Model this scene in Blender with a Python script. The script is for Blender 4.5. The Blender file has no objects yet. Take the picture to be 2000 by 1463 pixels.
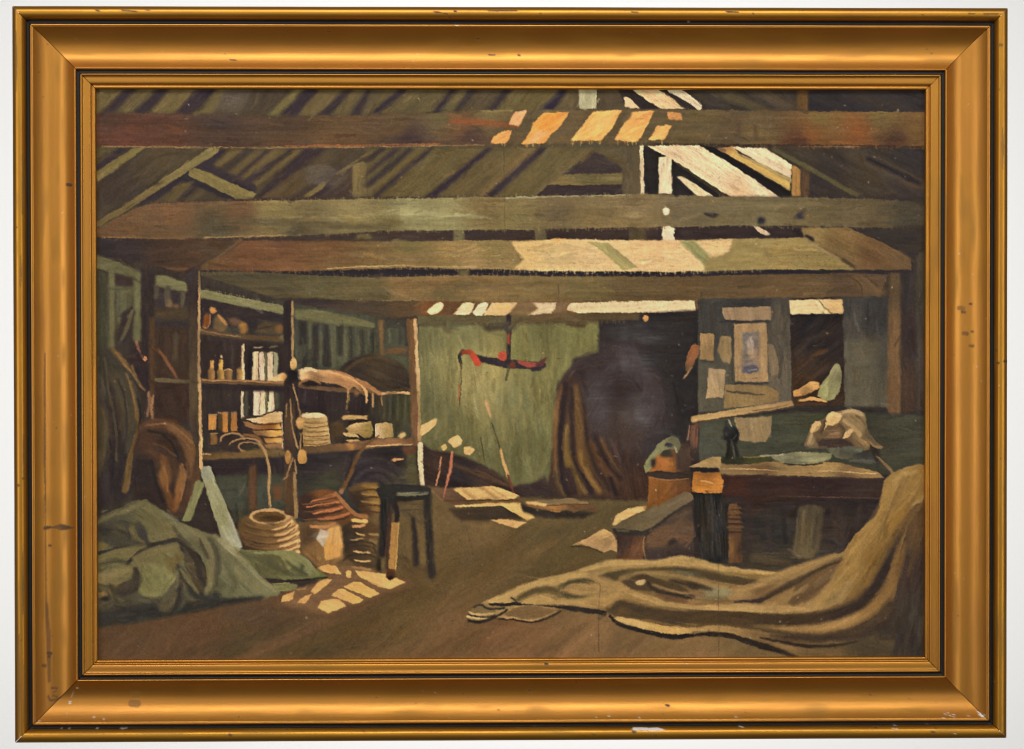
import math, random
import numpy as np

# ---------------------------------------------------------------------------
#  A small "oil painter": it lays brush marks of pigment on a sheet of canvas
#  (a colour grid, a paint-thickness grid and a grid saying which painted
#  figure each spot of pigment belongs to).  Canvas units: 1 unit = 0.6 mm.
# ---------------------------------------------------------------------------
U = 0.0006
OX, OY, SW, SH = 176, 160, 1648, 1144
rng = np.random.default_rng(7)
TAB = rng.random((256, 256)).astype(np.float32)

def vnoise(x, y, seed=0):
    x = np.asarray(x, np.float32) + 37.3 * seed; y = np.asarray(y, np.float32) + 17.9 * seed
    xi = np.floor(x); yi = np.floor(y)
    fx = x - xi; fy = y - yi
    fx = fx * fx * (3 - 2 * fx); fy = fy * fy * (3 - 2 * fy)
    x0 = xi.astype(np.int32) & 255; y0 = yi.astype(np.int32) & 255
    x1 = (x0 + 1) & 255; y1 = (y0 + 1) & 255
    a = TAB[y0, x0]; b = TAB[y0, x1]; c = TAB[y1, x0]; d = TAB[y1, x1]
    return (a + (b - a) * fx) * (1 - fy) + (c + (d - c) * fx) * fy

def box1(a, r, ax):
    if r < 1: return a
    n = 2 * r + 1
    pad = [(0, 0)] * a.ndim; pad[ax] = (r + 1, r)
    c = np.cumsum(np.pad(a, pad, mode='edge'), axis=ax, dtype=np.float64)
    hi = [slice(None)] * a.ndim; lo = [slice(None)] * a.ndim
    hi[ax] = slice(n, None); lo[ax] = slice(0, -n)
    return ((c[tuple(hi)] - c[tuple(lo)]) / n).astype(np.float32)

def blur(a, r):
    r = int(round(r))
    for _ in range(2):
        a = box1(box1(a, r, 0), r, 1)
    return a

def soft3(a):
    p = np.pad(a, 1, mode='edge')
    a = .25 * p[:-2, 1:-1] + .5 * p[1:-1, 1:-1] + .25 * p[2:, 1:-1]
    p = np.pad(a, ((0, 0), (1, 1)), mode='edge')
    return .25 * p[:, :-2] + .5 * p[:, 1:-1] + .25 * p[:, 2:]

def curve(pts, closed=True, n=6):
    P = np.array(pts, float); N = len(P); out = []
    rg = range(N) if closed else range(N - 1)
    for i in rg:
        if closed: a, b, c, d = P[(i - 1) % N], P[i], P[(i + 1) % N], P[(i + 2) % N]
        else: a, b, c, d = P[max(i - 1, 0)], P[i], P[i + 1], P[min(i + 2, N - 1)]
        for k in range(n):
            t = k / n
            out.append(.5 * (2 * b + (c - a) * t + (2 * a - 5 * b + 4 * c - d) * t * t + (3 * b - a - 3 * c + d) * t ** 3))
    if not closed: out.append(P[-1])
    return np.array(out)

def pig(c):
    # the painter's palette under its yellowed varnish: mid and light tones lose blue and some green
    r, g, b = [float(v) for v in c]
    L = .3 * r + .59 * g + .11 * b
    w = min(max((L - 52) / 45, 0), 1); w = w * w * (3 - 2 * w)
    n = min(max((b / max(r, 1) - .40) / .22, 0), 1)
    if g > r: g = r + (g - r) * .35; r += 1.5
    hi = min(max((L - 180) / 40, 0), 1)
    r *= 1 + .015 * w - .055 * hi; g *= 1 - .055 * w * (.35 + .65 * n) - .05 * hi; b *= 1 - .155 * w * n - .03 * hi
    if L < 52: r += 2; g += 1.5; b += .5
    if g >= .97 * r and L < 110: r += 3; b *= .91
    return (r, g, b)

def op_soft(k): return k.get('var', 1) != 0

class Sheet:
    def __init__(s, ox, oy, w, h, base, pal=None):
        s.pal = pal or pig
        s.ox, s.oy, s.w, s.h = ox, oy, w, h
        s.img = np.empty((h, w, 3), np.float32); s.img[:] = base
        s.lab = np.zeros((h, w), np.int16)
        s.thk = np.zeros((h, w), np.float32)
        s.names = ['']; s.n = 0
    def lid(s, L):
        if L not in s.names: s.names.append(L)
        return s.names.index(L)
    def window(s, x0, y0, x1, y1, pad):
        a = max(0, int(x0 - s.ox - pad)); b = min(s.w, int(x1 - s.ox + pad) + 2)
        c = max(0, int(y0 - s.oy - pad)); d = min(s.h, int(y1 - s.oy + pad) + 2)
        return a, b, c, d
    def put(s, m, win, col, op=1., ang=0., var=.07, L=None, imp=.35, rough=0., sl=26., ss=2.6):
        a, b, c, d = win
        s.n += 1; sd = s.n * 3.17
        yy, xx = np.mgrid[c:d, a:b].astype(np.float32)
        xx += s.ox; yy += s.oy
        ca, sa = math.cos(math.radians(ang)), math.sin(math.radians(ang))
        u = xx * ca + yy * sa; v = -xx * sa + yy * ca
        st = vnoise(u / sl, v / ss, sd) - .5
        st2 = vnoise(u / (sl * 2.2), v / (ss * 4.5), sd + 9) - .5
        if rough > 0:
            g = vnoise(xx / 2.3, yy / 2.3, sd + 5) - .5
            m = np.clip(m + (st * .9 + g * .8) * rough * (m > .02) * (1 - np.abs(2 * m - 1) * .55), 0, 1)
            m = np.clip((m - .5) * (1 + rough) + .5, 0, 1)
            thin = vnoise(u / 7, v / 1.7, sd + 31) * .6 + vnoise(xx / 1.6, yy / 1.6, sd + 33) * .4   # dry brush: the ground shows through
            m = m * (1 - np.clip((thin - .62) * 2.2, 0, .5) * min(rough * .9, .6))
        m = m * op
        if isinstance(col, list):
            num = 0; den = 0
            for (px, py, cc) in col:
                w = 1. / ((xx - px) ** 2 + (yy - py) ** 2 + 60.) ** 1.3
                num = num + w[..., None] * np.array(s.pal(cc), np.float32); den = den + w
            cc = num / den[..., None]
        else:
            cc = np.array(s.pal(col), np.float32)[None, None, :]
        k = (1 + var * (st * 1.5 + st2 * 1.6))
        hue = (vnoise(u / 40, v / 11, sd + 21) - .5) * var * 22
        cc = cc * k[..., None] + np.stack([hue, hue * .1, -hue], -1)
        s.img[c:d, a:b] = s.img[c:d, a:b] * (1 - m[..., None]) + cc * m[..., None]
        th = imp * (.55 + .9 * st + .5 * st2)
        s.thk[c:d, a:b] = s.thk[c:d, a:b] * (1 - m) + th * m
        if L is not None:
            s.lab[c:d, a:b][m > .42] = s.lid(L)
    def p(s, pts, col, blur_=1.0, sm=False, **k):
        P = curve(pts) if sm else np.array(pts, float)
        pad = 3 + 2 * blur_
        win = s.window(P[:, 0].min(), P[:, 1].min(), P[:, 0].max(), P[:, 1].max(), pad)
        a, b, c, d = win
        if b - a < 2 or d - c < 2: return
        D = np.zeros((d - c, b - a + 1), np.int32)
        X = P[:, 0] - s.ox - a; Y = P[:, 1] - s.oy - c
        n = len(P)
        for i in range(n):
            x0, y0, x1, y1 = X[i], Y[i], X[(i + 1) % n], Y[(i + 1) % n]
            if y0 == y1: continue
            if y0 > y1: x0, y0, x1, y1 = x1, y1, x0, y0
            r0 = max(0, math.ceil(y0 - .5)); r1 = min(d - c, math.ceil(y1 - .5))
            if r1 <= r0: continue
            rows = np.arange(r0, r1)
            xs = x0 + (rows + .5 - y0) * (x1 - x0) / (y1 - y0)
            D[rows, np.clip(np.ceil(xs - .5), 0, b - a).astype(int)] += 1
        m = (np.cumsum(D, 1)[:, :-1] & 1).astype(np.float32)
        m = blur(m, blur_) if blur_ >= 1.5 else soft3(m)
        s.put(m, win, col, **k)
    def st(s, pts, w, col, soft=1.6, sm=True, **k):
        soft = soft * 1.35 if op_soft(k) else soft
        P = curve(pts, False, 5) if (sm and len(pts) > 2) else np.array(pts, float)
        ws = np.interp(np.linspace(0, 1, len(P)), np.linspace(0, 1, len(w)), w) if isinstance(w, (list, tuple)) else np.full(len(P), float(w))
        pad = max(ws) / 2 + soft + 2
        win = s.window(P[:, 0].min(), P[:, 1].min(), P[:, 0].max(), P[:, 1].max(), pad)
        a, b, c, d = win
        if b - a < 2 or d - c < 2: return
        yy, xx = np.mgrid[c:d, a:b].astype(np.float32)
        xx += s.ox + .5; yy += s.oy + .5
        best = np.full(xx.shape, -1e9, np.float32)
        for i in range(len(P) - 1):
            x0, y0 = P[i]; x1, y1 = P[i + 1]
            dx, dy = x1 - x0, y1 - y0; q = dx * dx + dy * dy + 1e-9
            t = np.clip(((xx - x0) * dx + (yy - y0) * dy) / q, 0, 1)
            dist = np.hypot(xx - x0 - t * dx, yy - y0 - t * dy)
            best = np.maximum(best, (ws[i] + (ws[i + 1] - ws[i]) * t) / 2 - dist)
        m = np.clip(best / soft + .5, 0, 1)
        if 'ang' not in k:
            k['ang'] = math.degrees(math.atan2(P[-1][1] - P[0][1], P[-1][0] - P[0][0]))
        s.put(m, win, col, **k)
    def e(s, cx, cy, rx, ry, col, rot=0., **k):
        t = np.linspace(0, 2 * math.pi, 36, endpoint=False); r = math.radians(rot)
        x = rx * np.cos(t); y = ry * np.sin(t)
        s.p(np.stack([cx + x * math.cos(r) - y * math.sin(r), cy + x * math.sin(r) + y * math.cos(r)], 1), col, **k)
    def arc(s, cx, cy, rx, ry, t0, t1, w, col, **k):
        t = np.radians(np.linspace(t0, t1, 14))
        s.st(np.stack([cx + rx * np.cos(t), cy + ry * np.sin(t)], 1), w, col, sm=False, **k)

A = Sheet(OX, OY, SW, SH, (66, 54, 43))
p, st, e, arc = A.p, A.st, A.e, A.arc

def q4(x0, x1, yt, x2, x3, yb):          # board seen on the slant: top edge x0..x1, bottom edge x3..x2
    return [(x0, yt), (x1, yt), (x2, yb), (x3, yb)]

# ---- roof: top band -------------------------------------------------------
R = 'painted_roof'
p([(170, 150), (1830, 150), (1830, 470), (170, 470)], [(250, 200, (74, 62, 46)), (600, 340, (74, 62, 47)), (900, 200, (82, 70, 52)), (1100, 340, (84, 74, 54)), (1450, 200, (62, 53, 42)), (1700, 340, (62, 53, 42))], L=R, ang=-38)
def slat(x0, x1, yt, x2, x3, yb, c, **k):
    k.setdefault('blur_', 3); k.setdefault('ang', math.degrees(math.atan2(yb - yt, x3 - x0)))
    p(q4(x0, x1, yt, x2, x3, yb), c, L=R, **k)
LT, DK = (98, 88, 60), (57, 46, 47)
slat(188, 246, 172, 202, 186, 219, LT)
slat(247, 271, 172, 226, 202, 219, DK)
slat(271, 315, 172, 258, 226, 220, (90, 80, 56))
slat(313, 334, 172, 291, 262, 220, DK)
slat(337, 389, 172, 345, 294, 221, (104, 92, 62))
slat(388, 427, 172, 374, 342, 222, (58, 46, 48))
slat(427, 449, 172, 418, 390, 222, (99, 89, 60))
p([(440, 172), (500, 172), (470, 215), (420, 215)], (94, 86, 79), 9, L=R, op=.8)
slat(500, 575, 172, 522, 470, 226, (73, 61, 47))
slat(580, 600, 172, 544, 522, 226, (113, 105, 68))
slat(600, 630, 172, 580, 547, 226, (56, 46, 48))
slat(628, 680, 172, 623, 582, 226, (101, 89, 62))
slat(680, 696, 172, 644, 621, 226, DK)
slat(695, 726, 172, 688, 645, 226, (96, 85, 60))
slat(722, 742, 172, 706, 682, 226, DK)
slat(727, 752, 172, 725, 705, 224, (88, 77, 56))
slat(752, 782, 172, 742, 722, 222, (94, 84, 58)); slat(783, 804, 172, 742, 723, 222, (54, 44, 48))
slat(804, 882, 172, 838, 745, 222, (93, 83, 58))
slat(884, 899, 172, 857, 845, 221, DK)
slat(899, 920, 172, 885, 858, 221, (98, 90, 64))
slat(920, 936, 172, 892, 884, 221, (62, 51, 47))
slat(986, 1006, 172, 963, 951, 219, (56, 46, 46))
slat(1007, 1098, 172, 1057, 970, 218, (100, 90, 60))
slat(1098, 1114, 172, 1081, 1057, 218, (50, 41, 48))
slat(1114, 1132, 172, 1132, 1082, 218, (88, 77, 56))
p([(1130, 170), (1166, 170), (1166, 213), (1133, 213)], (172, 172, 142), L='painted_skylight', ang=90, rough=.5)
p([(1168, 172), (1215, 172), (1225, 214), (1168, 214)], (84, 72, 54), L=R)
p([(1205, 172), (1320, 172), (1400, 216), (1225, 216)], (56, 46, 41), L=R, ang=35)
p([(1219, 189), (1230, 191), (1252, 213), (1221, 211)], (236, 206, 166), L='painted_skylight', ang=38, rough=.5, imp=.9)
p([(1226, 170), (1284, 170), (1346, 213), (1290, 213)], (228, 198, 154), L='painted_skylight', ang=36, rough=.5, imp=.9)
p([(1284, 172), (1303, 172), (1360, 214), (1340, 213)], (62, 52, 44), 2, L=R, ang=36, rough=.9)
st([(1312, 174), (1340, 190), (1366, 209)], [16, 15, 12], (232, 217, 187), L='painted_skylight', rough=.5, imp=.9)
p([(1372, 172), (1560, 172), (1560, 217), (1384, 217)], (60, 51, 42), 2, L=R, ang=30)
p([(1384, 178), (1430, 178), (1512, 217), (1462, 217)], (80, 70, 50), 4, L=R, ang=28)
p([(1460, 178), (1500, 178), (1556, 205), (1556, 217), (1530, 217)], (79, 67, 52), 4, L=R, ang=28)
p([(1557, 172), (1579, 172), (1579, 217), (1557, 217)], (92, 67, 38), 2, L='painted_post#9', ang=90)
p([(1580, 172), (1820, 172), (1820, 219), (1580, 219)], (49, 43, 42), 2, L=R, ang=20)
p([(1640, 172), (1690, 172), (1800, 219), (1720, 219)], (60, 51, 44), 7, L=R, ang=25)

# ---- roof: band between the first two tie beams ---------------------------
slat(192, 240, 288, 192, 150, 322, (86, 76, 53))
slat(234, 256, 288, 192, 172, 335, DK)
p([(262, 289), (286, 289), (192, 356), (186, 338)], (116, 106, 68), L=R, ang=-36, rough=.4)
p([(287, 289), (402, 291), (192, 436), (186, 436), (186, 360)], [(330, 310, (78, 66, 48)), (220, 380, (66, 54, 45)), (230, 420, (74, 64, 50))], 2, L=R, ang=-36)
p([(430, 292), (450, 296), (330, 380), (275, 402), (255, 402)], (54, 45, 46), 2, L=R, ang=-36)
slat(447, 480, 293, 424, 413, 330, (101, 87, 58))
slat(480, 500, 293, 446, 428, 334, (64, 54, 46))
slat(500, 521, 293, 462, 444, 341, (98, 84, 58))
slat(521, 533, 293, 470, 460, 348, DK)
slat(531, 567, 293, 477, 464, 352, (104, 90, 60))
slat(567, 578, 293, 487, 474, 358, DK)
slat(577, 595, 293, 502, 490, 364, (101, 87, 58))
slat(596, 641, 291, 508, 497, 388, (58, 46, 46))
p([(640, 291), (725, 290), (690, 388), (600, 392), (508, 390)], [(570, 370, (88, 72, 50)), (650, 320, (78, 66, 50)), (650, 380, (70, 56, 47))], 2, L=R, ang=-42)
slat(663, 678, 322, 580, 560, 392, (66, 54, 46))
st([(632, 360), (592, 391)], 9, (112, 100, 65), L=R)
st([(642, 366), (610, 391)], 9, (58, 46, 46), 4, L=R)
st([(718, 301), (660, 340)], 5, (112, 100, 68), L=R, op=.7)
p([(596, 330), (650, 322), (668, 345), (640, 362), (600, 360)], (101, 93, 84), 9, L=R, op=.55, rough=.7, imp=1.6)
p([(640, 362), (675, 335), (690, 340), (655, 372)], (99, 91, 84), 6, L=R, op=.5, rough=.6)
st([(397, 322), (440, 345), (493, 369)], 17, (59, 49, 49), 5, L=R)
st([(357, 347), (410, 368), (470, 394)], 15, (53, 46, 46), 4, L=R)
slat(353, 374, 358, 344, 308, 396, (90, 78, 54)); slat(376, 388, 366, 355, 343, 398, DK)
slat(392, 404, 372, 374, 352, 398, (88, 76, 54)); slat(405, 425, 378, 405, 380, 398, (72, 60, 48))
p([(371, 333), (380, 329), (392, 331), (440, 352), (501, 379), (494, 390), (462, 390), (420, 368), (368, 343)], (123, 113, 74), L='painted_brace', ang=28, rough=.6)
st([(420, 293), (340, 344), (260, 397), (190, 439)], [17, 15, 13, 10], [(420, 295, (122, 113, 76)), (200, 435, (108, 94, 64))], L='painted_rafter', rough=.4)
p([(688, 324), (716, 314), (717, 394), (689, 394)], (117, 104, 70), L='painted_post#6', ang=88, rough=.4)
for (a, b, c_, d) in ((747, 758, 722, 706), (771, 787, 722, 700), (798, 815, 722, 690)):
    pass
slat(716, 850, 289, 742, 716, 390, (95, 84, 57))
slat(744, 759, 289, 722, 708, 316, DK); slat(770, 787, 289, 722, 712, 340, DK); slat(797, 815, 289, 722, 706, 366, (60, 50, 46))
slat(816, 838, 289, 730, 716, 384, (102, 91, 59))
slat(836, 851, 289, 738, 718, 390, (60, 49, 46))
slat(851, 951, 289, 828, 739, 389, (98, 87, 58))
slat(952, 968, 289, 852, 826, 389, (57, 46, 50))
slat(968, 1056, 289, 944, 852, 387, (100, 88, 60))
slat(1030, 1056, 291, 944, 930, 386, (118, 98, 64), op=.7)
slat(1055, 1073, 289, 968, 944, 386, (57, 47, 48))
slat(1073, 1165, 289, 1046, 968, 385, (97, 87, 59))
slat(1140, 1165, 292, 1052, 1035, 382, (110, 98, 70), op=.6)
p([(1160, 288), (1222, 288), (1220, 340), (1100, 342)], (90, 79, 57), 2, L=R)
p([(1163, 297), (1217, 329), (1218, 341), (1101, 342)], (64, 52, 47), 2, L=R)
p([(1103, 341), (1217, 338), (1217, 361), (1072, 362)], [(1150, 345, (102, 94, 65)), (1100, 360, (122, 107, 71))], L='painted_collar_beam', rough=.3)
p([(1072, 362), (1217, 361), (1217, 383), (1046, 383)], (61, 49, 45), L=R, rough=.3)
p([(1217, 286), (1252, 286), (1252, 384), (1216, 384)], (88, 77, 58), L='painted_post#7', ang=90)
p([(1252, 286), (1275, 288), (1310, 312), (1412, 386), (1256, 386)], (44, 39, 36), L=R)
p([(1249, 285), (1257, 285), (1259, 380), (1252, 380)], (222, 203, 168), L='painted_skylight', ang=90, rough=.7, imp=.8)
p([(1287, 307), (1300, 306), (1312, 310), (1313, 379), (1288, 379)], (238, 221, 187), L='painted_skylight', ang=90, rough=.4, imp=1.)
p([(1364, 284), (1402, 289), (1546, 370), (1546, 384), (1516, 386)], (40, 34, 31), 1, L=R, ang=32)
p([(1264, 285), (1365, 284), (1440, 328), (1524, 386), (1428, 386), (1330, 322)], [(1290, 295, (241, 209, 172)), (1350, 300, (240, 216, 180)), (1400, 350, (243, 214, 178)), (1450, 380, (234, 200, 158)), (1480, 360, (238, 222, 188))], L='painted_skylight', ang=36, rough=.5, imp=1.1, var=.09)
p([(1322, 346), (1328, 343), (1342, 350), (1394, 384), (1362, 384)], (230, 213, 174), L='painted_skylight', ang=34, rough=.5, imp=.8)
p([(1398, 290), (1432, 287), (1446, 304), (1544, 356), (1544, 374), (1470, 330)], [(1405, 290, (160, 115, 66)), (1440, 312, (190, 160, 90)), (1530, 360, (186, 156, 86))], L='painted_rafter#2', ang=29, rough=.3)
p([(1440, 300), (1450, 302), (1546, 350), (1546, 358)], (170, 152, 104), L='painted_rafter#2', ang=28)
p([(1431, 288), (1494, 290), (1520, 304), (1547, 322), (1545, 349), (1490, 322)], (239, 219, 184), L='painted_skylight', ang=28, rough=.5, imp=1.1)
p([(1547, 325), (1556, 325), (1564, 334), (1564, 384), (1547, 384)], (160, 121, 66), L='painted_post#8', ang=90, rough=.3)
p([(1564, 330), (1583, 335), (1583, 384), (1564, 384)], (84, 63, 45), 2, L='painted_post#8', ang=90)
p([(1500, 287), (1820, 290), (1820, 396), (1583, 388), (1583, 330)], [(1560, 310, (66, 55, 43)), (1600, 360, (54, 46, 42)), (1700, 350, (68, 57, 44)), (1790, 300, (50, 44, 42)), (1790, 370, (60, 50, 44))], 2, L=R, ang=27)
st([(1512, 291), (1600, 340), (1676, 383)], 9, (87, 81, 57), 3, L='painted_rafter#3')
st([(1665, 300), (1740, 335), (1815, 368)], 26, (76, 64, 50), 10, L=R, op=.8)
st([(1697, 311), (1795, 358)], 9, (45, 39, 40), 5, L=R)

# ---- tie beam 1 -----------------------------------------------------------
B = 'painted_tie_beam#1'
p([(186, 221), (400, 224), (560, 229), (720, 225), (850, 220), (940, 216), (1260, 214), (1400, 215), (1600, 218), (1812, 219), (1812, 290), (1540, 286), (1400, 282), (1260, 279), (1100, 281), (900, 284), (720, 286), (400, 290), (186, 285)],
  [(220, 235, (78, 56, 44)), (240, 270, (99, 62, 47)), (330, 270, (92, 62, 47)), (430, 240, (70, 56, 48)), (430, 270, (78, 58, 46)), (560, 245, (80, 63, 50)), (560, 275, (88, 66, 46)), (660, 250, (98, 77, 53)), (660, 275, (96, 70, 46)), (780, 240, (92, 74, 52)), (860, 230, (97, 87, 62)), (900, 240, (112, 80, 52)), (800, 268, (72, 55, 50)), (950, 225, (112, 100, 68)), (920, 270, (80, 60, 50)), (1060, 250, (98, 85, 62)), (1300, 250, (98, 85, 60)), (1380, 240, (100, 88, 61)), (1420, 262, (85, 68, 51)), (1480, 262, (108, 93, 62)), (1500, 235, (96, 80, 56)), (1600, 232, (112, 94, 54)), (1720, 230, (106, 90, 54)), (1590, 258, (120, 80, 44)), (1680, 258, (124, 78, 42)), (1790, 255, (108, 82, 46)), (1560, 278, (84, 55, 39)), (1750, 280, (78, 54, 40))], L=B, rough=.4, sl=60, var=.08)
st([(880, 236), (940, 240), (1010, 246)], [6, 14, 6], (134, 80, 46), 4, L=B, op=.8)
st([(1440, 240), (1440, 270)], 10, (80, 60, 46), 5, L=B, op=.7); st([(1476, 246), (1476, 272)], 8, (82, 62, 44), 5, L=B, op=.7)
p([(1380, 245), (1440, 240), (1450, 276), (1385, 276)], (100, 86, 62), 4, L=B, op=.6)
st([(200, 286), (420, 289), (640, 288), (945, 284)], 3, (146, 120, 80), L=B, rough=.8, op=.8)
st([(560, 286), (700, 284), (860, 282)], 2.5, (158, 92, 50), L=B, rough=1., op=.8)
st([(945, 218), (1000, 217)], 4, (136, 122, 82), L=B, rough=.7)
st([(1380, 284), (1560, 284), (1800, 288)], 3, (60, 42, 34), L=B, rough=.5)
st([(1560, 287), (1680, 288)], 1.6, (150, 120, 88), L=B, rough=1.)
for P_, c in (([(1006, 218), (1029, 216), (1024, 230), (1013, 247), (994, 243)], (222, 164, 110)), ([(977, 258), (1000, 254), (997, 268), (990, 281), (958, 281), (964, 268)], (228, 156, 82)),
              ([(1063, 221), (1112, 220), (1096, 246), (1078, 262), (1064, 280), (1019, 281), (1036, 258), (1042, 240)], (229, 156, 74)), ([(1158, 219), (1184, 217), (1214, 216), (1197, 250), (1176, 275), (1115, 275), (1138, 246)], (240, 176, 92)),
              ([(1234, 219), (1279, 217), (1262, 250), (1247, 277), (1200, 275), (1222, 236)], (234, 164, 86)), ([(1303, 218), (1330, 221), (1333, 236), (1306, 233)], (206, 146, 80)), ([(1284, 246), (1313, 245), (1299, 274), (1267, 275)], (226, 166, 90))):
    p(P_, c, L='painted_sun_patch#beam', ang=-30, rough=.5, imp=.9, var=.1)
p([(1066, 222), (1100, 222), (1070, 254), (1046, 250)], (221, 140, 54), 3, L=None, op=.6, ang=-30); p([(1050, 256), (1075, 258), (1050, 280), (1024, 280)], (236, 176, 116), 3, op=.7, ang=-30)
p([(1180, 222), (1205, 222), (1180, 255), (1150, 255)], (246, 190, 108), 4, op=.6, ang=-30)
st([(1229, 216), (1230, 226), (1218, 236)], 10, (104, 92, 68), 3, L=B)
st([(1225, 233), (1330, 233)], 1.3, (150, 100, 56), 1, op=.5)

# ---- tie beam 2 -----------------------------------------------------------
p([(186, 462), (230, 430), (300, 397), (560, 385), (1820, 385), (1820, 540), (186, 540)], [(300, 490, (72, 54, 42)), (230, 490, (54, 45, 44)), (700, 462, (70, 56, 46)), (1100, 458, (66, 52, 44)), (1500, 455, (58, 46, 42)), (1760, 480, (54, 46, 41))], 2, L=R)
B = 'painted_tie_beam#2'
p([(186, 450), (230, 425), (266, 407), (300, 398), (420, 394), (560, 392), (720, 389), (830, 388), (1000, 385), (1200, 381), (1260, 379), (1400, 385), (1540, 386), (1700, 389), (1812, 396), (1812, 447), (1624, 443), (1428, 441), (1343, 444), (1220, 445), (1023, 449), (745, 452), (580, 461), (364, 467), (186, 464)],
  [(220, 450, (104, 78, 53)), (340, 415, (110, 82, 57)), (470, 408, (106, 82, 58)), (330, 455, (102, 80, 56)), (420, 450, (82, 74, 56)), (530, 405, (130, 118, 80)), (560, 425, (126, 116, 80)), (580, 450, (90, 80, 60)), (700, 405, (137, 127, 90)), (800, 420, (148, 146, 108)), (870, 425, (142, 138, 100)), (760, 440, (116, 108, 74)), (950, 400, (120, 106, 74)), (1000, 425, (124, 114, 78)), (1100, 400, (104, 92, 70)), (1150, 425, (122, 108, 76)), (1240, 398, (104, 92, 68)), (1240, 420, (158, 140, 104)), (1240, 440, (112, 98, 66)), (1330, 400, (108, 98, 76)), (1400, 425, (112, 104, 80)), (1500, 405, (114, 106, 80)), (1550, 430, (108, 98, 72)), (1680, 415, (98, 88, 66)), (1780, 420, (72, 64, 50)), (1700, 440, (88, 76, 56))], L=B, rough=.5, sl=70, var=.075)
st([(745, 418), (800, 414), (880, 421), (950, 424)], [6, 14, 10, 4], (158, 160, 120), 4, L=B, rough=.7, op=.7)
st([(420, 437), (520, 434), (640, 440), (760, 446)], [4, 14, 14, 5], (92, 82, 60), 5, L=B, op=.7)
st([(400, 465), (560, 460)], 2.5, (150, 124, 84), L=B, rough=1.)
st([(990, 387), (1100, 384), (1230, 381)], 2.5, (150, 150, 120), L=B, rough=.8)
st([(200, 464), (360, 467)], 2, (140, 104, 60), L=B, rough=.6)
st([(948, 404), (950, 425)], 6, (92, 84, 58), 4, op=.5)
e(1302, 413, 7, 8, (242, 224, 196), L='painted_skylight', rough=.4, imp=1.2)
st([(1378, 418), (1394, 421), (1405, 421)], [6, 8, 3], (52, 46, 42), 3, rough=.6, L='painted_bolt_hole'); e(1487, 431, 8, 7, (48, 44, 46), blur_=2, L='painted_bolt_hole'); e(1564, 422, 9, 6, (56, 50, 54), blur_=2, L='painted_bolt_hole')

# gap under beam 2
p([(697, 459), (722, 458), (727, 467), (697, 467)], (112, 104, 70), 1.5, L='painted_post#6')
p([(886, 450), (908, 450), (908, 471), (886, 471)], (110, 104, 77), L='painted_post#3', ang=90)
p([(1045, 449), (1067, 449), (1067, 470), (1045, 470)], (104, 95, 72), L='painted_post#4', ang=90)
p([(1229, 446), (1262, 446), (1262, 470), (1229, 470)], (84, 72, 52), L='painted_post#7', ang=90)
p([(1295, 444), (1307, 442), (1319, 446), (1317, 460), (1320, 470), (1296, 470), (1293, 456)], (232, 215, 186), L='painted_skylight', rough=.4, imp=1.2)
p([(1471, 441), (1483, 443), (1497, 452), (1506, 460), (1496, 461), (1480, 452)], (212, 192, 164), L='painted_skylight', ang=35, rough=.8, imp=1.)
p([(1540, 442), (1570, 446), (1600, 466), (1585, 476), (1560, 466)], (46, 38, 36), 3, L=R)

# ---- tie beam 3 (with broad sunlight) -------------------------------------
p([(186, 466), (465, 470), (392, 525), (420, 560), (186, 530)], [(250, 490, (56, 46, 44)), (330, 500, (72, 54, 42)), (420, 480, (80, 62, 46)), (350, 520, (76, 56, 42)), (200, 500, (52, 44, 42))], 2, L=R)
st([(320, 524), (370, 527)], 4, (116, 80, 50), 3, L=R, op=.8)
st([(470, 470), (430, 500), (396, 524)], 8, (98, 79, 57), 4, L='painted_rafter#4')
B = 'painted_tie_beam#3'
p([(480, 470), (580, 471), (770, 472), (940, 470), (1000, 470), (1104, 468), (1340, 470), (1445, 467), (1571, 465), (1668, 524), (1667, 529), (1495, 528), (1320, 532), (1200, 531), (1063, 530), (940, 526), (806, 523), (673, 528), (580, 531), (396, 529), (420, 510)],
  [(420, 520, (104, 76, 50)), (500, 500, (110, 76, 50)), (560, 485, (100, 70, 48)), (560, 515, (116, 82, 52)), (640, 482, (106, 76, 48)), (650, 515, (122, 96, 62)), (740, 490, (120, 100, 66)), (800, 480, (116, 106, 68)), (800, 510, (132, 110, 72)), (900, 500, (140, 120, 78)), (960, 490, (126, 112, 72)), (990, 515, (140, 122, 82)), (930, 520, (158, 134, 92)), (1450, 490, (146, 130, 86)), (1550, 500, (150, 132, 84)), (1640, 522, (140, 124, 78)), (1430, 520, (142, 130, 84))], L=B, rough=.5, sl=70, var=.08)
st([(640, 525), (760, 520), (930, 522)], 3, (170, 150, 105), L=B, rough=1.)
for x in range(850, 960, 9):
    st([(x, 485 + (x * 7) % 30), (x + 20, 482 + (x * 7) % 30)], 2, (176, 148, 98), L=B, rough=.8, op=.6)
S_ = 'painted_sun_patch#wide'
p([(997, 472), (1110, 468), (1340, 470), (1432, 468), (1424, 492), (1400, 504), (1380, 503), (1378, 528), (1320, 532), (1200, 530), (1063, 530), (1000, 526), (1026, 506), (1008, 488)],
  [(1030, 485, (218, 188, 128)), (1080, 515, (208, 185, 136)), (1150, 500, (214, 188, 142)), (1270, 480, (222, 188, 142)), (1280, 515, (220, 192, 146)), (1360, 520, (222, 194, 148)), (1400, 485, (220, 192, 144))], 1.5, L=S_, rough=.6, imp=.8, sl=60, var=.05)
p([(1147, 473), (1186, 474), (1215, 496), (1247, 523), (1216, 527), (1176, 491)], (160, 152, 106), 1, L=B, ang=38)
p([(1326, 470), (1357, 470), (1374, 488), (1388, 503), (1378, 526), (1372, 515)], (140, 140, 98), 1.5, L=B, ang=40)
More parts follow.
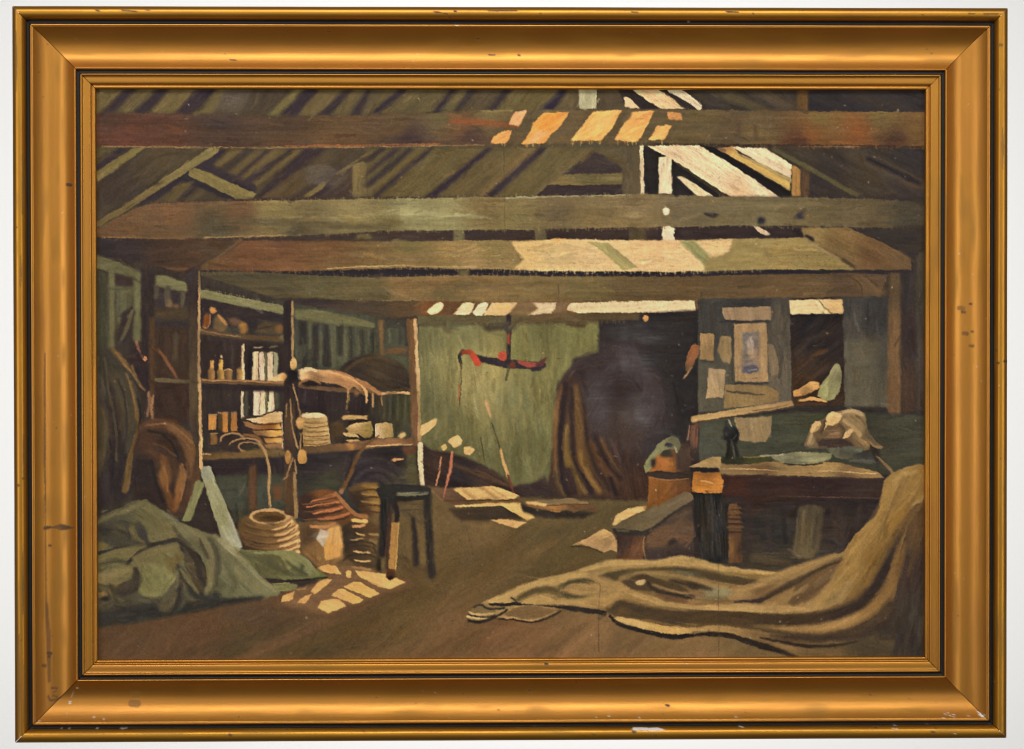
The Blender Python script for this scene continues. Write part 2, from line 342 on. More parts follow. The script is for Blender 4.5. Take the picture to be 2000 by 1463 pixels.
p([(1380, 504), (1420, 498), (1440, 470), (1480, 468), (1500, 527), (1378, 529)], (146, 132, 88), 3, L=B)
st([(1080, 470), (1104, 469)], 5, (226, 176, 104), 3)
p([(1565, 445), (1657, 445), (1720, 472), (1780, 505), (1780, 529), (1672, 527), (1640, 508), (1600, 484), (1571, 464)], [(1600, 455, (138, 118, 76)), (1640, 460, (122, 98, 60)), (1640, 495, (116, 96, 62)), (1700, 500, (104, 78, 50)), (1770, 520, (98, 78, 54))], L='painted_brace#2', ang=27, rough=.4)
st([(1574, 465), (1602, 485), (1640, 506)], [7, 5, 2], (150, 132, 100), 3, L='painted_brace#2'); st([(1648, 508), (1668, 522)], 6, (74, 60, 44), 3, L='painted_brace#2')
st([(1588, 468), (1575, 462)], 6, (46, 38, 34), 3)
p([(1780, 440), (1820, 440), (1820, 540), (1784, 530), (1784, 505), (1690, 452)], (56, 48, 42), 2, L=R)

# dark line under beam 3, beam 4
p([(396, 528), (590, 530), (700, 527), (900, 526), (1063, 530), (1200, 531), (1320, 532), (1500, 527), (1790, 528), (1790, 545), (396, 545)], (50, 43, 43), 1, L=R)
B = 'painted_tie_beam#4'
p([(393, 532), (470, 531), (590, 537), (670, 541), (800, 541), (905, 538), (1110, 540), (1340, 541), (1500, 536), (1660, 534), (1735, 536), (1718, 579), (1540, 583), (1420, 584), (1320, 587), (1120, 588), (940, 591), (816, 588), (683, 587), (560, 582), (516, 584), (450, 572), (393, 561)],
  [(430, 550, (80, 72, 54)), (520, 570, (86, 77, 58)), (540, 548, (84, 76, 56)), (620, 560, (94, 88, 64)), (720, 555, (100, 92, 66)), (780, 552, (130, 105, 68)), (850, 550, (132, 106, 68)), (740, 575, (94, 86, 62)), (860, 575, (110, 97, 66)), (950, 565, (124, 104, 68)), (1050, 560, (118, 102, 68)), (1150, 565, (112, 100, 68)), (1230, 560, (102, 86, 60)), (1350, 565, (100, 82, 56)), (1500, 565, (102, 82, 56)), (1480, 545, (92, 74, 52)), (1600, 560, (100, 82, 57)), (1700, 570, (88, 70, 52)), (1640, 545, (86, 68, 52))], L=B, rough=.4, sl=70, var=.075)
p([(1648, 536), (1690, 536), (1736, 572), (1718, 580), (1680, 570)], (104, 84, 58), 4, L='painted_brace#3', op=.7, ang=35)
st([(1655, 538), (1680, 556), (1684, 582)], 3, (70, 56, 44), 2, op=.7); st([(1690, 538), (1716, 560)], 4, (70, 56, 46), 3, op=.7)
p([(897, 527), (917, 527), (917, 539), (897, 539)], (104, 95, 67), 1.5, L='painted_post#3')
st([(1060, 577), (1112, 585)], 7, (104, 78, 44), 5, op=.4); st([(690, 588), (800, 588)], 2, (160, 140, 100), rough=1.)

# ---- wall plate with spots of sun, ----------------------------------------
B = 'painted_wall_plate'
p([(556, 585), (700, 587), (840, 589), (1118, 588), (1420, 585), (1420, 612), (1247, 612), (1100, 616), (960, 617), (815, 618), (740, 622), (640, 612), (560, 602)], [(600, 595, (60, 50, 46)), (720, 605, (76, 64, 50)), (800, 600, (88, 70, 50)), (835, 600, (116, 78, 46)), (1000, 600, (120, 96, 66))], 1.5, L=B, rough=.3)
p([(815, 617), (960, 615), (1080, 613), (1247, 611), (1300, 612), (1300, 628), (1180, 630), (940, 636), (815, 638)], [(840, 628, (98, 92, 68)), (960, 625, (96, 88, 64)), (1080, 622, (96, 80, 56)), (1220, 618, (90, 74, 52))], L='painted_rail', rough=.4, sl=50)
st([(818, 637), (940, 635), (1180, 630)], 5, (70, 60, 46), 3, L=B)
for P_, c in (([(851, 593), (862, 591), (869, 594), (863, 605), (854, 614), (840, 615), (835, 609)], (238, 222, 178)), ([(905, 593), (918, 591), (927, 594), (924, 606), (916, 615), (886, 614), (894, 604)], (237, 221, 176)), ([(936, 594), (948, 591), (955, 594), (950, 608), (942, 617), (930, 617), (923, 611)], (240, 222, 187)),
              ([(962, 592), (1012, 591), (1004, 604), (990, 616), (945, 616), (955, 602)], (234, 201, 148)), ([(1038, 592), (1088, 591), (1086, 604), (1078, 612), (1028, 616), (1052, 603)], (230, 209, 170)),
              ([(1114, 593), (1200, 589), (1358, 587), (1360, 610), (1240, 611), (1130, 611), (1106, 605)], (238, 216, 174))):
    p(P_, c, L='painted_sun_patch#plate', ang=-12, rough=.4, imp=1., var=.06)
p([(975, 596), (1000, 594), (985, 608), (965, 606)], (236, 190, 112), 3, op=.6)
p([(870, 593), (902, 593), (886, 614), (862, 614)], (102, 74, 48), 2, L=B); p([(1012, 592), (1040, 592), (1052, 603), (1030, 615), (992, 617)], (130, 108, 78), 1.5, L=B); p([(1089, 592), (1113, 592), (1104, 606), (1080, 612)], (132, 110, 82), 1.5, L=B)

# ---- green back wall ------------------------------------------------------
W_ = 'painted_plaster_wall'
p([(817, 637), (1000, 633), (1176, 630), (1200, 720), (1180, 960), (1000, 975), (817, 960)], [(840, 660, (110, 114, 80)), (900, 660, (120, 123, 86)), (930, 740, (164, 154, 106)), (960, 718, (160, 150, 100)), (905, 700, (150, 146, 100)), (950, 780, (150, 144, 100)), (850, 780, (106, 110, 78)), (900, 830, (108, 110, 74)), (1010, 690, (122, 124, 80)), (1060, 660, (106, 108, 72)), (1140, 660, (116, 116, 76)), (1060, 760, (118, 116, 78)), (1000, 780, (118, 122, 86)), (1060, 860, (106, 106, 72)), (1000, 900, (106, 106, 74)), (880, 900, (96, 100, 70))], 1.5, L=W_, ang=88, var=.09, sl=34, ss=4)
for i in range(46):
    x = 826 + (i * 71) % 250; y = 660 + (i * 137) % 230
    c = ((132, 134, 96), (92, 94, 62), (150, 146, 100), (84, 84, 58))[i % 4]
    st([(x, y), (x + (i % 3) - 1, y + 14 + i % 23)], 3 + i % 5, c, 4, L=W_, op=.28, rough=.8)
for i in range(90):
    x = 824 + (i * 97) % 255; y = 690 + (i * 53) % 200
    e(x, y, 1.2, 1.6, (70, 66, 46), op=.55)
p([(860, 636), (890, 637), (886, 652), (872, 648)], (88, 80, 58), 3, op=.8); p([(940, 634), (1010, 633), (1006, 644), (950, 648)], (72, 60, 48), 3, op=.9); st([(1110, 634), (1140, 636)], 8, (86, 70, 50), 4)
# ---- dark doorway and hanging net ----------------------------------------
D_ = 'painted_doorway'
p([(1170, 628), (1250, 626), (1250, 612), (1366, 606), (1368, 980), (1060, 980), (1075, 930), (1090, 750), (1130, 700), (1170, 690)], [(1200, 660, (52, 46, 44)), (1300, 650, (46, 41, 39)), (1340, 750, (44, 40, 38)), (1300, 900, (54, 43, 40)), (1200, 950, (62, 46, 40))], 2, L=D_, var=.1)
e(1262, 622, 5, 6, (206, 150, 84), L='painted_knob', rough=.5)
N_ = 'painted_hanging_net'
p([(1118, 706), (1121, 700), (1140, 697), (1158, 690), (1175, 688), (1196, 678), (1230, 668), (1270, 676), (1300, 712), (1322, 770), (1326, 840), (1306, 900), (1296, 960), (1240, 978), (1085, 978), (1058, 970), (1072, 945), (1080, 905), (1086, 850), (1088, 790), (1094, 750), (1108, 728), (1120, 718)],
  [(1140, 702, (62, 50, 47)), (1150, 740, (58, 44, 42)), (1210, 705, (58, 47, 46)), (1180, 780, (60, 48, 46)), (1220, 760, (58, 44, 42)), (1260, 800, (52, 44, 43)), (1220, 820, (64, 50, 43)), (1120, 800, (66, 49, 42)), (1140, 880, (76, 55, 40)), (1210, 880, (64, 46, 38)), (1290, 870, (50, 42, 40)), (1310, 760, (46, 41, 40)), (1290, 700, (46, 40, 39)), (1250, 950, (72, 51, 40)), (1120, 950, (62, 48, 42)), (1078, 960, (68, 53, 44))], 3, L=N_, ang=80, var=.12)
p([(1124, 706), (1160, 696), (1192, 694), (1180, 712), (1150, 716), (1126, 716)], (74, 62, 58), 3, L=N_, op=.8, rough=.5)
st([(1112, 738), (1124, 724), (1140, 720)], [3, 5, 3], (92, 82, 76), 2, L=N_, op=.7, rough=.8); p([(1126, 724), (1160, 716), (1186, 722), (1170, 744), (1136, 744)], (50, 37, 36), 4, L=N_, op=.8)
st([(1210, 692), (1222, 700), (1250, 722), (1268, 742)], [8, 14, 14, 8], (78, 69, 68), 9, L=N_, op=.5); p([(1140, 748), (1190, 744), (1182, 830), (1152, 856), (1138, 800)], (74, 63, 62), 10, L=N_, op=.4, rough=.9, ang=110)
for x, y, dx, dy in ((1150, 765, 8, -12), (1158, 790, 10, -14), (1163, 806, 10, -16), (1172, 784, 8, -10), (1146, 784, 6, -6), (1168, 752, 12, -6), (1190, 746, 12, -3), (1150, 812, 4, -8), (1205, 735, 3, -8), (1232, 740, 6, -4), (1248, 754, 5, 4), (1256, 764, 3, 3), (1176, 862, 5, -8)):
    st([(x, y), (x + dx, y + dy)], 1.8, (140, 128, 120), 1.3, L=N_, op=.5, rough=.9, imp=1.6)
e(1247, 812, 26, 28, (76, 66, 65), L=N_, blur_=9, op=.4); e(1216, 790, 18, 26, (78, 58, 42), L=N_, blur_=8, op=.7); st([(1212, 764), (1240, 768), (1268, 782)], [8, 16, 6], (44, 34, 31), 7, L=N_); st([(1252, 838), (1272, 836)], 4, (58, 50, 48), 3, L=N_, op=.6)  # first blob: faint varnish glare put into the pigment colour
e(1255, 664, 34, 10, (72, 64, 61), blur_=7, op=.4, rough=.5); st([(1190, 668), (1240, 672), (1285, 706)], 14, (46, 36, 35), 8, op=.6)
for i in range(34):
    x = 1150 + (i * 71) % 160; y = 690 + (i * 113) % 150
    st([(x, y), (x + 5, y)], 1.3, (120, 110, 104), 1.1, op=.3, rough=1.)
e(1222, 782, 88, 100, (72, 60, 57), L=N_, blur_=24, op=.75, ang=120); e(1212, 768, 44, 40, (50, 38, 35), L=N_, blur_=16, op=.8); e(1222, 830, 40, 34, (76, 59, 48), L=N_, blur_=14, op=.55); st([(1270, 700), (1312, 740), (1330, 800), (1326, 860)], 30, (43, 38, 36), 20, L=N_, op=.8); st([(1128, 720), (1160, 706), (1200, 700)], 12, (56, 44, 42), 8, L=N_, op=.7); st([(1150, 690), (1130, 705), (1110, 730)], 4, (80, 68, 62), 3, op=.6)
p([(1097, 742), (1116, 734), (1138, 752), (1148, 850), (1188, 886), (1218, 935), (1204, 968), (1092, 972), (1076, 955), (1084, 890), (1086, 830)], [(1110, 760, (78, 58, 46)), (1110, 860, (92, 70, 48)), (1140, 900, (96, 72, 44)), (1180, 930, (82, 60, 44)), (1100, 950, (70, 54, 44))], 6, L=N_, ang=85, op=.8)
for pts, w, c in (([(1107, 752), (1100, 800), (1096, 870), (1099, 930), (1112, 970)], [8, 11, 12, 13, 8], (52, 41, 39)), ([(1117, 760), (1120, 850), (1126, 905), (1158, 966)], [6, 9, 10, 7], (54, 42, 38)), ([(1140, 790), (1146, 850), (1160, 900), (1192, 958)], [6, 10, 11, 8], (54, 41, 37))):
    st(pts, w, c, 6, L=N_, op=.85)
for pts, w, c in (([(1099, 757), (1091, 783), (1087, 822), (1084, 863), (1086, 915)], [5, 7, 7, 6, 5], (134, 98, 58)), ([(1109, 833), (1104, 863), (1112, 908), (1143, 962)], [5, 8, 11, 5], (128, 102, 52)),
                  ([(1126, 757), (1131, 822), (1134, 884), (1143, 918), (1172, 962)], [7, 12, 12, 10, 6], (112, 84, 50)), ([(1133, 884), (1144, 918), (1170, 958)], [6, 8, 5], (134, 102, 54)), ([(1157, 868), (1181, 915), (1200, 938)], [12, 14, 6], (92, 66, 46)),
                  ([(1174, 858), (1196, 903), (1206, 920)], [5, 6, 4], (108, 80, 52)), ([(1087, 915), (1092, 945), (1102, 966)], [7, 7, 4], (108, 86, 56))):
    st(pts, [v * 1.25 for v in w], c, 6, L=N_, op=.82)
for pts, w, c in (([(1104, 750), (1099, 800), (1096, 870), (1098, 940)], 9, (54, 42, 40)), ([(1117, 780), (1118, 850), (1124, 900), (1155, 962)], 6, (58, 44, 40)), ([(1160, 850), (1182, 895), (1212, 935)], 9, (48, 37, 36)), ([(1112, 920), (1120, 960)], 14, (58, 44, 42)), ([(1192, 935), (1204, 965)], 9, (44, 35, 34)), ([(1140, 930), (1156, 960)], 6, (52, 40, 40))):
    st(pts, w, c, 5, L=N_, op=.9)
# dark heap along the foot of the wall
p([(818, 862), (845, 880), (880, 884), (915, 896), (960, 916), (1005, 948), (1040, 944), (1066, 930), (1082, 968), (1000, 978), (818, 968)], [(850, 900, (62, 47, 40)), (900, 930, (50, 42, 40)), (960, 940, (74, 56, 45)), (1040, 960, (66, 52, 46))], 2, L='painted_heap', ang=25, var=.12)
st([(880, 905), (960, 938), (1003, 950)], 6, (90, 68, 50), 4, op=.7); st([(930, 918), (990, 948)], 3, (104, 78, 56), 3, op=.7)

# ---- pelican-hook / balance hanging from the beam -------------------------
H_ = 'painted_balance'
st([(994, 618), (995, 660), (993, 704)], [9, 9, 10], (58, 48, 46), 2.4, L=H_, rough=.5)
st([(994, 654), (994, 670)], 6, (156, 70, 50), 2, L=H_, rough=.6); e(993, 640, 8, 11, (74, 66, 58), blur_=2, L=H_, rough=.5)
st([(930, 700), (960, 706), (995, 711), (1030, 714), (1062, 714)], [11, 14, 18, 15, 12], (58, 48, 48), 2.4, L=H_, rough=.6)
st([(900, 709), (898, 694), (906, 686)], 7, (64, 58, 50), 2, L=H_, rough=.4); st([(905, 688), (918, 689), (927, 698), (934, 710)], [8, 11, 12, 12], [(910, 690, (150, 70, 48)), (930, 702, (192, 80, 52))], 2, L=H_, rough=.6, imp=.8)
e(982, 696, 9, 9, (176, 78, 54), L=H_, rough=.7, imp=.9); e(1002, 714, 6, 7, (104, 58, 42), L=H_, rough=.4)
st([(1014, 706), (1030, 713), (1046, 716)], [6, 12, 12], (150, 78, 60), 2, L=H_, rough=.8); st([(1050, 714), (1058, 709), (1066, 700)], [10, 10, 5], (96, 60, 52), 2, L=H_, rough=.8); st([(1040, 722), (1056, 720)], 8, (62, 52, 50), 2, L=H_, rough=.5)
st([(994, 718), (989, 742)], 4, (88, 84, 62), 3, L=H_, rough=.6)
st([(900, 706), (901, 740), (898, 795)], 2.2, (106, 86, 54), 1.4, L='painted_cord', rough=.5); st([(898, 752), (895, 785)], 3, (150, 100, 66), 2, L='painted_cord', rough=1.)
st([(949, 784), (953, 796), (958, 814)], [5, 6, 3], (206, 164, 116), L='painted_rod'); st([(961, 826), (977, 876)], 2.4, (74, 66, 46), 1.4, L='painted_rod'); st([(979, 880), (985, 905), (993, 930)], [4, 6, 6], (190, 152, 96), L='painted_rod', rough=.5); st([(993, 930), (1001, 956), (1003, 970)], 4, (110, 66, 50), L='painted_rod', rough=.6)
st([(940, 855), (946, 898)], 2, (78, 74, 50), 1.4)

# ---- floor ----------------------------------------------------------------
F = 'painted_floor'
p([(560, 1000), (700, 960), (840, 950), (960, 965), (1010, 972), (1210, 978), (1300, 978), (1560, 1080), (1660, 1080), (1820, 1000), (1820, 1310), (170, 1310), (170, 1225), (420, 1190)],
  [(250, 1260, (96, 73, 52)), (400, 1230, (98, 72, 50)), (550, 1210, (100, 76, 54)), (700, 1240, (98, 76, 48)), (880, 1230, (116, 90, 60)), (860, 1080, (104, 86, 56)), (800, 1180, (104, 84, 52)), (960, 1060, (112, 92, 62)), (1060, 1040, (96, 84, 58)), (1100, 1090, (100, 84, 54)), (950, 1140, (110, 90, 58)), (1000, 1250, (124, 96, 64)), (1150, 1250, (132, 104, 70)), (1350, 1260, (134, 108, 72)), (1200, 1010, (98, 86, 60)), (900, 1010, (112, 94, 64)), (1480, 1280, (116, 98, 68)), (600, 1280, (90, 74, 50)), (1500, 1090, (80, 70, 53)), (480, 1270, (92, 76, 52))], 2, L=F, ang=-26, var=.05, sl=120, ss=13)
for x0, y0, x1, y1, w, c, o in ((500, 1265, 790, 1140, 7, (128, 100, 66), .6), (560, 1290, 1010, 1070, 40, (88, 70, 44), .35), (520, 1260, 800, 1145, 26, (86, 66, 46), .5), (800, 1300, 1120, 1120, 30, (92, 68, 46), .3), (760, 1290, 1000, 1160, 24, (122, 96, 66), .3), (380, 1290, 580, 1215, 30, (84, 70, 50), .5), (1060, 1290, 1150, 1215, 14, (108, 82, 54), .5), (1180, 1290, 1230, 1235, 16, (112, 94, 62), .5), (560, 1292, 760, 1240, 20, (84, 70, 48), .5), (960, 1040, 1090, 1000, 26, (110, 94, 62), .5), (980, 1160, 1180, 1010, 50, (90, 76, 50), .35), (940, 1260, 1000, 1215, 30, (118, 82, 54), .5)):
    st([(x0, y0), (x1, y1)], w, c, w * .6 + 3, L=F, op=o)
p([(940, 1215), (1070, 1208), (1100, 1230), (1060, 1285), (960, 1285)], (128, 94, 62), 14, L=F, op=.45, ang=-40); p([(440, 1185), (560, 1190), (540, 1215), (450, 1212)], (84, 70, 60), 10, L=F, op=.5)
p([(780, 990), (860, 985), (850, 1110), (780, 1100)], (110, 94, 64), 10, L=F, op=.5, ang=80)
p([(1204, 1090), (1340, 1060), (1420, 1100), (1210, 1100)], (70, 54, 46), 5, L=F)

for x0, y0, x1, y1, w_, c_, o_ in ((470, 1290, 800, 1142, 16, (118, 88, 60), .55), (548, 1290, 1010, 1062, 30, (94, 75, 46), .5), (700, 1290, 1080, 1060, 30, (112, 90, 58), .45), (860, 1290, 1110, 1130, 22, (100, 76, 50), .4), (330, 1290, 560, 1200, 34, (88, 68, 48), .4), (1090, 1290, 1170, 1220, 18, (142, 108, 72), .5), (1250, 1290, 1310, 1250, 22, (124, 100, 64), .5), (880, 1150, 1090, 1010, 26, (112, 92, 60), .4)):
    st([(x0, y0), (x1, y1)], w_, c_, w_ * .45, L=F, op=o_)

# ---- left wall of the store ----------------------------------------------
Lw = 'painted_boarded_wall'
p([(186, 496), (400, 540), (560, 590), (740, 620), (818, 634), (818, 946), (744, 956), (690, 1020), (186, 1020)], [(230, 700, (58, 49, 43)), (340, 700, (66, 51, 41)), (450, 700, (56, 46, 41)), (480, 830, (54, 43, 40)), (640, 660, (72, 76, 60)), (700, 660, (76, 82, 64)), (700, 820, (54, 43, 42)), (780, 820, (66, 62, 48)), (640, 940, (62, 60, 52)), (480, 960, (64, 64, 54)), (770, 930, (48, 40, 40))], 1, L=Lw, ang=90, var=.1)
p([(186, 498), (216, 506), (275, 530), (275, 548), (230, 536), (186, 524)], (99, 98, 73), 1.5, L='painted_wall_post', rough=.4)
p([(186, 524), (213, 533), (213, 690), (186, 690)], (64, 63, 52), 2, ang=90, L=Lw)
p([(213, 532), (226, 536), (224, 682), (212, 682)], (99, 98, 73), 1.5, L='painted_wall_post', ang=90)
p([(226, 536), (262, 546), (262, 562), (226, 560)], (62, 50, 44), 2, L=Lw)
p([(227, 559), (262, 560), (258, 600), (240, 620), (227, 655)], [(234, 590, (84, 86, 66)), (255, 580, (90, 88, 66))], 2, L=Lw, ang=90)
p([(261, 540), (276, 536), (276, 666), (261, 666)], (104, 104, 78), 1.5, L='painted_wall_post', ang=90)
p([(258, 598), (242, 610), (234, 640), (228, 668), (246, 672), (256, 640), (266, 610)], (58, 48, 44), 2, L='painted_oilskin')
st([(260, 608), (248, 640), (238, 664)], [6, 8, 5], (94, 88, 66), 2, L=Lw)
p([(276, 522), (294, 528), (302, 535), (302, 780), (280, 780)], (52, 43, 40), 2, L='painted_post#1', ang=90)
p([(292, 620), (303, 620), (303, 815), (292, 815)], (84, 61, 42), 2, L='painted_post#1', ang=90)
p([(303, 538), (330, 541), (364, 553), (366, 572), (340, 569), (305, 560)], (112, 112, 82), 1.5, L='painted_wall_post', rough=.4)
p([(303, 560), (368, 572), (368, 640), (303, 640)], (58, 49, 46), 2, L=Lw)
for x, y0, y1, w in ((306, 562, 580, 9), (328, 565, 592, 12), (357, 572, 592, 9)): st([(x, y0), (x, y1)], w, (84, 76, 63), 4)
e(331, 594, 6, 9, (118, 98, 74), blur_=2, L='painted_jar'); e(344, 600, 6, 5, (108, 80, 52), blur_=2, L='painted_jar')
p([(303, 606), (368, 600), (368, 624), (303, 622)], (76, 62, 44), 3)
p([(303, 640), (370, 642), (370, 740), (303, 740)], (66, 50, 39), 2, ang=90, L=Lw)
st([(343, 655), (343, 700)], 8, (78, 66, 50), 5); st([(311, 684), (328, 710), (346, 738)], [5, 7, 5], (112, 76, 52), 2, L='painted_stick')
st([(306, 742), (340, 745), (369, 746)], 8, (98, 86, 66), 2, L='painted_shelf_board', rough=.4)
p([(303, 750), (369, 750), (369, 830), (303, 825)], (62, 46, 38), 2, ang=70, L=Lw)
# hanging oilskins at the far left
p([(186, 690), (225, 680), (262, 720), (275, 780), (270, 850), (255, 970), (186, 1000)], [(210, 720, (62, 55, 44)), (240, 760, (70, 60, 48)), (230, 830, (58, 48, 42)), (220, 930, (52, 44, 42))], 3, L='painted_oilskin', ang=80, var=.1)
p([(212, 722), (240, 730), (258, 770), (268, 815), (262, 850), (250, 890), (240, 850), (228, 790)], (76, 66, 50), 5, L='painted_oilskin', ang=75)
p([(190, 790), (202, 794), (212, 815), (216, 848), (208, 895), (198, 920), (188, 920)], (76, 65, 48), 3, L='painted_oilskin', ang=85)
p([(206, 740), (222, 760), (236, 850), (232, 920), (216, 900), (222, 840)], (54, 45, 42), 4, L='painted_oilskin')
st([(255, 746), (265, 790), (269, 835), (262, 870), (253, 905), (244, 960)], [5, 7, 8, 9, 10, 10], (102, 80, 48), 3, L='painted_oilskin', rough=.3)
st([(222, 684), (246, 711), (258, 725), (266, 742)], [8, 11, 9, 6], (106, 81, 50), 2, L='painted_oilskin')
p([(262, 672), (290, 700), (290, 760), (270, 760), (250, 706)], (54, 42, 40), 3, L='painted_oilskin')
st([(259, 716), (268, 744), (283, 763)], [5, 6, 4], (100, 80, 52), 2); st([(188, 700), (188, 790)], 8, (84, 76, 60), 4)
st([(266, 665), (274, 690), (282, 705)], [4, 5, 5], (116, 84, 66), 2, rough=.6); e(284, 700, 4, 5, (190, 130, 84), rough=.8); e(267, 668, 3, 4, (130, 108, 80), rough=.6)
st([(291, 768), (292, 790), (288, 812)], 6, (132, 100, 78), 2, rough=.8, L='painted_cord'); st([(299, 774), (297, 800), (299, 818)], 5, (138, 106, 80), 2, rough=.8, L='painted_cord')
for P_, w_, c_ in (([(206, 700), (212, 760), (226, 830), (228, 900)], 4, (84, 74, 56)), ([(232, 742), (244, 780), (248, 830), (242, 880)], 4, (52, 44, 40)), ([(246, 730), (260, 770), (266, 810)], 3, (128, 104, 68)), ([(226, 690), (244, 712), (262, 736), (276, 756)], 3, (130, 104, 66)), ([(200, 800), (208, 840), (204, 890)], 5, (88, 76, 56)), ([(194, 730), (204, 770)], 5, (78, 70, 54)), ([(262, 880), (256, 920), (250, 958)], 4, (120, 94, 58)), ([(272, 690), (284, 720), (290, 760)], 5, (48, 39, 38)), ([(215, 860), (222, 910), (216, 960)], 6, (46, 39, 37)), ([(270, 780), (276, 812), (270, 840)], 5, (44, 37, 36)), ([(236, 690), (250, 698), (268, 690)], 4, (70, 54, 46))):
    st(P_, w_, c_, 2.4, L='painted_oilskin', op=.75, rough=.5)
# round brown sack
p([(268, 850), (280, 826), (302, 818), (330, 820), (352, 832), (376, 850), (388, 878), (388, 920), (380, 960), (366, 995), (345, 1012), (318, 1000), (262, 980)], [(310, 826, (92, 64, 44)), (350, 840, (112, 82, 54)), (376, 880, (112, 82, 52)), (380, 950, (84, 60, 44)), (300, 880, (54, 42, 38)), (300, 950, (48, 40, 38))], 2.5, L='painted_sack', sm=True, ang=60)
p([(275, 842), (315, 836), (342, 848), (356, 872), (362, 900), (362, 960), (345, 1000), (320, 990), (290, 975), (262, 950), (262, 880)], [(320, 860, (64, 48, 39)), (290, 860, (78, 56, 43)), (280, 920, (48, 40, 38)), (340, 900, (66, 49, 39))], 3, L='painted_sack')
p([(276, 846), (300, 852), (312, 876), (318, 905), (308, 920), (300, 900), (284, 880)], (84, 60, 44), 4, L='painted_sack', op=.7)
p([(313, 886), (330, 892), (340, 930), (330, 950), (344, 985), (338, 1004), (330, 990), (322, 962), (312, 946), (308, 930), (316, 912)], [(318, 925, (128, 90, 52)), (328, 900, (112, 76, 46)), (334, 970, (112, 74, 42))], 3, L='painted_sack', ang=80)
p([(352, 902), (361, 930), (358, 968), (344, 1002), (338, 1000), (342, 960), (346, 930)], [(354, 930, (134, 94, 52)), (346, 985, (122, 82, 46))], 2.5, L='painted_sack', ang=85)
p([(326, 890), (345, 892), (350, 922), (340, 952), (332, 930)], (74, 54, 40), 4, L='painted_sack', op=.85)
st([(330, 836), (356, 852), (372, 880), (374, 930)], [4, 7, 8, 5], (128, 92, 58), 4, L='painted_sack', op=.6)

for P_, w_, c_ in (([(286, 832), (320, 828), (352, 842), (376, 866)], 4, (134, 98, 64)), ([(382, 880), (384, 930), (374, 976)], 5, (100, 72, 48)), ([(290, 842), (316, 848), (336, 866), (348, 894)], 5, (44, 36, 33)), ([(300, 866), (322, 874), (340, 890)], 4, (98, 70, 48)), ([(314, 900), (326, 930), (328, 960)], 3, (148, 106, 62)), ([(296, 900), (304, 940), (320, 980)], 6, (42, 36, 34)), ([(356, 906), (362, 940), (352, 980)], 3, (154, 110, 64))):
    st(P_, w_, c_, 2.4, L='painted_sack', op=.75, rough=.5)

# ---- shelving: posts, boards, what stands on it ---------------------------
p([(392, 565), (420, 571), (470, 581), (552, 597), (557, 606), (554, 615), (520, 608), (460, 596), (392, 582)], (122, 124, 91), 1, L='painted_wall_post', ang=12, rough=.6)
p([(392, 583), (556, 617), (556, 648), (392, 645)], (54, 45, 43), 1.5, L=Lw)
J = 'painted_jar'
p([(398, 618), (404, 612), (411, 618), (411, 632), (405, 641), (396, 639)], (122, 74, 38), 1.2, L=J, ang=90); st([(410, 615), (411, 630), (405, 641), (397, 640)], 2, (176, 130, 90), 1.2, rough=.5)
p([(410, 604), (414, 600), (420, 602), (424, 608), (419, 614), (411, 613)], (188, 133, 70), L=J, rough=.4)
p([(417, 644), (419, 622), (425, 614), (434, 620), (441, 630), (446, 638), (450, 650), (430, 650)], (104, 86, 60), 1.5, L='painted_sack#small'); st([(427, 617), (436, 626), (443, 634)], [4, 7, 4], (162, 118, 68), 2)
e(459, 629, 12, 8, (108, 84, 70), blur_=2, L=J); e(475, 641, 9, 12, (148, 108, 56), blur_=1.5, L=J); p([(442, 640), (470, 640), (466, 652), (440, 652)], (74, 68, 56), 2)
p([(498, 650), (505, 634), (520, 626), (538, 632), (550, 640), (552, 654)], (82, 68, 50), 2.5, L='painted_sack#small'); e(546, 642, 9, 9, (114, 84, 50), blur_=2, L=J); st([(500, 644), (530, 637)], 3, (60, 50, 42), 2)
st([(392, 646), (440, 655), (490, 660), (556, 663)], 10, (92, 72, 50), 2, L='painted_shelf_board', rough=.3); st([(393, 645), (430, 653), (470, 658)], 2.5, (138, 110, 80), 1.5, rough=.7)
p([(393, 662), (560, 672), (560, 744), (393, 744)], (55, 44, 40), 2, ang=90, L=Lw); st([(455, 676), (455, 740)], 6, (70, 58, 48), 4); e(553, 660, 6, 5, (104, 96, 72), rough=.7)
# pale window seen between the shelves
Wn = 'painted_window'
for P_, c in (([(472, 674), (478, 673), (477, 700), (478, 742), (471, 742)], (226, 204, 166)), ([(494, 689), (505, 688), (505, 744), (493, 744)], (226, 203, 165)), ([(507, 688), (516, 687), (518, 744), (507, 744)], (234, 212, 184)), ([(522, 689), (533, 688), (534, 744), (523, 744)], (230, 208, 176)),
              ([(535, 689), (543, 690), (543, 736), (535, 738)], (152, 162, 128)),
              ([(471, 764), (477, 764), (475, 780), (478, 820), (471, 818)], (232, 212, 178)), ([(496, 762), (508, 761), (507, 815), (496, 815)], (238, 218, 190)), ([(509, 762), (519, 761), (519, 808), (508, 814)], (234, 212, 176)), ([(525, 762), (535, 761), (537, 802), (524, 806)], (232, 212, 180))):
    p(P_, c, L=Wn, ang=90, rough=.6, imp=1.)
p([(484, 676), (494, 680), (492, 744), (484, 744)], (46, 40, 38), 1.5); st([(519, 690), (520, 742)], 4, (112, 116, 84), 2, L=Wn); st([(521, 763), (521, 806)], 4, (112, 118, 86), 2, L=Wn); p([(537, 764), (545, 764), (545, 800), (537, 802)], (84, 88, 70), 1.5, L=Wn); st([(482, 765), (482, 812)], 6, (74, 76, 62), 3, L=Wn)
st([(497, 680), (512, 678)], 3, (150, 140, 120), 1.5, rough=1.); st([(528, 680), (542, 676)], 3, (108, 106, 80), 2, rough=.6)
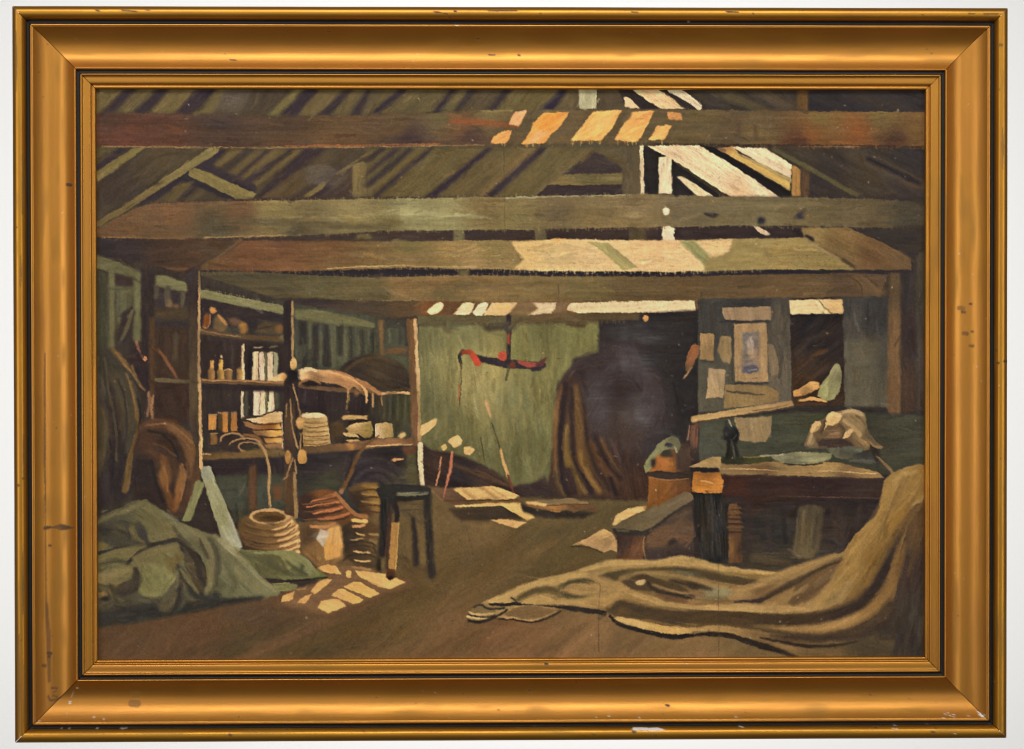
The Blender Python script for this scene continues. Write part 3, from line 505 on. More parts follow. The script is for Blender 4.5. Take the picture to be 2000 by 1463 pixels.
p([(518, 746), (532, 738), (546, 731), (556, 728), (563, 733), (562, 746), (540, 750)], (238, 198, 144), 1, L='painted_cloth', rough=.5, imp=.9); e(556, 738, 6, 7, (220, 160, 80), blur_=1.5, rough=.4)
for x, w, yt, yn, c in ((414, 13, 704, 722, (188, 138, 74)), (432, 14, 703, 724, (198, 152, 72)), (447, 14, 723, 723, (152, 116, 66)), (469, 12, 720, 720, (204, 158, 88))):
    if yt < yn: p([(x - 3.5, yt), (x + 3.5, yt), (x + 4.5, yn), (x - 4.5, yn)], c, L='painted_bottle', ang=90, rough=.3)
    p([(x - w / 2, yn + 2), (x - w / 4, yn - 2), (x + w / 4, yn - 2), (x + w / 2, yn + 2), (x + w / 2, 743), (x - w / 2, 743)], [(x - 6, 735, (96, 72, 44)), (x + 4, 735, c)], L='painted_bottle', ang=90, rough=.3)
st([(474, 722), (476, 732), (474, 742)], 3.5, (238, 206, 158), 1.2, rough=.4); e(433, 697, 2.4, 3, (222, 190, 150)); st([(437, 724), (446, 721), (453, 724)], 1.6, (196, 160, 110), 1.2)
st([(393, 745), (440, 746), (500, 748), (572, 751)], 9, (102, 79, 55), 1.6, L='painted_shelf_board', rough=.3); st([(395, 742), (440, 744), (500, 746), (566, 749)], 2.6, (164, 124, 84), 1.4, rough=1.)
p([(393, 752), (572, 758), (572, 768), (393, 760)], (50, 41, 40), 1.5)
C = 'painted_tin'
for x, w, y0, y1, c in ((416, 15, 811, 840, (188, 132, 66)), (431, 8, 808, 842, (92, 70, 44)), (441, 11, 807, 844, (184, 126, 60)), (458, 11, 808, 842, (166, 112, 56)), (419, 13, 848, 868, (122, 90, 50))):
    p([(x - w / 2, y0), (x + w / 2, y0), (x + w / 2, y1), (x - w / 2, y1)], c, L=C, ang=90, rough=.3)
    st([(x - w / 2, y0 - 1), (x + w / 2, y0 - 1)], 2.2, (150, 122, 90), 1.2, rough=.7)
st([(449, 808), (449, 842)], 5, (66, 58, 44), 1.5)
Bk = 'painted_book'
p([(472, 815), (476, 830), (486, 845), (500, 852), (500, 874), (551, 876), (552, 806), (500, 812)], (62, 48, 40), 1, L=Bk)
for P_, c in (([(476, 824), (498, 828), (548, 826), (550, 838), (500, 839), (478, 833)], [(490, 832, (150, 110, 70)), (530, 833, (134, 84, 44)), (548, 834, (216, 164, 80))]), ([(480, 820), (494, 817), (512, 814), (530, 806), (550, 804), (551, 825), (510, 828), (494, 825)], [(495, 820, (232, 204, 164)), (515, 820, (226, 188, 134)), (540, 812, (228, 196, 150)), (535, 822, (192, 158, 100))]), ([(494, 842), (551, 840), (552, 853), (530, 854), (498, 850)], [(500, 846, (124, 92, 60)), (545, 847, (220, 166, 84))]), ([(516, 857), (551, 855), (552, 866), (520, 866)], [(525, 861, (176, 126, 66)), (546, 861, (222, 168, 88))]), ([(516, 868), (552, 866), (553, 876), (520, 876)], (150, 114, 78))):
    p(P_, c, L=Bk, ang=-2, rough=.4, imp=.7)
st([(551, 806), (552, 840), (553, 876)], 2.4, (214, 186, 148), 1.4, rough=.9)
st([(495, 828), (520, 830), (550, 827)], 1.8, (88, 60, 38), 1.2); st([(500, 840), (550, 840)], 2, (76, 50, 34), 1.2)
# loops of rope on the shelf and the strand running down
K = 'painted_rope'
p([(430, 870), (436, 853), (455, 845), (475, 850), (512, 868), (512, 884), (430, 884)], (60, 48, 42), 2)
for cx, cy, rx, ry, a0, a1, w in ((455, 862, 24, 16, 180, 345, 4), (480, 872, 32, 15, 190, 340, 3), (487, 874, 22, 10, 190, 350, 3), (490, 872, 24, 12, 20, 180, 4)):
    arc(cx, cy, rx, ry, a0, a1, w, (158, 126, 88), L=K, rough=.5, soft=1.4)
p([(476, 872), (492, 868), (510, 876), (498, 884), (484, 882)], (64, 58, 44), 1.5); st([(478, 850), (500, 854), (512, 866)], 6, (122, 88, 54), 2, L=K, rough=.4)
p([(393, 884), (470, 884), (500, 878), (560, 876), (560, 892), (470, 896), (393, 900)], [(420, 892, (108, 84, 54)), (500, 886, (112, 90, 56)), (540, 884, (104, 84, 54))], 1.5, L='painted_shelf_board', rough=.3); st([(396, 886), (412, 888)], 3, (190, 160, 120), 1.4, rough=.8)
p([(393, 900), (560, 893), (560, 925), (393, 930)], (51, 42, 41), 2, L=Lw)
p([(422, 932), (480, 932), (480, 996), (430, 996)], (72, 75, 60), 2, L=Lw); p([(502, 930), (556, 932), (556, 990), (502, 996)], (70, 72, 58), 2, L=Lw)
p([(487, 912), (500, 910), (501, 996), (488, 996)], (96, 68, 46), 1.5, L='painted_post#2', ang=90); p([(532, 950), (552, 948), (552, 975), (536, 978)], (112, 72, 42), 3, op=.8)
st([(506, 864), (517, 880), (524, 905), (527, 925), (525, 955), (529, 994)], [5, 5, 5.5, 6, 5, 4], (176, 142, 94), 1.6, L=K, rough=.6)
# front-left post with its sunlit edge
p([(369, 526), (389, 526), (391, 700), (392, 860), (394, 920), (388, 960), (374, 1000), (366, 1000), (384, 880), (370, 830)], [(378, 560, (60, 48, 44)), (378, 660, (76, 62, 48)), (380, 760, (86, 72, 54)), (385, 860, (72, 58, 46)), (384, 950, (92, 66, 46))], 1, L='painted_shelf_post', ang=90)
st([(390, 530), (390, 570), (389, 680), (391, 780), (392, 860), (394, 914)], [4, 5, 5, 6, 6, 7], [(390, 545, (110, 96, 74)), (390, 580, (178, 146, 106)), (390, 700, (148, 122, 90)), (391, 790, (196, 162, 114)), (393, 880, (206, 170, 120))], 1.4, L='painted_shelf_post', rough=.6)
# wall behind the second bay
p([(576, 622), (735, 640), (740, 720), (576, 735)], [(600, 660, (72, 74, 60)), (660, 680, (84, 92, 70)), (710, 660, (80, 86, 68)), (720, 710, (66, 66, 54))], 1.5, L=Lw, ang=90, var=.12)
for P_ in ([(582, 626), (601, 626), (600, 672), (583, 676)], [(611, 626), (624, 628), (622, 720), (611, 716)], [(634, 628), (642, 634), (644, 668), (647, 716), (632, 716), (630, 690), (622, 680)], [(590, 700), (604, 684), (600, 716), (588, 720)]):
    p(P_, (56, 50, 45), 2, op=.95, ang=90)
for x, y0, y1, w in ((664, 640, 690, 12), (686, 640, 700, 9), (708, 645, 690, 6), (729, 645, 700, 8)): st([(x, y0), (x + 1, y1)], w, (54, 50, 42), 5, op=.8)
for x, y0, y1, w in ((606, 628, 680, 6), (628, 650, 690, 7), (652, 640, 715, 8), (675, 645, 690, 6), (700, 660, 695, 8)): st([(x, y0), (x, y1)], w, (96, 102, 78), 4, op=.7)
p([(576, 604), (640, 609), (700, 622), (733, 632), (733, 640), (680, 637), (620, 630), (576, 622)], (105, 109, 79), 1.5, L='painted_wall_post', ang=9, rough=.4)
p([(733, 620), (800, 626), (800, 690), (742, 690)], (66, 60, 50), 2, L=Lw); p([(752, 642), (790, 640), (790, 680), (752, 680)], (74, 75, 60), 2, ang=90, L=Lw); st([(760, 645), (762, 670)], 5, (94, 98, 78), 3); st([(782, 648), (782, 670)], 5, (62, 58, 48), 3)
p([(739, 624), (749, 626), (751, 696), (743, 696)], (112, 90, 60), 1.5, L='painted_post#5', ang=90); p([(749, 681), (796, 678), (796, 691), (750, 693)], (100, 78, 54), 1.5, L='painted_shelf_board')
p([(752, 694), (798, 694), (798, 730), (775, 722)], (78, 80, 60), 3, L=Lw)
p([(640, 760), (652, 735), (680, 706), (720, 692), (765, 700), (795, 725), (800, 768), (745, 770), (700, 748)], [(690, 720, (60, 49, 42)), (740, 720, (74, 60, 45)), (780, 745, (62, 50, 40))], 2, L='painted_heap#2', sm=True, ang=20, var=.12); arc(735, 765, 75, 66, 220, 300, 6, (86, 70, 48), op=.7, soft=4)
# second bay: board, pelt, baskets, bowls
p([(576, 742), (700, 755), (810, 766), (812, 872), (576, 880)], [(620, 780, (52, 42, 42)), (700, 800, (52, 42, 40)), (740, 800, (64, 56, 44)), (790, 800, (70, 70, 54)), (800, 850, (66, 62, 48)), (640, 850, (66, 54, 42))], 1.5, L=Lw, ang=90, var=.14)
for x in (752, 764, 778, 792): st([(x, 776), (x - 2, 820)], 4, (88, 90, 68), 3, op=.6)
st([(586, 754), (640, 760), (700, 764), (745, 768)], 8, (104, 80, 58), 1.6, L='painted_shelf_board', rough=.3); st([(746, 769), (780, 768), (809, 769)], 5, (222, 168, 114), 1.3, L='painted_shelf_board', rough=.5, imp=.8)
Pl = 'painted_pelt'
p([(580, 727), (600, 721), (642, 722), (672, 727), (690, 736), (702, 746), (724, 756), (738, 768), (724, 768), (718, 765), (717, 790), (712, 772), (700, 762), (690, 755), (684, 762), (681, 776), (677, 792), (679, 760), (658, 751), (628, 746), (608, 742), (590, 746)], [(590, 732, (208, 172, 124)), (630, 728, (206, 160, 110)), (660, 735, (176, 130, 84)), (620, 740, (128, 98, 68)), (690, 748, (184, 136, 88)), (720, 764, (120, 94, 58))], 1, L=Pl, ang=15, rough=.5, imp=.8)
st([(580, 728), (600, 722), (618, 724)], [8, 9, 5], (232, 202, 158), 1.4, L=Pl, rough=.5, imp=1.); st([(584, 738), (600, 736)], [7, 4], (224, 190, 146), 1.4, L=Pl, rough=.5); arc(606, 752, 20, 10, 190, 345, 4, (150, 110, 66), soft=2); e(606, 751, 15, 5, (48, 38, 34), blur_=1.5)
st([(640, 726), (680, 738), (712, 758), (716, 785)], [4, 5, 6, 3], (216, 164, 108), 2, L=Pl, rough=.6)
st([(696, 742), (715, 752), (742, 769)], [6, 10, 6], (158, 114, 72), 2, L=Pl, rough=.4); st([(728, 770), (729, 795)], 4, (176, 138, 96), 1.6, rough=.7, L=Pl); st([(746, 772), (747, 792)], 3, (150, 120, 84), 1.6, rough=.7, L=Pl); st([(682, 772), (677, 800)], 3, (120, 102, 56), 2, rough=.7); e(697, 769, 5, 4, (150, 104, 68), blur_=1.5)
Bs = 'painted_basket'
p([(589, 812), (600, 806), (625, 806), (638, 812), (643, 840), (646, 868), (620, 873), (593, 872)], [(600, 830, (156, 128, 82)), (620, 850, (148, 118, 72)), (642, 840, (190, 162, 112))], 1, L=Bs, ang=3, rough=.4, var=.2, ss=3.4)
e(612, 812, 24, 5.5, (236, 208, 168), L=Bs, rough=.4, imp=.9)
for y in (825, 833, 842, 851, 859, 866): st([(594, y + 1), (615, y + 3), (642, y)], 1.8, (104, 78, 46), 1.2, op=.75, rough=.5); st([(600, y - 3), (640, y - 4)], 2, (192, 164, 116), 1.4, op=.6, rough=.8)
p([(645, 828), (662, 822), (674, 832), (676, 850), (648, 856)], (80, 62, 42), 2.5, L='painted_heap#3')
p([(669, 814), (690, 811), (718, 812), (717, 819), (670, 820)], (190, 156, 98), L='painted_hat', rough=.5)
p([(676, 838), (690, 828), (724, 824), (730, 838), (728, 852), (714, 858), (700, 848), (684, 846)], [(695, 832, (200, 172, 124)), (722, 840, (150, 130, 70)), (690, 842, (170, 140, 92)), (715, 852, (134, 106, 58))], 1.2, L='painted_bowl', rough=.4)
p([(668, 847), (682, 845), (697, 848), (702, 856), (676, 853)], (212, 184, 128), L='painted_bowl#2', rough=.4, imp=.8); p([(676, 859), (702, 860), (701, 868), (684, 866)], (196, 164, 108), L='painted_bowl#2', rough=.4)
p([(733, 828), (752, 825), (768, 828), (770, 856), (733, 857)], [(737, 840, (238, 216, 184)), (745, 835, (196, 164, 104)), (760, 842, (164, 134, 78)), (768, 850, (150, 130, 84))], L='painted_box', ang=90, rough=.4, imp=.8)
e(785, 851, 8, 5, (204, 178, 122), rot=-25, L='painted_pebble', rough=.4)
p([(590, 874), (650, 868), (740, 858), (812, 856), (814, 866), (740, 874), (680, 882), (590, 888)], [(620, 880, (100, 78, 54)), (700, 870, (118, 90, 62)), (760, 864, (150, 112, 76)), (805, 862, (120, 86, 58))], 1.2, L='painted_shelf_board', rough=.4); st([(712, 873), (760, 870), (806, 869)], 2.4, (206, 166, 116), 1.2, rough=.9)
# under the second bay
p([(576, 888), (700, 880), (812, 872), (816, 950), (740, 960), (700, 960), (576, 960)], [(620, 905, (50, 42, 42)), (640, 945, (66, 72, 58)), (700, 920, (60, 50, 50)), (770, 900, (48, 41, 40)), (800, 930, (84, 78, 58))], 2, L=Lw, var=.1)
p([(795, 878), (812, 872), (818, 946), (798, 948)], (86, 80, 58), 2, L='painted_shelf_post#2'); p([(785, 874), (815, 872), (812, 886), (790, 888)], (104, 72, 52), 2, L='painted_shelf_post#2')
st([(769, 899), (788, 897)], [6, 3], (208, 156, 96), 1.4, rough=.5)
Cd = 'painted_net_coil'
for r in range(6): arc(735, 965, 62 - r * 8, 68 - r * 9, 195, 345, 5, (72, 62, 62) if r % 2 == 0 else (50, 43, 44), L=Cd, op=.6, soft=4, rough=.3)
# coils: yellow behind, orange in front
Cy = 'painted_rope_coil'
p([(688, 948), (705, 944), (738, 944), (744, 970), (744, 1004), (722, 1010), (700, 995), (680, 970)], [(725, 955, (140, 106, 54)), (735, 985, (150, 114, 58)), (700, 975, (56, 44, 38)), (715, 1000, (84, 58, 40))], 1.5, L=Cy, ang=-5)
for y in (958, 972, 988, 1000): st([(698, y + 4), (720, y - 1), (744, y + 1)], 3.2, (70, 52, 36), 1.6, op=.85)
for y in (950, 965, 980): st([(708, y), (742, y + 3)], 3.4, (164, 128, 68), 2, op=.7, rough=.6)
Co = 'painted_rope_coil#2'
p([(583, 972), (598, 964), (612, 958), (640, 955), (655, 962), (672, 982), (692, 1002), (714, 1012), (692, 1026), (624, 1026), (584, 1012)], [(600, 980, (66, 48, 40)), (630, 962, (130, 84, 46)), (650, 990, (120, 78, 46)), (600, 1010, (64, 48, 40)), (660, 1012, (110, 74, 44))], 1.5, L=Co, ang=-10)
for P_ in ([(608, 980), (636, 972), (656, 967)], [(600, 990), (636, 986), (661, 980)], [(614, 1004), (644, 998), (669, 991)], [(622, 1014), (654, 1011), (681, 1004)]):
    st(P_, [3, 6, 6], (184, 114, 68), 1.8, L=Co, rough=.5); st([(x, y + 6) for x, y in P_], 3, (70, 48, 36), 2, op=.7)
st([(656, 962), (674, 984), (692, 1003), (716, 1011)], [6, 8, 8, 9], (158, 108, 64), 1.8, L=Co, rough=.5)
for k_ in range(7):                                     # more turns of rope round both coils
    y_ = 972 + k_ * 7.5
    st([(590 + k_, y_ + 6), (616 + k_ * 2, y_ + 3), (648 + k_ * 4, y_ - 3)], [2, 3, 3], (146, 98, 60) if k_ % 2 else (58, 44, 37), 2, L=Co, op=.5, rough=.6)
# stick leaning on the bench
st([(740, 852), (712, 872), (698, 895), (682, 930), (668, 962)], [4, 6, 8, 8, 6], (104, 76, 48), 1.8, L='painted_stick#2', rough=.6); st([(690, 880), (686, 905), (676, 938)], 4, (52, 42, 38), 2, rough=.5); e(667, 960, 4, 6, (150, 110, 84), rough=.5); p([(676, 866), (696, 868), (690, 880), (682, 876)], (166, 116, 62), 1.5)
# pale coil behind the stool
Cz = 'painted_rope_coil#3'
p([(668, 1030), (688, 1018), (720, 1016), (742, 1030), (745, 1090), (738, 1112), (700, 1106), (672, 1090)], [(690, 1050, (66, 52, 40)), (725, 1040, (88, 66, 44)), (735, 1060, (104, 84, 54)), (700, 1090, (76, 60, 42))], 1.5, L=Cz)
for x0, y0, x1, y1, c, w in ((690, 1017, 716, 1019, (222, 174, 98), 7), (690, 1028, 712, 1026, (206, 150, 92), 5), (697, 1042, 712, 1046, (180, 146, 92), 4), (686, 1055, 710, 1052, (160, 128, 80), 3), (692, 1077, 722, 1080, (196, 160, 108), 3), (694, 1095, 722, 1096, (196, 160, 104), 4), (690, 1108, 724, 1113, (200, 160, 104), 5), (724, 1044, 738, 1044, (150, 122, 76), 5), (724, 1056, 736, 1060, (136, 110, 72), 6), (726, 1070, 736, 1074, (130, 104, 68), 5)):
    st([(x0, y0), ((x0 + x1) / 2, (y0 + y1) / 2 + 1), (x1, y1)], w, c, 1.6, L=Cz, rough=.6)
for y in (1062, 1070, 1086): arc(705, y + 14, 34, 18, 195, 330, 3, (56, 45, 38), op=.8, soft=2)
# ringed pot of coiled rope, front left
Cw = 'painted_rope_coil#4'
p([(472, 1012), (500, 1000), (530, 994), (560, 1000), (574, 1010), (583, 1030), (584, 1060), (582, 1082), (548, 1079), (500, 1076), (470, 1064), (462, 1042)], [(485, 1030, (96, 74, 46)), (490, 1062, (82, 62, 42)), (535, 1045, (118, 90, 54)), (515, 1024, (124, 96, 58)), (575, 1040, (196, 152, 92)), (575, 1070, (196, 152, 96))], 1.5, L=Cw, ang=-8)
for P_ in ([(533, 1036), (555, 1032), (572, 1018)], [(538, 1046), (560, 1043), (580, 1028)], [(544, 1056), (565, 1053), (583, 1042)], [(548, 1068), (566, 1064), (584, 1056)], [(558, 1076), (572, 1074), (585, 1067)], [(570, 1082), (584, 1078)]):
    st(P_, [4, 7, 6], (228, 184, 122), 1.6, L=Cw, rough=.5, imp=.8); st([(x - 4, y + 5) for x, y in P_], 2.4, (96, 62, 36), 1.4, op=.8)
st([(466, 1040), (500, 1052), (535, 1050)], 2.4, (140, 100, 66), 1.6, op=.6); st([(470, 1056), (505, 1064), (540, 1062)], 2.4, (132, 94, 60), 1.6, op=.5)
e(527, 1009, 40, 15, (192, 154, 104), L=Cw, rough=.3, imp=.7); e(526, 1010, 33, 10.5, (108, 82, 48), L=Cw, ang=0); e(532, 1013, 24, 6, (84, 60, 36), blur_=2)
for k_ in range(5):
    y_ = 1022 + k_ * 13
    arc(528, y_ - 4, 58 - abs(k_ - 2) * 2, 19, 25, 150, 2.6, (72, 52, 36), L=Cw, op=.55, soft=2)
    arc(528, y_ - 8, 58 - abs(k_ - 2) * 2, 19, 60, 150, 2.4, (150, 116, 72), L=Cw, op=.4, soft=2)
# centre post, cords and net floats
p([(554, 588), (572, 586), (576, 700), (577, 860), (580, 960), (581, 1010), (556, 1004), (556, 860)], [(562, 640, (50, 42, 40)), (562, 760, (56, 44, 40)), (566, 830, (84, 64, 48)), (566, 900, (72, 56, 46)), (567, 960, (88, 66, 46))], 1, L='painted_shelf_post#3', ang=90)
st([(572, 590), (572, 640), (573, 704)], [4, 5, 4], (152, 126, 88), 1.4, L='painted_shelf_post#3', rough=.4); st([(576, 925), (577, 960), (579, 1010)], [4, 7, 7], (148, 120, 80), 1.8, L='painted_shelf_post#3', rough=.5)
for P_ in ([(573, 752), (580, 780), (588, 812)], [(567, 780), (570, 820), (574, 845), (582, 876)], [(560, 790), (560, 815)], [(588, 850), (587, 880)], [(572, 895), (566, 915), (560, 930)], [(576, 900), (580, 925)], [(563, 930), (555, 936)]):
    st(P_, 3, (148, 120, 84), 1.4, L='painted_cord', rough=.7)
for cx, cy, rx, ry, c in ((574, 712, 7, 12, (212, 174, 110)), (586, 827, 7, 12, (206, 160, 94)), (563, 893, 6, 13, (196, 142, 74)), (591, 893, 9.5, 14.5, (202, 150, 78)), (557, 736, 4, 7, (200, 150, 84))):
    e(cx, cy, rx, ry, [(cx - 3, cy - 3, c), (cx + 5, cy + 8, tuple(int(v * .82) for v in c))], L='painted_float', rough=.25, imp=.8)
p([(561, 724), (584, 722), (584, 744), (564, 748)], (42, 37, 35), 2.5)
# right-hand post with its sunlit edge
p([(795, 624), (812, 624), (816, 720), (820, 850), (820, 872), (806, 872), (800, 740)], [(803, 660, (112, 84, 54)), (806, 740, (104, 80, 54)), (812, 840, (118, 88, 62))], 1, L='painted_shelf_post#2', ang=90)
st([(811, 626), (814, 680), (818, 760), (819, 800), (820, 858)], [6, 7, 7, 5, 8], [(812, 640, (200, 168, 124)), (815, 700, (206, 178, 134)), (818, 800, (158, 134, 94)), (820, 850, (178, 146, 104))], 1.4, L='painted_shelf_post#2', rough=.5)
st([(821, 868), (822, 900), (826, 946)], [9, 10, 8], (230, 208, 170), 1.4, L='painted_shelf_post#2', rough=.7, imp=1.)
# label tags on the wall and rods
T_ = 'painted_tag'
p([(824, 832), (850, 818), (856, 820), (851, 832), (826, 852), (822, 848)], (222, 184, 124), L=T_, ang=-30, rough=.4, imp=.9); p([(874, 864), (880, 856), (896, 850), (904, 860), (900, 870), (886, 876), (880, 866)], (224, 190, 132), L=T_, rough=.5, imp=.9); p([(862, 872), (872, 868), (874, 876), (866, 881)], (206, 176, 110), L=T_, rough=.4); p([(906, 874), (920, 871), (927, 880), (918, 890), (908, 888)], (222, 184, 118), L=T_, rough=.5, imp=.9)
# bucket with paper
Bu = 'painted_bucket'
p([(590, 1026), (600, 1018), (655, 1020), (668, 1030), (672, 1090), (652, 1104), (612, 1106), (590, 1080)], [(600, 1050, (88, 66, 46)), (615, 1075, (132, 100, 58)), (640, 1090, (140, 106, 60)), (655, 1060, (200, 152, 84))], 1.5, L=Bu, ang=90)
p([(640, 1034), (662, 1028), (668, 1060), (667, 1088), (636, 1096), (634, 1070)], [(642, 1070, (212, 158, 78)), (656, 1050, (212, 164, 96)), (664, 1080, (198, 146, 80))], 1.2, L=Bu, ang=90, rough=.4)
st([(608, 1028), (630, 1030), (655, 1023)], [5, 7, 5], (184, 128, 76), 1.6, L=Bu, rough=.4)
p([(618, 1054), (626, 1034), (634, 1036), (644, 1041), (632, 1069)], (204, 190, 170), L='painted_paper', rough=.3, imp=.9); p([(607, 1048), (614, 1040), (622, 1040), (619, 1051)], (104, 102, 94), L='painted_paper')

# ---- right-hand room ------------------------------------------------------
V = 'painted_partition'
p([(1364, 584), (1546, 582), (1546, 810), (1364, 818)], [(1380, 620, (66, 61, 54)), (1460, 595, (60, 55, 50)), (1390, 740, (86, 83, 72)), (1530, 640, (84, 77, 67)), (1530, 760, (98, 92, 82)), (1400, 790, (92, 88, 76))], 1, L=V, ang=90)
p([(1645, 582), (1740, 580), (1740, 806), (1645, 806)], [(1665, 620, (72, 68, 62)), (1710, 620, (58, 53, 49)), (1680, 700, (92, 88, 75)), (1720, 700, (76, 70, 60)), (1690, 780, (92, 88, 76))], 1, L=V, ang=90)
p([(1666, 668), (1712, 667), (1714, 720), (1690, 790), (1660, 790)], (96, 92, 78), 6, op=.6, L=V)
Dr = 'painted_hatch'
p([(1543, 610), (1647, 608), (1650, 796), (1550, 796)], [(1570, 640, (44, 37, 35)), (1590, 720, (62, 48, 38)), (1620, 680, (46, 38, 35)), (1570, 760, (66, 48, 34))], 1, L=Dr, ang=-40, var=.15)
st([(1585, 700), (1600, 690), (1616, 684)], [6, 10, 5], (88, 62, 40), 4, L=Dr, op=.8); st([(1580, 664), (1610, 650)], 8, (66, 56, 48), 6, op=.6); st([(1575, 735), (1590, 745)], 6, (84, 56, 36), 5, op=.6)
p([(1542, 587), (1600, 585), (1646, 586), (1647, 613), (1600, 613), (1543, 615)], [(1560, 600, (232, 204, 160)), (1600, 600, (232, 204, 160)), (1630, 600, (212, 180, 128))], 1, L='painted_sun_patch#hatch', rough=.4, imp=1.); st([(1600, 587), (1612, 602), (1625, 613)], 1.8, (98, 84, 62), 1.1, rough=.4); st([(1612, 602), (1608, 614)], 2.4, (120, 110, 80), 1.2, rough=.6)
p([(1627, 716), (1634, 710), (1642, 713), (1645, 735), (1640, 765), (1628, 782), (1612, 784), (1598, 774), (1604, 752), (1618, 734)], [(1634, 718, (150, 152, 118)), (1610, 765, (152, 158, 110)), (1632, 750, (144, 144, 106)), (1640, 740, (116, 112, 88))], L='painted_cloth#2', rough=.4, imp=.9, ang=110)
p([(1549, 763), (1562, 760), (1574, 751), (1584, 745), (1600, 746), (1603, 757), (1590, 764), (1578, 770), (1566, 774), (1551, 776)], [(1556, 766, (214, 156, 86)), (1590, 752, (214, 164, 96)), (1575, 768, (150, 116, 68))], L='painted_cloth', rough=.5, imp=.9); st([(1562, 784), (1585, 779), (1602, 782), (1615, 786)], [4, 7, 6, 3], (212, 162, 94), 1.4, rough=.4); st([(1552, 792), (1580, 790), (1612, 790)], 5, (84, 60, 42), 3)
# lower wall
p([(1366, 806), (1745, 800), (1820, 800), (1820, 920), (1740, 930), (1366, 900)], [(1390, 860, (78, 86, 70)), (1420, 840, (76, 80, 64)), (1530, 850, (70, 72, 56)), (1620, 820, (68, 68, 54)), (1700, 850, (60, 62, 52)), (1780, 850, (70, 68, 54))], 1, L='painted_dado', var=.09)
p([(1366, 808), (1480, 796), (1640, 794), (1745, 796), (1820, 804), (1820, 812), (1740, 808), (1560, 806), (1366, 820)], (52, 46, 42), 2, L=V)
p([(1349, 814), (1470, 794), (1548, 783), (1551, 794), (1480, 806), (1352, 826)], [(1370, 818, (186, 156, 106)), (1460, 800, (174, 146, 100)), (1540, 790, (168, 138, 96))], .8, L='painted_plank', rough=.3, imp=.8, ang=-9); st([(1352, 827), (1440, 813), (1480, 807), (1550, 796)], 2.6, (84, 70, 52), 1.3); st([(1470, 802), (1500, 799), (1540, 791)], 2, (112, 92, 66), 1.4)
# papers pinned up
Pp = 'painted_pinned_paper'
for P_, c in (([(1411, 601), (1460, 600), (1506, 599), (1506, 625), (1460, 627), (1417, 626), (1413, 615)], (151, 130, 105)), ([(1368, 651), (1395, 653), (1395, 705), (1367, 702)], [(1380, 660, (162, 134, 94)), (1380, 695, (142, 118, 82))]), ([(1409, 656), (1429, 658), (1430, 700), (1426, 710), (1412, 707), (1402, 686)], (142, 124, 92)), ([(1500, 672), (1512, 674), (1519, 700), (1524, 730), (1508, 735), (1503, 715)], (128, 114, 94)), ([(1385, 720), (1418, 722), (1413, 778), (1404, 777), (1380, 779)], [(1390, 730, (166, 146, 118)), (1395, 770, (170, 150, 116))]), ([(1416, 752), (1460, 751), (1502, 755), (1523, 766), (1520, 784), (1480, 792), (1414, 798), (1415, 770)], [(1440, 758, (132, 114, 84)), (1440, 785, (148, 126, 84)), (1500, 775, (136, 114, 78))]), ([(1434, 816), (1470, 816), (1507, 813), (1507, 845), (1497, 864), (1470, 864), (1444, 860)], (148, 130, 99))):
    p(P_, c, 1, L=Pp, rough=.35, ang=80)
st([(1421, 765), (1450, 768), (1495, 772)], [3, 5, 2], (84, 72, 56), 2, rough=.4); st([(1408, 629), (1470, 629), (1506, 628)], 4, (56, 50, 48), 2, op=.7); st([(1436, 749), (1500, 749)], 4, (56, 52, 48), 2, op=.7); st([(1368, 705), (1394, 707)], 4, (58, 54, 46), 2, op=.7); st([(1430, 633), (1431, 745)], 2.4, (66, 58, 50), 2, op=.7)
Pi = 'painted_pinned_picture'
p([(1434, 633), (1498, 631), (1501, 747), (1436, 745)], (160, 135, 102), 1, L=Pi, ang=90, rough=.3); p([(1450, 650), (1484, 648), (1484, 728), (1450, 730)], [(1460, 655, (118, 114, 112)), (1480, 670, (122, 112, 104)), (1455, 700, (116, 110, 106)), (1475, 700, (146, 126, 108))], 2, L=Pi); e(1466, 672, 7, 9, (158, 146, 138), blur_=2.5, rough=.5); e(1470, 688, 10, 7, (166, 146, 124), blur_=3, rough=.5); e(1472, 698, 6, 5, (164, 140, 116), blur_=2)
p([(1451, 716), (1466, 713), (1482, 716), (1484, 726), (1468, 730), (1453, 728)], (84, 86, 100), 2, L=Pi, rough=.7, op=.85); st([(1453, 713), (1466, 711)], 2.5, (150, 140, 124), 1.5, rough=.9); st([(1462, 724), (1478, 722)], 2.5, (140, 138, 134), 1.5, rough=.9)
p([(1351, 676), (1358, 672), (1366, 676), (1365, 692), (1356, 712), (1344, 728), (1339, 722), (1341, 700), (1346, 684)], [(1358, 680, (148, 94, 56)), (1350, 700, (134, 90, 58)), (1342, 720, (104, 78, 54))], 1, L='painted_fish', rough=.4, ang=115); st([(1352, 718), (1337, 738)], 3.4, (160, 128, 92), 1.4, rough=.5)
# right-hand posts
p([(1736, 534), (1758, 534), (1759, 640), (1760, 808), (1734, 808), (1735, 640)], [(1748, 560, (90, 74, 54)), (1746, 660, (112, 88, 62)), (1746, 780, (110, 86, 60))], 1.5, L='painted_post#11', ang=90); st([(1748, 675), (1757, 660)], 4, (84, 66, 50), 3)
p([(1762, 530), (1786, 530), (1790, 640), (1786, 806), (1762, 806)], [(1770, 560, (54, 47, 44)), (1775, 660, (58, 46, 42)), (1775, 760, (72, 54, 42))], 2, ang=90, L='painted_post#12'); p([(1790, 500), (1820, 490), (1820, 806), (1790, 806)], [(1800, 560, (68, 60, 48)), (1800, 760, (72, 62, 54))], 2, ang=90, L='painted_post#12')

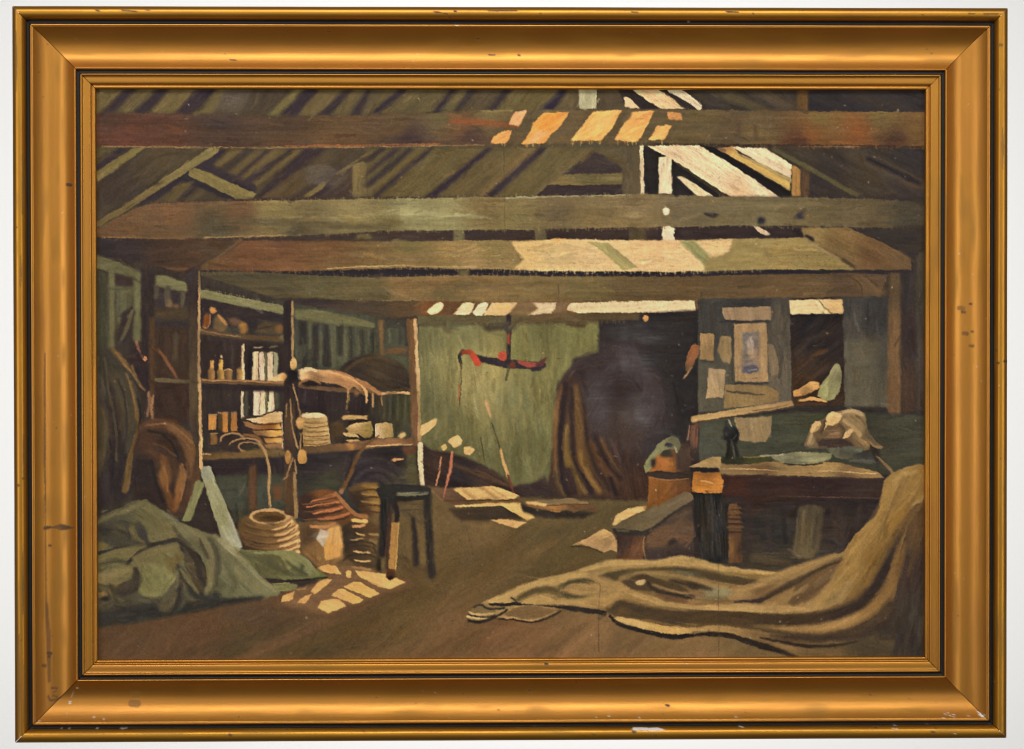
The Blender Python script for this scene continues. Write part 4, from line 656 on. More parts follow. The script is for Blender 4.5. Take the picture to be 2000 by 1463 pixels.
# sun through the door on the floor
Sf = 'painted_sun_patch#floor'
p([(590, 1130), (640, 1100), (700, 1108), (800, 1140), (640, 1200), (545, 1180)], (128, 98, 68), 5, L=F)
for P_ in ([(626, 1106), (640, 1103), (658, 1105), (667, 1121), (646, 1121), (613, 1114)], [(675, 1117), (681, 1113), (687, 1116), (686, 1129), (678, 1130)], [(693, 1115), (720, 1117), (753, 1121), (793, 1137), (763, 1151), (740, 1147), (699, 1124)], [(691, 1136), (705, 1138), (743, 1160), (722, 1169), (672, 1146)], [(662, 1151), (672, 1150), (711, 1172), (691, 1181), (647, 1163)], [(648, 1169), (664, 1172), (678, 1185), (660, 1192), (642, 1198), (621, 1188), (628, 1175)], [(638, 1129), (650, 1133), (634, 1148), (615, 1162), (606, 1156), (622, 1137)], [(585, 1144), (605, 1138), (597, 1152), (578, 1153)], [(598, 1162), (610, 1162), (596, 1181), (582, 1176)], [(553, 1164), (576, 1155), (572, 1172), (548, 1177)], [(604, 1134), (622, 1128), (616, 1134), (606, 1140)]):
    p(P_, [(640, 1110, (226, 170, 94)), (740, 1130, (232, 182, 108)), (660, 1180, (228, 178, 106)), (590, 1160, (214, 162, 94)), (700, 1160, (228, 174, 92))], 1, L=Sf, ang=25, rough=.5, imp=.9, var=.07)
# ---- boards lying by the wall --------------------------------------------
Bd = 'painted_board'
p([(872, 994), (1010, 986), (1040, 1000), (1030, 1012), (960, 1018), (900, 1018)], (72, 58, 44), 3, L=F)
p([(842, 957), (884, 953), (940, 951), (962, 949), (990, 958), (1016, 968), (1013, 980), (1000, 986), (892, 988), (866, 980)], [(870, 965, (110, 85, 66)), (895, 970, (104, 80, 60)), (950, 985, (118, 92, 54))], 1, L=Bd, rough=.3)
p([(884, 954), (940, 951), (962, 949), (990, 958), (1015, 967), (1006, 976), (912, 976)], (219, 179, 113), 1, L='painted_sun_patch#board', rough=.4, imp=.8); st([(905, 958), (930, 976)], 6, (150, 118, 74), 4, op=.6); st([(940, 953), (972, 974)], 6, (140, 110, 72), 4, op=.6); st([(962, 956), (990, 972)], 3, (150, 120, 80), 3, op=.5)
st([(870, 979), (920, 978), (1012, 977)], 2.4, (88, 62, 40), 1.4); st([(890, 989), (950, 986), (1016, 985)], [3, 6, 4], (228, 184, 116), 1.4, L='painted_sun_patch#board', rough=.4); st([(842, 957), (866, 978)], 2.4, (150, 124, 96), 1.4, op=.7)
p([(975, 985), (1000, 985), (1020, 988), (1022, 998), (1036, 1002), (1047, 1010), (1030, 1018), (1012, 1006)], (227, 183, 108), 1.2, L=Sf, rough=.4, imp=.8); p([(957, 1016), (990, 1015), (1029, 1020), (1008, 1033)], (222, 178, 112), 1.2, L=Sf, rough=.3)
p([(1018, 985), (1060, 996), (1110, 998), (1168, 1002), (1140, 1014), (1060, 1012), (1022, 1000)], (56, 47, 40), 2.5, L=F)
p([(1026, 981), (1050, 977), (1114, 974), (1150, 981), (1150, 986), (1100, 988), (1068, 989), (1040, 984)], [(1060, 980, (128, 110, 82)), (1130, 980, (134, 114, 84))], 1, L='painted_board#2', rough=.3, ang=4)
p([(1028, 983), (1069, 988), (1150, 985), (1166, 989), (1166, 998), (1140, 996), (1122, 1003), (1112, 995), (1090, 1001), (1066, 996), (1032, 990)], [(1050, 990, (128, 96, 58)), (1080, 996, (150, 108, 60)), (1130, 992, (112, 84, 56)), (1160, 993, (104, 74, 50))], 1, L='painted_board#2', rough=.3, ang=4)
p([(1026, 981), (1040, 979), (1070, 985), (1066, 989), (1030, 985)], (222, 176, 110), 1, L='painted_board#2', rough=.3); st([(1068, 988), (1110, 986), (1152, 985)], 2, (92, 66, 44), 1.4)
# red rods standing on the board
st([(863, 894), (858, 920), (853, 948)], 2.6, (172, 118, 84), 1.2, L='painted_rod', rough=1.); st([(884, 884), (880, 915), (872, 950), (867, 972)], [5, 6, 4, 3], (178, 112, 78), 1.2, L='painted_rod', rough=.8)
# ---- stool ----------------------------------------------------------------
So = 'painted_stool'
st([(782, 1088), (845, 1120)], 10, (84, 68, 46), 6, op=.7); p([(770, 1095), (800, 1108), (846, 1128), (800, 1122)], (84, 66, 46), 4, op=.6)
p([(803, 1006), (813, 1006), (817, 1060), (820, 1106), (808, 1108)], (56, 47, 42), 1.5, L=So, ang=88)
p([(777, 980), (826, 980), (826, 1009), (777, 1011)], (98, 84, 62), 1, L=So); st([(778, 997), (825, 996)], 2, (76, 64, 50), 1.5)
p([(826, 972), (842, 968), (845, 1030), (851, 1100), (852, 1126), (843, 1133), (836, 1126), (832, 1060)], [(832, 1000, (50, 45, 40)), (845, 1100, (54, 46, 40))], 1.8, L=So, ang=88, var=.2)
p([(743, 968), (768, 972), (766, 1010), (758, 1045), (752, 1112), (738, 1118), (736, 1108), (742, 1040)], [(750, 990, (50, 45, 40)), (745, 1090, (52, 44, 39))], 1.8, L=So, ang=90, var=.2); st([(762, 1005), (758, 1050), (756, 1110)], [8, 8, 6], (78, 55, 45), 3, L=So, op=.9); p([(744, 1090), (754, 1088), (752, 1114), (744, 1116)], (110, 94, 62), 2)
p([(765, 1022), (780, 1020), (776, 1070), (773, 1116), (760, 1117), (761, 1075)], (173, 129, 68), 1.1, L=So, ang=92, rough=.3); st([(780, 1024), (776, 1080), (772, 1114)], 2, (206, 166, 96), 1.2, op=.8); p([(756, 1112), (772, 1112), (774, 1128), (764, 1134), (754, 1128)], (92, 62, 42), 1.2, L=So); e(764, 1129, 6, 3.6, (58, 42, 34), blur_=1)
st([(768, 978), (775, 1000), (776, 1018)], [14, 10, 8], (52, 44, 40), 2, L=So)
p([(735, 956), (744, 950), (770, 947), (820, 947), (843, 955), (842, 965), (828, 976), (790, 980), (745, 974), (737, 966)], (50, 46, 42), 1.2, L=So, rough=.3); p([(770, 968), (836, 966), (842, 960), (842, 974), (770, 982)], (46, 42, 37), 1.5, L=So); st([(777, 966), (800, 967), (836, 965)], [4, 5, 3], (116, 120, 96), 1.3, L=So, rough=.5); st([(778, 964), (805, 963), (838, 962)], 1.4, (160, 158, 128), 1.1, rough=.5)
# ---- sawhorse (pale green legs) ------------------------------------------
p([(400, 920), (450, 1000), (480, 1075), (420, 1060), (360, 1030), (372, 1000)], (58, 48, 42), 2, L=Lw)
p([(382, 942), (390, 938), (399, 944), (397, 956), (386, 985), (372, 1020), (355, 1018), (366, 990), (377, 962)], (130, 137, 95), 1.2, L='painted_sawhorse', ang=113, rough=.3)
p([(392, 920), (400, 912), (411, 911), (424, 945), (440, 982), (456, 1022), (471, 1066), (470, 1072), (448, 1066), (432, 1048), (416, 1000), (400, 948)], [(402, 925, (146, 160, 134)), (410, 950, (150, 160, 122)), (430, 1010, (144, 150, 112)), (462, 1060, (160, 172, 144)), (440, 985, (150, 156, 120))], 1.2, L='painted_sawhorse', ang=65, rough=.3, imp=.7); st([(447, 1005), (460, 1040), (469, 1068)], [4, 9, 8], (164, 174, 150), 3, L='painted_sawhorse')
# ---- green sailcloth heap on the left ------------------------------------
G = 'painted_green_sail'
p([(560, 1080), (600, 1090), (640, 1128), (590, 1150), (510, 1140)], (62, 52, 44), 3, L=F)
p([(186, 1016), (205, 1004), (240, 990), (265, 978), (285, 976), (302, 987), (340, 1012), (352, 1020), (380, 1032), (434, 1053), (455, 1070), (480, 1096), (505, 1124), (549, 1158), (516, 1170), (450, 1176), (405, 1188), (323, 1205), (252, 1219), (186, 1226)],
  [(230, 1010, (84, 80, 60)), (285, 1010, (104, 101, 74)), (330, 1035, (104, 100, 74)), (215, 1040, (76, 72, 58)), (390, 1050, (104, 102, 78)), (440, 1090, (114, 114, 88)), (480, 1130, (114, 116, 88)), (420, 1120, (112, 114, 84)), (300, 1100, (108, 104, 76)), (230, 1090, (104, 100, 70)), (230, 1180, (78, 72, 58)), (330, 1180, (74, 68, 56)), (450, 1168, (84, 82, 64))], 1.2, L=G, ang=30, rough=.3, var=.09, imp=.6)
def g(pts, c, b=2.5, **k):
    k.setdefault('rough', .25); p(pts, c, b, L=G, sm=len(pts) > 5, **k)
g([(190, 1030), (220, 1018), (262, 1022), (284, 1060), (240, 1062), (192, 1070)], (74, 69, 56), 4)
e(204, 1036, 14, 10, (52, 51, 48), L=G, blur_=3, rot=15); g([(222, 1022), (246, 1030), (250, 1046), (232, 1046)], (96, 90, 66), 4, ang=20)
g([(268, 1026), (282, 1030), (290, 1056), (276, 1056), (266, 1044)], (72, 66, 58), 4); g([(252, 1028), (264, 1026), (266, 1046), (276, 1058), (262, 1056)], (104, 98, 70), 3)
g([(283, 984), (310, 996), (342, 1018), (350, 1052), (330, 1056), (300, 1064), (288, 1045)], [(300, 1000, (100, 98, 70)), (330, 1040, (112, 106, 76))], 3, ang=50)
st([(318, 1002), (340, 1018), (352, 1034)], [7, 12, 7], (126, 130, 100), 5, L=G, op=.8)
g([(352, 1024), (380, 1034), (434, 1056), (456, 1074), (500, 1122), (548, 1157), (516, 1166), (440, 1168), (408, 1150), (412, 1120), (396, 1090), (362, 1060)], [(370, 1034, (118, 116, 88)), (420, 1090, (108, 110, 84)), (440, 1130, (112, 118, 88)), (500, 1145, (120, 124, 92)), (380, 1060, (104, 100, 76))], 2, ang=42)
g([(404, 1052), (420, 1070), (424, 1092), (412, 1100), (398, 1078), (390, 1060)], (80, 77, 64), 5, ang=60); st([(430, 1054), (446, 1066), (460, 1084)], [7, 15, 7], (164, 166, 138), 5, L=G, rough=.5, op=.9)
g([(414, 1142), (436, 1134), (444, 1146), (424, 1164), (410, 1160)], (88, 92, 68), 5); st([(430, 1120), (470, 1116), (500, 1130)], [8, 14, 6], (126, 130, 98), 7, L=G, op=.6)
g([(258, 1096), (302, 1073), (330, 1066), (348, 1068), (356, 1090), (346, 1106), (332, 1114), (340, 1132), (332, 1148), (311, 1164), (276, 1163), (266, 1135), (270, 1115)], [(280, 1090, (112, 106, 76)), (330, 1080, (108, 106, 74)), (344, 1095, (104, 90, 56)), (300, 1130, (116, 116, 78)), (320, 1135, (130, 130, 92))], 1.5, ang=60)
st([(318, 1112), (334, 1128), (326, 1148), (312, 1160)], [8, 18, 14, 6], (132, 132, 94), 6, L=G, op=.8)
g([(256, 1112), (268, 1108), (273, 1120), (270, 1142), (258, 1160), (230, 1162), (226, 1148), (236, 1138), (256, 1130)], (76, 66, 52), 2, ang=100)
g([(192, 1120), (220, 1112), (258, 1108), (256, 1128), (232, 1140), (210, 1142), (192, 1138)], [(210, 1125, (124, 114, 80)), (245, 1118, (114, 108, 76))], 2); g([(190, 1084), (240, 1072), (284, 1064), (270, 1086), (250, 1100), (192, 1112)], [(220, 1092, (102, 100, 70)), (270, 1070, (118, 110, 76))], 1.5, ang=-15)
g([(192, 1058), (206, 1060), (216, 1066), (206, 1074), (190, 1080)], (110, 102, 66), 1.5); st([(192, 1082), (230, 1070), (288, 1066), (318, 1060), (348, 1056), (362, 1074), (384, 1086), (396, 1108), (402, 1130)], [8, 5, 8, 6, 9, 12, 12, 10, 6], (58, 52, 45), 3, L=G, rough=.4); st([(288, 1067), (266, 1084), (251, 1099)], [5, 6, 5], (54, 48, 42), 2, L=G, rough=.4)
g([(362, 1078), (378, 1076), (392, 1100), (403, 1124), (402, 1150), (392, 1158), (380, 1156), (374, 1138), (362, 1104)], (82, 71, 54), 2, ang=70); st([(384, 1136), (402, 1129)], 1.6, (52, 42, 36), 1.2); st([(360, 1112), (372, 1132), (380, 1154)], [4, 8, 5], (118, 112, 78), 2.5, L=G)
st([(350, 1110), (356, 1130), (350, 1150), (338, 1178)], [5, 10, 12, 12], (76, 66, 54), 4, L=G); g([(334, 1142), (350, 1144), (346, 1174), (330, 1198), (310, 1196), (322, 1166)], (90, 84, 66), 3, ang=110)
st([(368, 1134), (378, 1160), (420, 1168)], [5, 16, 22], (62, 58, 50), 6, L=G); g([(190, 1160), (206, 1152), (212, 1164), (200, 1172)], (124, 104, 72), 2); e(205, 1170, 8, 5, (50, 46, 40), blur_=2, L=G); st([(224, 1166), (240, 1174), (236, 1172)], 5, (98, 90, 66), 3, L=G)
p([(186, 1196), (240, 1186), (300, 1178), (316, 1196), (350, 1196), (365, 1176), (430, 1170), (516, 1164), (516, 1171), (405, 1189), (323, 1206), (252, 1220), (186, 1227)], (58, 53, 46), 3, L=G, ang=-8)
for i in range(26):
    x = 200 + (i * 83) % 290; y = 1000 + (i * 131) % 160
    if y > 985 + max(0, x - 300) * .6: st([(x, y), (x + 10 + i % 9, y + (i % 7) - 3)], 2 + i % 3, ((134, 132, 98), (84, 80, 60))[i % 2], 2.5, L=G, op=.35, rough=.9)
p([(454, 1068), (480, 1074), (540, 1077), (575, 1077), (596, 1088), (612, 1106), (640, 1126), (628, 1134), (596, 1130), (570, 1134), (508, 1128)], [(480, 1082, (112, 112, 78)), (530, 1100, (92, 90, 64)), (566, 1084, (134, 138, 90)), (590, 1110, (112, 126, 84)), (630, 1126, (112, 122, 72))], 1.2, L='painted_green_sail#2', ang=30, rough=.5, imp=.8)
st([(540, 1080), (568, 1082), (578, 1096), (562, 1112)], [6, 8, 8, 5], (140, 144, 96), 2.5, rough=.6); st([(580, 1096), (600, 1098), (604, 1120)], [8, 12, 6], (130, 144, 106), 4, rough=.7); st([(588, 1118), (594, 1100)], 6, (70, 76, 58), 4, op=.8); st([(560, 1136), (600, 1132), (640, 1129)], 3, (48, 42, 36), 1.8)
p([(531, 1140), (560, 1138), (582, 1143), (578, 1152), (556, 1156), (545, 1156)], (126, 130, 88), 1.2, L='painted_green_sail#2', rough=.5)
# ---- bench, barrel and odds and ends on the right ------------------------
st([(1347, 832), (1344, 860)], 3, (150, 116, 96), 1.4); p([(1350, 832), (1364, 826), (1364, 900), (1346, 900)], [(1355, 850, (118, 86, 70)), (1360, 890, (60, 48, 42))], 1.4, ang=95, L='painted_stick#3'); st([(1360, 834), (1358, 880)], 2.4, (60, 48, 44), 1.4)
Ba = 'painted_barrel'
p([(1268, 905), (1284, 880), (1320, 868), (1348, 874), (1350, 930), (1350, 970), (1300, 985), (1266, 992)], [(1300, 905, (166, 106, 50)), (1335, 890, (84, 62, 46)), (1345, 920, (62, 48, 40)), (1290, 915, (160, 100, 48)), (1290, 960, (132, 86, 42)), (1335, 955, (106, 70, 42))], 1.4, L=Ba, ang=92)
p([(1266, 922), (1290, 919), (1318, 924), (1352, 918), (1352, 934), (1310, 939), (1268, 932)], (66, 52, 42), 1.4, L=Ba, rough=.3); st([(1269, 932), (1300, 938), (1345, 936)], 2, (146, 106, 66), 1.3, rough=.6); p([(1322, 862), (1345, 868), (1350, 918), (1322, 918)], (78, 60, 48), 2, L=Ba); p([(1284, 880), (1310, 876), (1316, 892), (1294, 894)], (62, 54, 42), 2, L=Ba)
p([(1257, 912), (1263, 900), (1274, 886), (1286, 868), (1300, 858), (1316, 851), (1326, 858), (1330, 870), (1326, 882), (1322, 886), (1319, 878), (1308, 878), (1296, 882), (1284, 890), (1276, 900), (1274, 914), (1262, 926)], [(1268, 905, (132, 140, 100)), (1290, 875, (126, 130, 94)), (1318, 862, (106, 104, 80)), (1280, 885, (140, 146, 104))], 1.1, L='painted_cloth#3', ang=125, rough=.4, imp=.9); e(1307, 870, 8, 4, (56, 56, 62), rot=8, L='painted_cloth#3'); st([(1319, 874), (1322, 884)], 3.4, (150, 156, 128), 1.3, rough=.4); p([(1272, 898), (1282, 896), (1280, 912), (1272, 914)], (58, 46, 40), 1.5)
p([(1197, 1024), (1203, 1008), (1225, 994), (1264, 988), (1262, 996), (1222, 1014), (1200, 1028)], (226, 187, 122), 1.2, L=Sf, rough=.3, imp=.8)
p([(1115, 1067), (1146, 1053), (1164, 1041), (1180, 1033), (1196, 1041), (1206, 1058), (1206, 1078), (1194, 1074), (1180, 1080), (1170, 1076), (1153, 1069), (1135, 1064)], [(1180, 1045, (206, 170, 112)), (1150, 1058, (190, 154, 106)), (1185, 1060, (150, 124, 88)), (1195, 1070, (200, 162, 112))], 1.1, L='painted_cloth#4', rough=.4, imp=.8, ang=-25); st([(1116, 1068), (1150, 1069), (1176, 1080)], 2.4, (66, 52, 40), 1.4, rough=.4)
p([(1204, 1036), (1360, 970), (1420, 965), (1420, 1104), (1340, 1094), (1210, 1100)], [(1230, 1060, (62, 48, 42)), (1320, 1040, (82, 66, 54)), (1390, 1000, (52, 43, 40)), (1380, 1070, (72, 58, 50)), (1300, 1090, (74, 60, 52))], 1.5, L='painted_bench_shadow')
p([(1262, 1046), (1290, 1030), (1330, 1010), (1356, 1020), (1350, 1060), (1330, 1060), (1318, 1050), (1300, 1068), (1264, 1072)], [(1290, 1050, (106, 82, 62)), (1330, 1030, (92, 74, 58)), (1326, 1055, (110, 84, 66))], 2, L='painted_tub'); p([(1306, 1058), (1318, 1050), (1324, 1062), (1306, 1066)], (54, 44, 40), 2); st([(1312, 1018), (1345, 1000)], 14, (92, 76, 62), 5, op=.8)
p([(1206, 1044), (1258, 1046), (1256, 1098), (1208, 1098), (1206, 1070)], [(1220, 1060, (62, 48, 42)), (1240, 1075, (112, 78, 54)), (1230, 1092, (104, 72, 48))], 1.4, L='painted_bench', ang=110); st([(1259, 1046), (1257, 1070), (1263, 1096)], 2.6, (146, 114, 76), 1.3, L='painted_bench', rough=.4)
p([(1195, 1030), (1216, 1018), (1260, 1000), (1300, 980), (1340, 960), (1354, 966), (1355, 978), (1310, 1005), (1270, 1036), (1257, 1042), (1226, 1040), (1196, 1041)], [(1220, 1025, (104, 94, 74)), (1290, 995, (118, 106, 84)), (1345, 970, (116, 102, 82)), (1250, 1030, (112, 100, 76))], 1.1, L='painted_bench', ang=-25, rough=.3); p([(1195, 1032), (1226, 1034), (1254, 1038), (1275, 1030), (1318, 998), (1356, 976), (1356, 982), (1310, 1010), (1262, 1048), (1200, 1044)], (62, 54, 46), 1.3, L='painted_bench'); st([(1206, 1036), (1228, 1038)], 3, (94, 86, 66), 1.5)
# ---- work table -----------------------------------------------------------
Tb = 'painted_work_table'
p([(1356, 925), (1735, 928), (1735, 1000), (1690, 1040), (1640, 1090), (1560, 1114), (1440, 1112), (1356, 1090)], [(1400, 1000, (44, 40, 38)), (1470, 950, (62, 42, 36)), (1600, 950, (48, 38, 37)), (1700, 960, (50, 42, 40)), (1500, 1040, (48, 45, 42)), (1650, 1040, (56, 46, 40)), (1500, 1100, (76, 66, 52)), (1600, 1100, (72, 62, 50))], 1.4, L='painted_table_shadow', var=.14)
p([(1412, 930), (1725, 936), (1725, 976), (1600, 974), (1412, 968)], [(1440, 950, (72, 46, 36)), (1480, 950, (58, 42, 38)), (1620, 955, (54, 40, 37)), (1700, 955, (60, 46, 40))], 1.4, L=Tb, sl=70); st([(1520, 970), (1640, 972), (1720, 974)], 1.6, (84, 66, 56), 1.3, rough=.7)
p([(1404, 902), (1420, 906), (1512, 902), (1607, 902), (1640, 904), (1712, 922), (1730, 934), (1690, 936), (1560, 930), (1408, 930)], [(1430, 912, (134, 112, 78)), (1530, 906, (158, 132, 88)), (1620, 908, (166, 138, 88)), (1700, 925, (146, 118, 76)), (1500, 926, (116, 92, 64)), (1650, 932, (110, 90, 66))], 1.2, L=Tb, sl=60, rough=.3)
st([(1408, 917), (1440, 916), (1520, 920)], 2, (186, 156, 112), 1.2, rough=.4); st([(1600, 920), (1660, 923), (1710, 926)], 2.4, (206, 172, 116), 1.2, rough=.9); st([(1410, 929), (1520, 931), (1700, 936)], 3, (70, 54, 44), 1.6)
p([(1346, 913), (1372, 900), (1392, 893), (1408, 893), (1408, 916), (1380, 915)], (168, 142, 97), 1, L='painted_bench#2', rough=.5); p([(1348, 914), (1404, 914), (1404, 924), (1350, 922)], (44, 38, 36), 1, L='painted_bench#2')
p([(1354, 922), (1380, 923), (1408, 924), (1414, 940), (1411, 963), (1380, 964), (1352, 961)], [(1380, 928, (144, 94, 46)), (1375, 950, (196, 128, 54)), (1405, 950, (192, 128, 58))], 1, L='painted_block', rough=.4, imp=.8); st([(1370, 940), (1392, 943)], 3, (214, 160, 90), 1.4, rough=.5)
p([(1358, 966), (1412, 966), (1426, 1090), (1400, 1104), (1372, 1096)], [(1370, 980, (46, 42, 38)), (1400, 1030, (52, 46, 41)), (1385, 1080, (48, 44, 40))], 2, L='painted_twine_hank', ang=88, var=.3)
for x, y0, y1, o in ((1378, 975, 1010, 0), (1372, 1030, 1070, 0), (1395, 970, 1000, 4), (1400, 1010, 1050, 5), (1368, 1060, 1085, 4), (1386, 985, 1040, -6), (1406, 1050, 1082, 2), (1372, 1078, 1094, 0), (1392, 1060, 1090, 2)):
    st([(x, y0), (x + o * .3, (y0 + y1) / 2), (x + o, y1)], 2.4, (92, 86, 76), 2, L='painted_twine_hank', op=.45, rough=1.)
p([(1424, 986), (1440, 984), (1446, 1008), (1448, 1034), (1450, 1100), (1424, 1100), (1424, 1034), (1422, 1012)], [(1430, 1000, (118, 86, 56)), (1440, 1020, (78, 54, 42)), (1428, 1070, (134, 96, 56)), (1444, 1070, (68, 50, 40))], 1.3, L=Tb, ang=90); st([(1423, 1013), (1447, 1012)], 4, (62, 46, 38), 2); st([(1424, 1038), (1448, 1038)], 5, (60, 46, 38), 2); st([(1462, 990), (1464, 1080)], 10, (60, 48, 44), 5, op=.7)
p([(1560, 992), (1580, 986), (1612, 992), (1606, 1030), (1600, 1075), (1585, 1092), (1562, 1092), (1548, 1084), (1556, 1030)], [(1590, 1000, (84, 74, 58)), (1580, 1050, (96, 85, 65)), (1560, 1080, (102, 92, 70))], 3, L='painted_sack#3', ang=95, rough=.4); st([(1628, 1000), (1636, 1060)], 8, (72, 60, 52), 6, op=.6)
for y_, w_ in ((992, 20), (1002, 26), (1010, 18), (1020, 24), (1030, 28), (1036, 20)):
    st([(1436 - w_ / 2, y_), (1436 + w_ / 2, y_)], 5, (104, 76, 50), 2, L=Tb, op=.8, rough=.4); st([(1436 - w_ / 2, y_ + 4), (1436 + w_ / 2, y_ + 4)], 2, (48, 38, 33), 1.5, op=.7)
for P_, w_, c_ in (([(1500, 1000), (1506, 1070)], 16, (56, 47, 43)), ([(1640, 1000), (1650, 1050), (1640, 1080)], 14, (68, 56, 49)), ([(1680, 990), (1672, 1040)], 10, (60, 47, 42)), ([(1570, 1000), (1566, 1060)], 7, (112, 100, 76)), ([(1596, 1010), (1590, 1070)], 8, (76, 66, 52)), ([(1470, 1090), (1540, 1100)], 12, (84, 72, 54)), ([(1530, 1000), (1534, 1060)], 8, (42, 40, 38)), ([(1620, 1084), (1646, 1076)], 8, (74, 62, 48))):
    st(P_, w_, c_, w_ * .5, L=None, op=.7, rough=.3)
# things on the table
p([(1408, 900), (1420, 890), (1460, 892), (1500, 894), (1510, 900), (1480, 906), (1440, 908), (1408, 906)], [(1430, 898, (54, 52, 38)), (1480, 898, (70, 70, 46))], 1.4, L='painted_net_needle', rough=.4); st([(1440, 894), (1490, 893)], 2, (120, 112, 72), 1.4, rough=.6)
p([(1506, 893), (1540, 886), (1560, 882), (1590, 884), (1626, 886), (1622, 897), (1604, 904), (1570, 907), (1535, 905), (1515, 899)], [(1530, 892, (134, 140, 112)), (1570, 888, (156, 156, 124)), (1600, 892, (142, 142, 110)), (1560, 902, (112, 118, 94)), (1540, 902, (98, 104, 84))], 1.1, L='painted_folded_sail', rough=.4, imp=.9, ang=-5); st([(1486, 892), (1500, 891), (1530, 889)], 3.4, (158, 154, 128), 1.3, rough=.5); st([(1530, 906), (1575, 909), (1606, 905)], 2.6, (50, 48, 40), 1.5)
p([(1570, 872), (1580, 848), (1586, 828), (1600, 822), (1615, 818), (1624, 806), (1645, 802), (1672, 800), (1690, 808), (1694, 838), (1706, 856), (1724, 874), (1690, 880), (1640, 876), (1595, 876)], [(1582, 860, (122, 106, 84)), (1604, 850, (104, 86, 64)), (1630, 845, (112, 92, 68)), (1660, 815, (142, 122, 92)), (1682, 830, (140, 122, 90)), (1640, 866, (74, 58, 46)), (1685, 860, (128, 108, 80)), (1700, 850, (84, 72, 56))], 1.2, L='painted_cloth_bundle', rough=.4, imp=.9, ang=40)
for P_, c in (([(1618, 812), (1628, 807), (1644, 812), (1640, 824), (1628, 832), (1616, 830), (1612, 842), (1608, 836)], (198, 168, 118)), ([(1586, 830), (1594, 824), (1604, 825), (1600, 840), (1590, 846), (1585, 842)], (178, 150, 106)), ([(1648, 850), (1660, 838), (1668, 842), (1656, 856), (1646, 858)], (184, 154, 112)), ([(1654, 808), (1680, 806), (1688, 830), (1684, 846), (1672, 832)], (148, 128, 94)), ([(1614, 842), (1640, 838), (1646, 852), (1634, 858), (1616, 854)], (120, 98, 76)), ([(1576, 868), (1584, 852), (1594, 856), (1588, 872)], (136, 120, 92)), ([(1670, 846), (1690, 862), (1712, 872), (1684, 868)], (152, 130, 96))):
    p(P_, c, 1.2, L='painted_cloth_bundle', rough=.4, imp=1.)
for P_, w_, c_ in (([(1618, 818), (1626, 810), (1640, 812)], 10, (220, 190, 140)), ([(1588, 842), (1592, 830), (1600, 828)], 9, (206, 176, 128)), ([(1648, 806), (1668, 803), (1684, 810)], 7, (172, 152, 116)), ([(1650, 822), (1668, 836), (1680, 850)], 8, (170, 146, 106)), ([(1652, 852), (1662, 842)], 8, (206, 174, 126)), ([(1640, 830), (1650, 840), (1646, 852)], 5, (92, 76, 56)), ([(1604, 846), (1610, 834), (1612, 824)], 4, (88, 72, 54)), ([(1672, 812), (1688, 826), (1692, 846)], 4, (104, 88, 66)), ([(1580, 862), (1586, 850)], 7, (164, 142, 106)), ([(1690, 862), (1706, 870), (1720, 876)], 4, (160, 136, 98)), ([(1622, 848), (1636, 846)], 6, (146, 120, 88))):
    st(P_, w_, c_, 2, L='painted_cloth_bundle', rough=.6, imp=1.)
p([(1596, 858), (1650, 858), (1668, 868), (1666, 876), (1600, 878)], (68, 53, 44), 2, L='painted_cloth_bundle', rough=.3)
p([(1614, 876), (1660, 872), (1690, 876), (1676, 890), (1655, 899), (1632, 894)], [(1630, 882, (96, 106, 86)), (1660, 885, (80, 88, 72)), (1680, 880, (104, 112, 90))], 1.2, L='painted_folded_sail#2', rough=.4, ang=30); p([(1668, 886), (1710, 880), (1722, 904), (1700, 906), (1666, 902)], [(1690, 890, (52, 48, 42)), (1690, 902, (82, 98, 92))], 1.4, L='painted_folded_sail#2'); st([(1660, 902), (1690, 899), (1716, 904)], 4, (86, 102, 94), 1.8, rough=.4)
p([(1694, 862), (1712, 870), (1720, 890), (1716, 910), (1704, 890)], (50, 43, 38), 2); st([(1690, 856), (1710, 872), (1722, 874)], [3, 5, 5], (126, 106, 76), 1.5, rough=.6); st([(1714, 893), (1728, 906), (1742, 922)], [4, 5, 6], (136, 112, 80), 1.5, L='painted_rope', rough=.3)
# sewing palm / lamp standing on the table
Sm = 'painted_lamp'
p([(1416, 893), (1420, 876), (1419, 862), (1441, 860), (1440, 876), (1446, 893)], (42, 40, 36), 1.6, L=Sm, ang=90, rough=.3); p([(1412, 842), (1418, 832), (1430, 830), (1441, 836), (1445, 850), (1440, 864), (1426, 866), (1414, 860)], [(1420, 840, (50, 48, 45)), (1434, 856, (34, 32, 30))], 1.6, L=Sm, rough=.4); st([(1432, 872), (1434, 890)], [2, 4], (96, 98, 82), 1.6, rough=.6, op=.8); st([(1425, 822), (1429, 832)], [4, 4], (172, 164, 152), 1.6, rough=.8, op=.8); st([(1434, 858), (1439, 850)], 3, (78, 70, 62), 2, rough=.7); st([(1411, 894), (1450, 894)], 3, (48, 44, 36), 2)

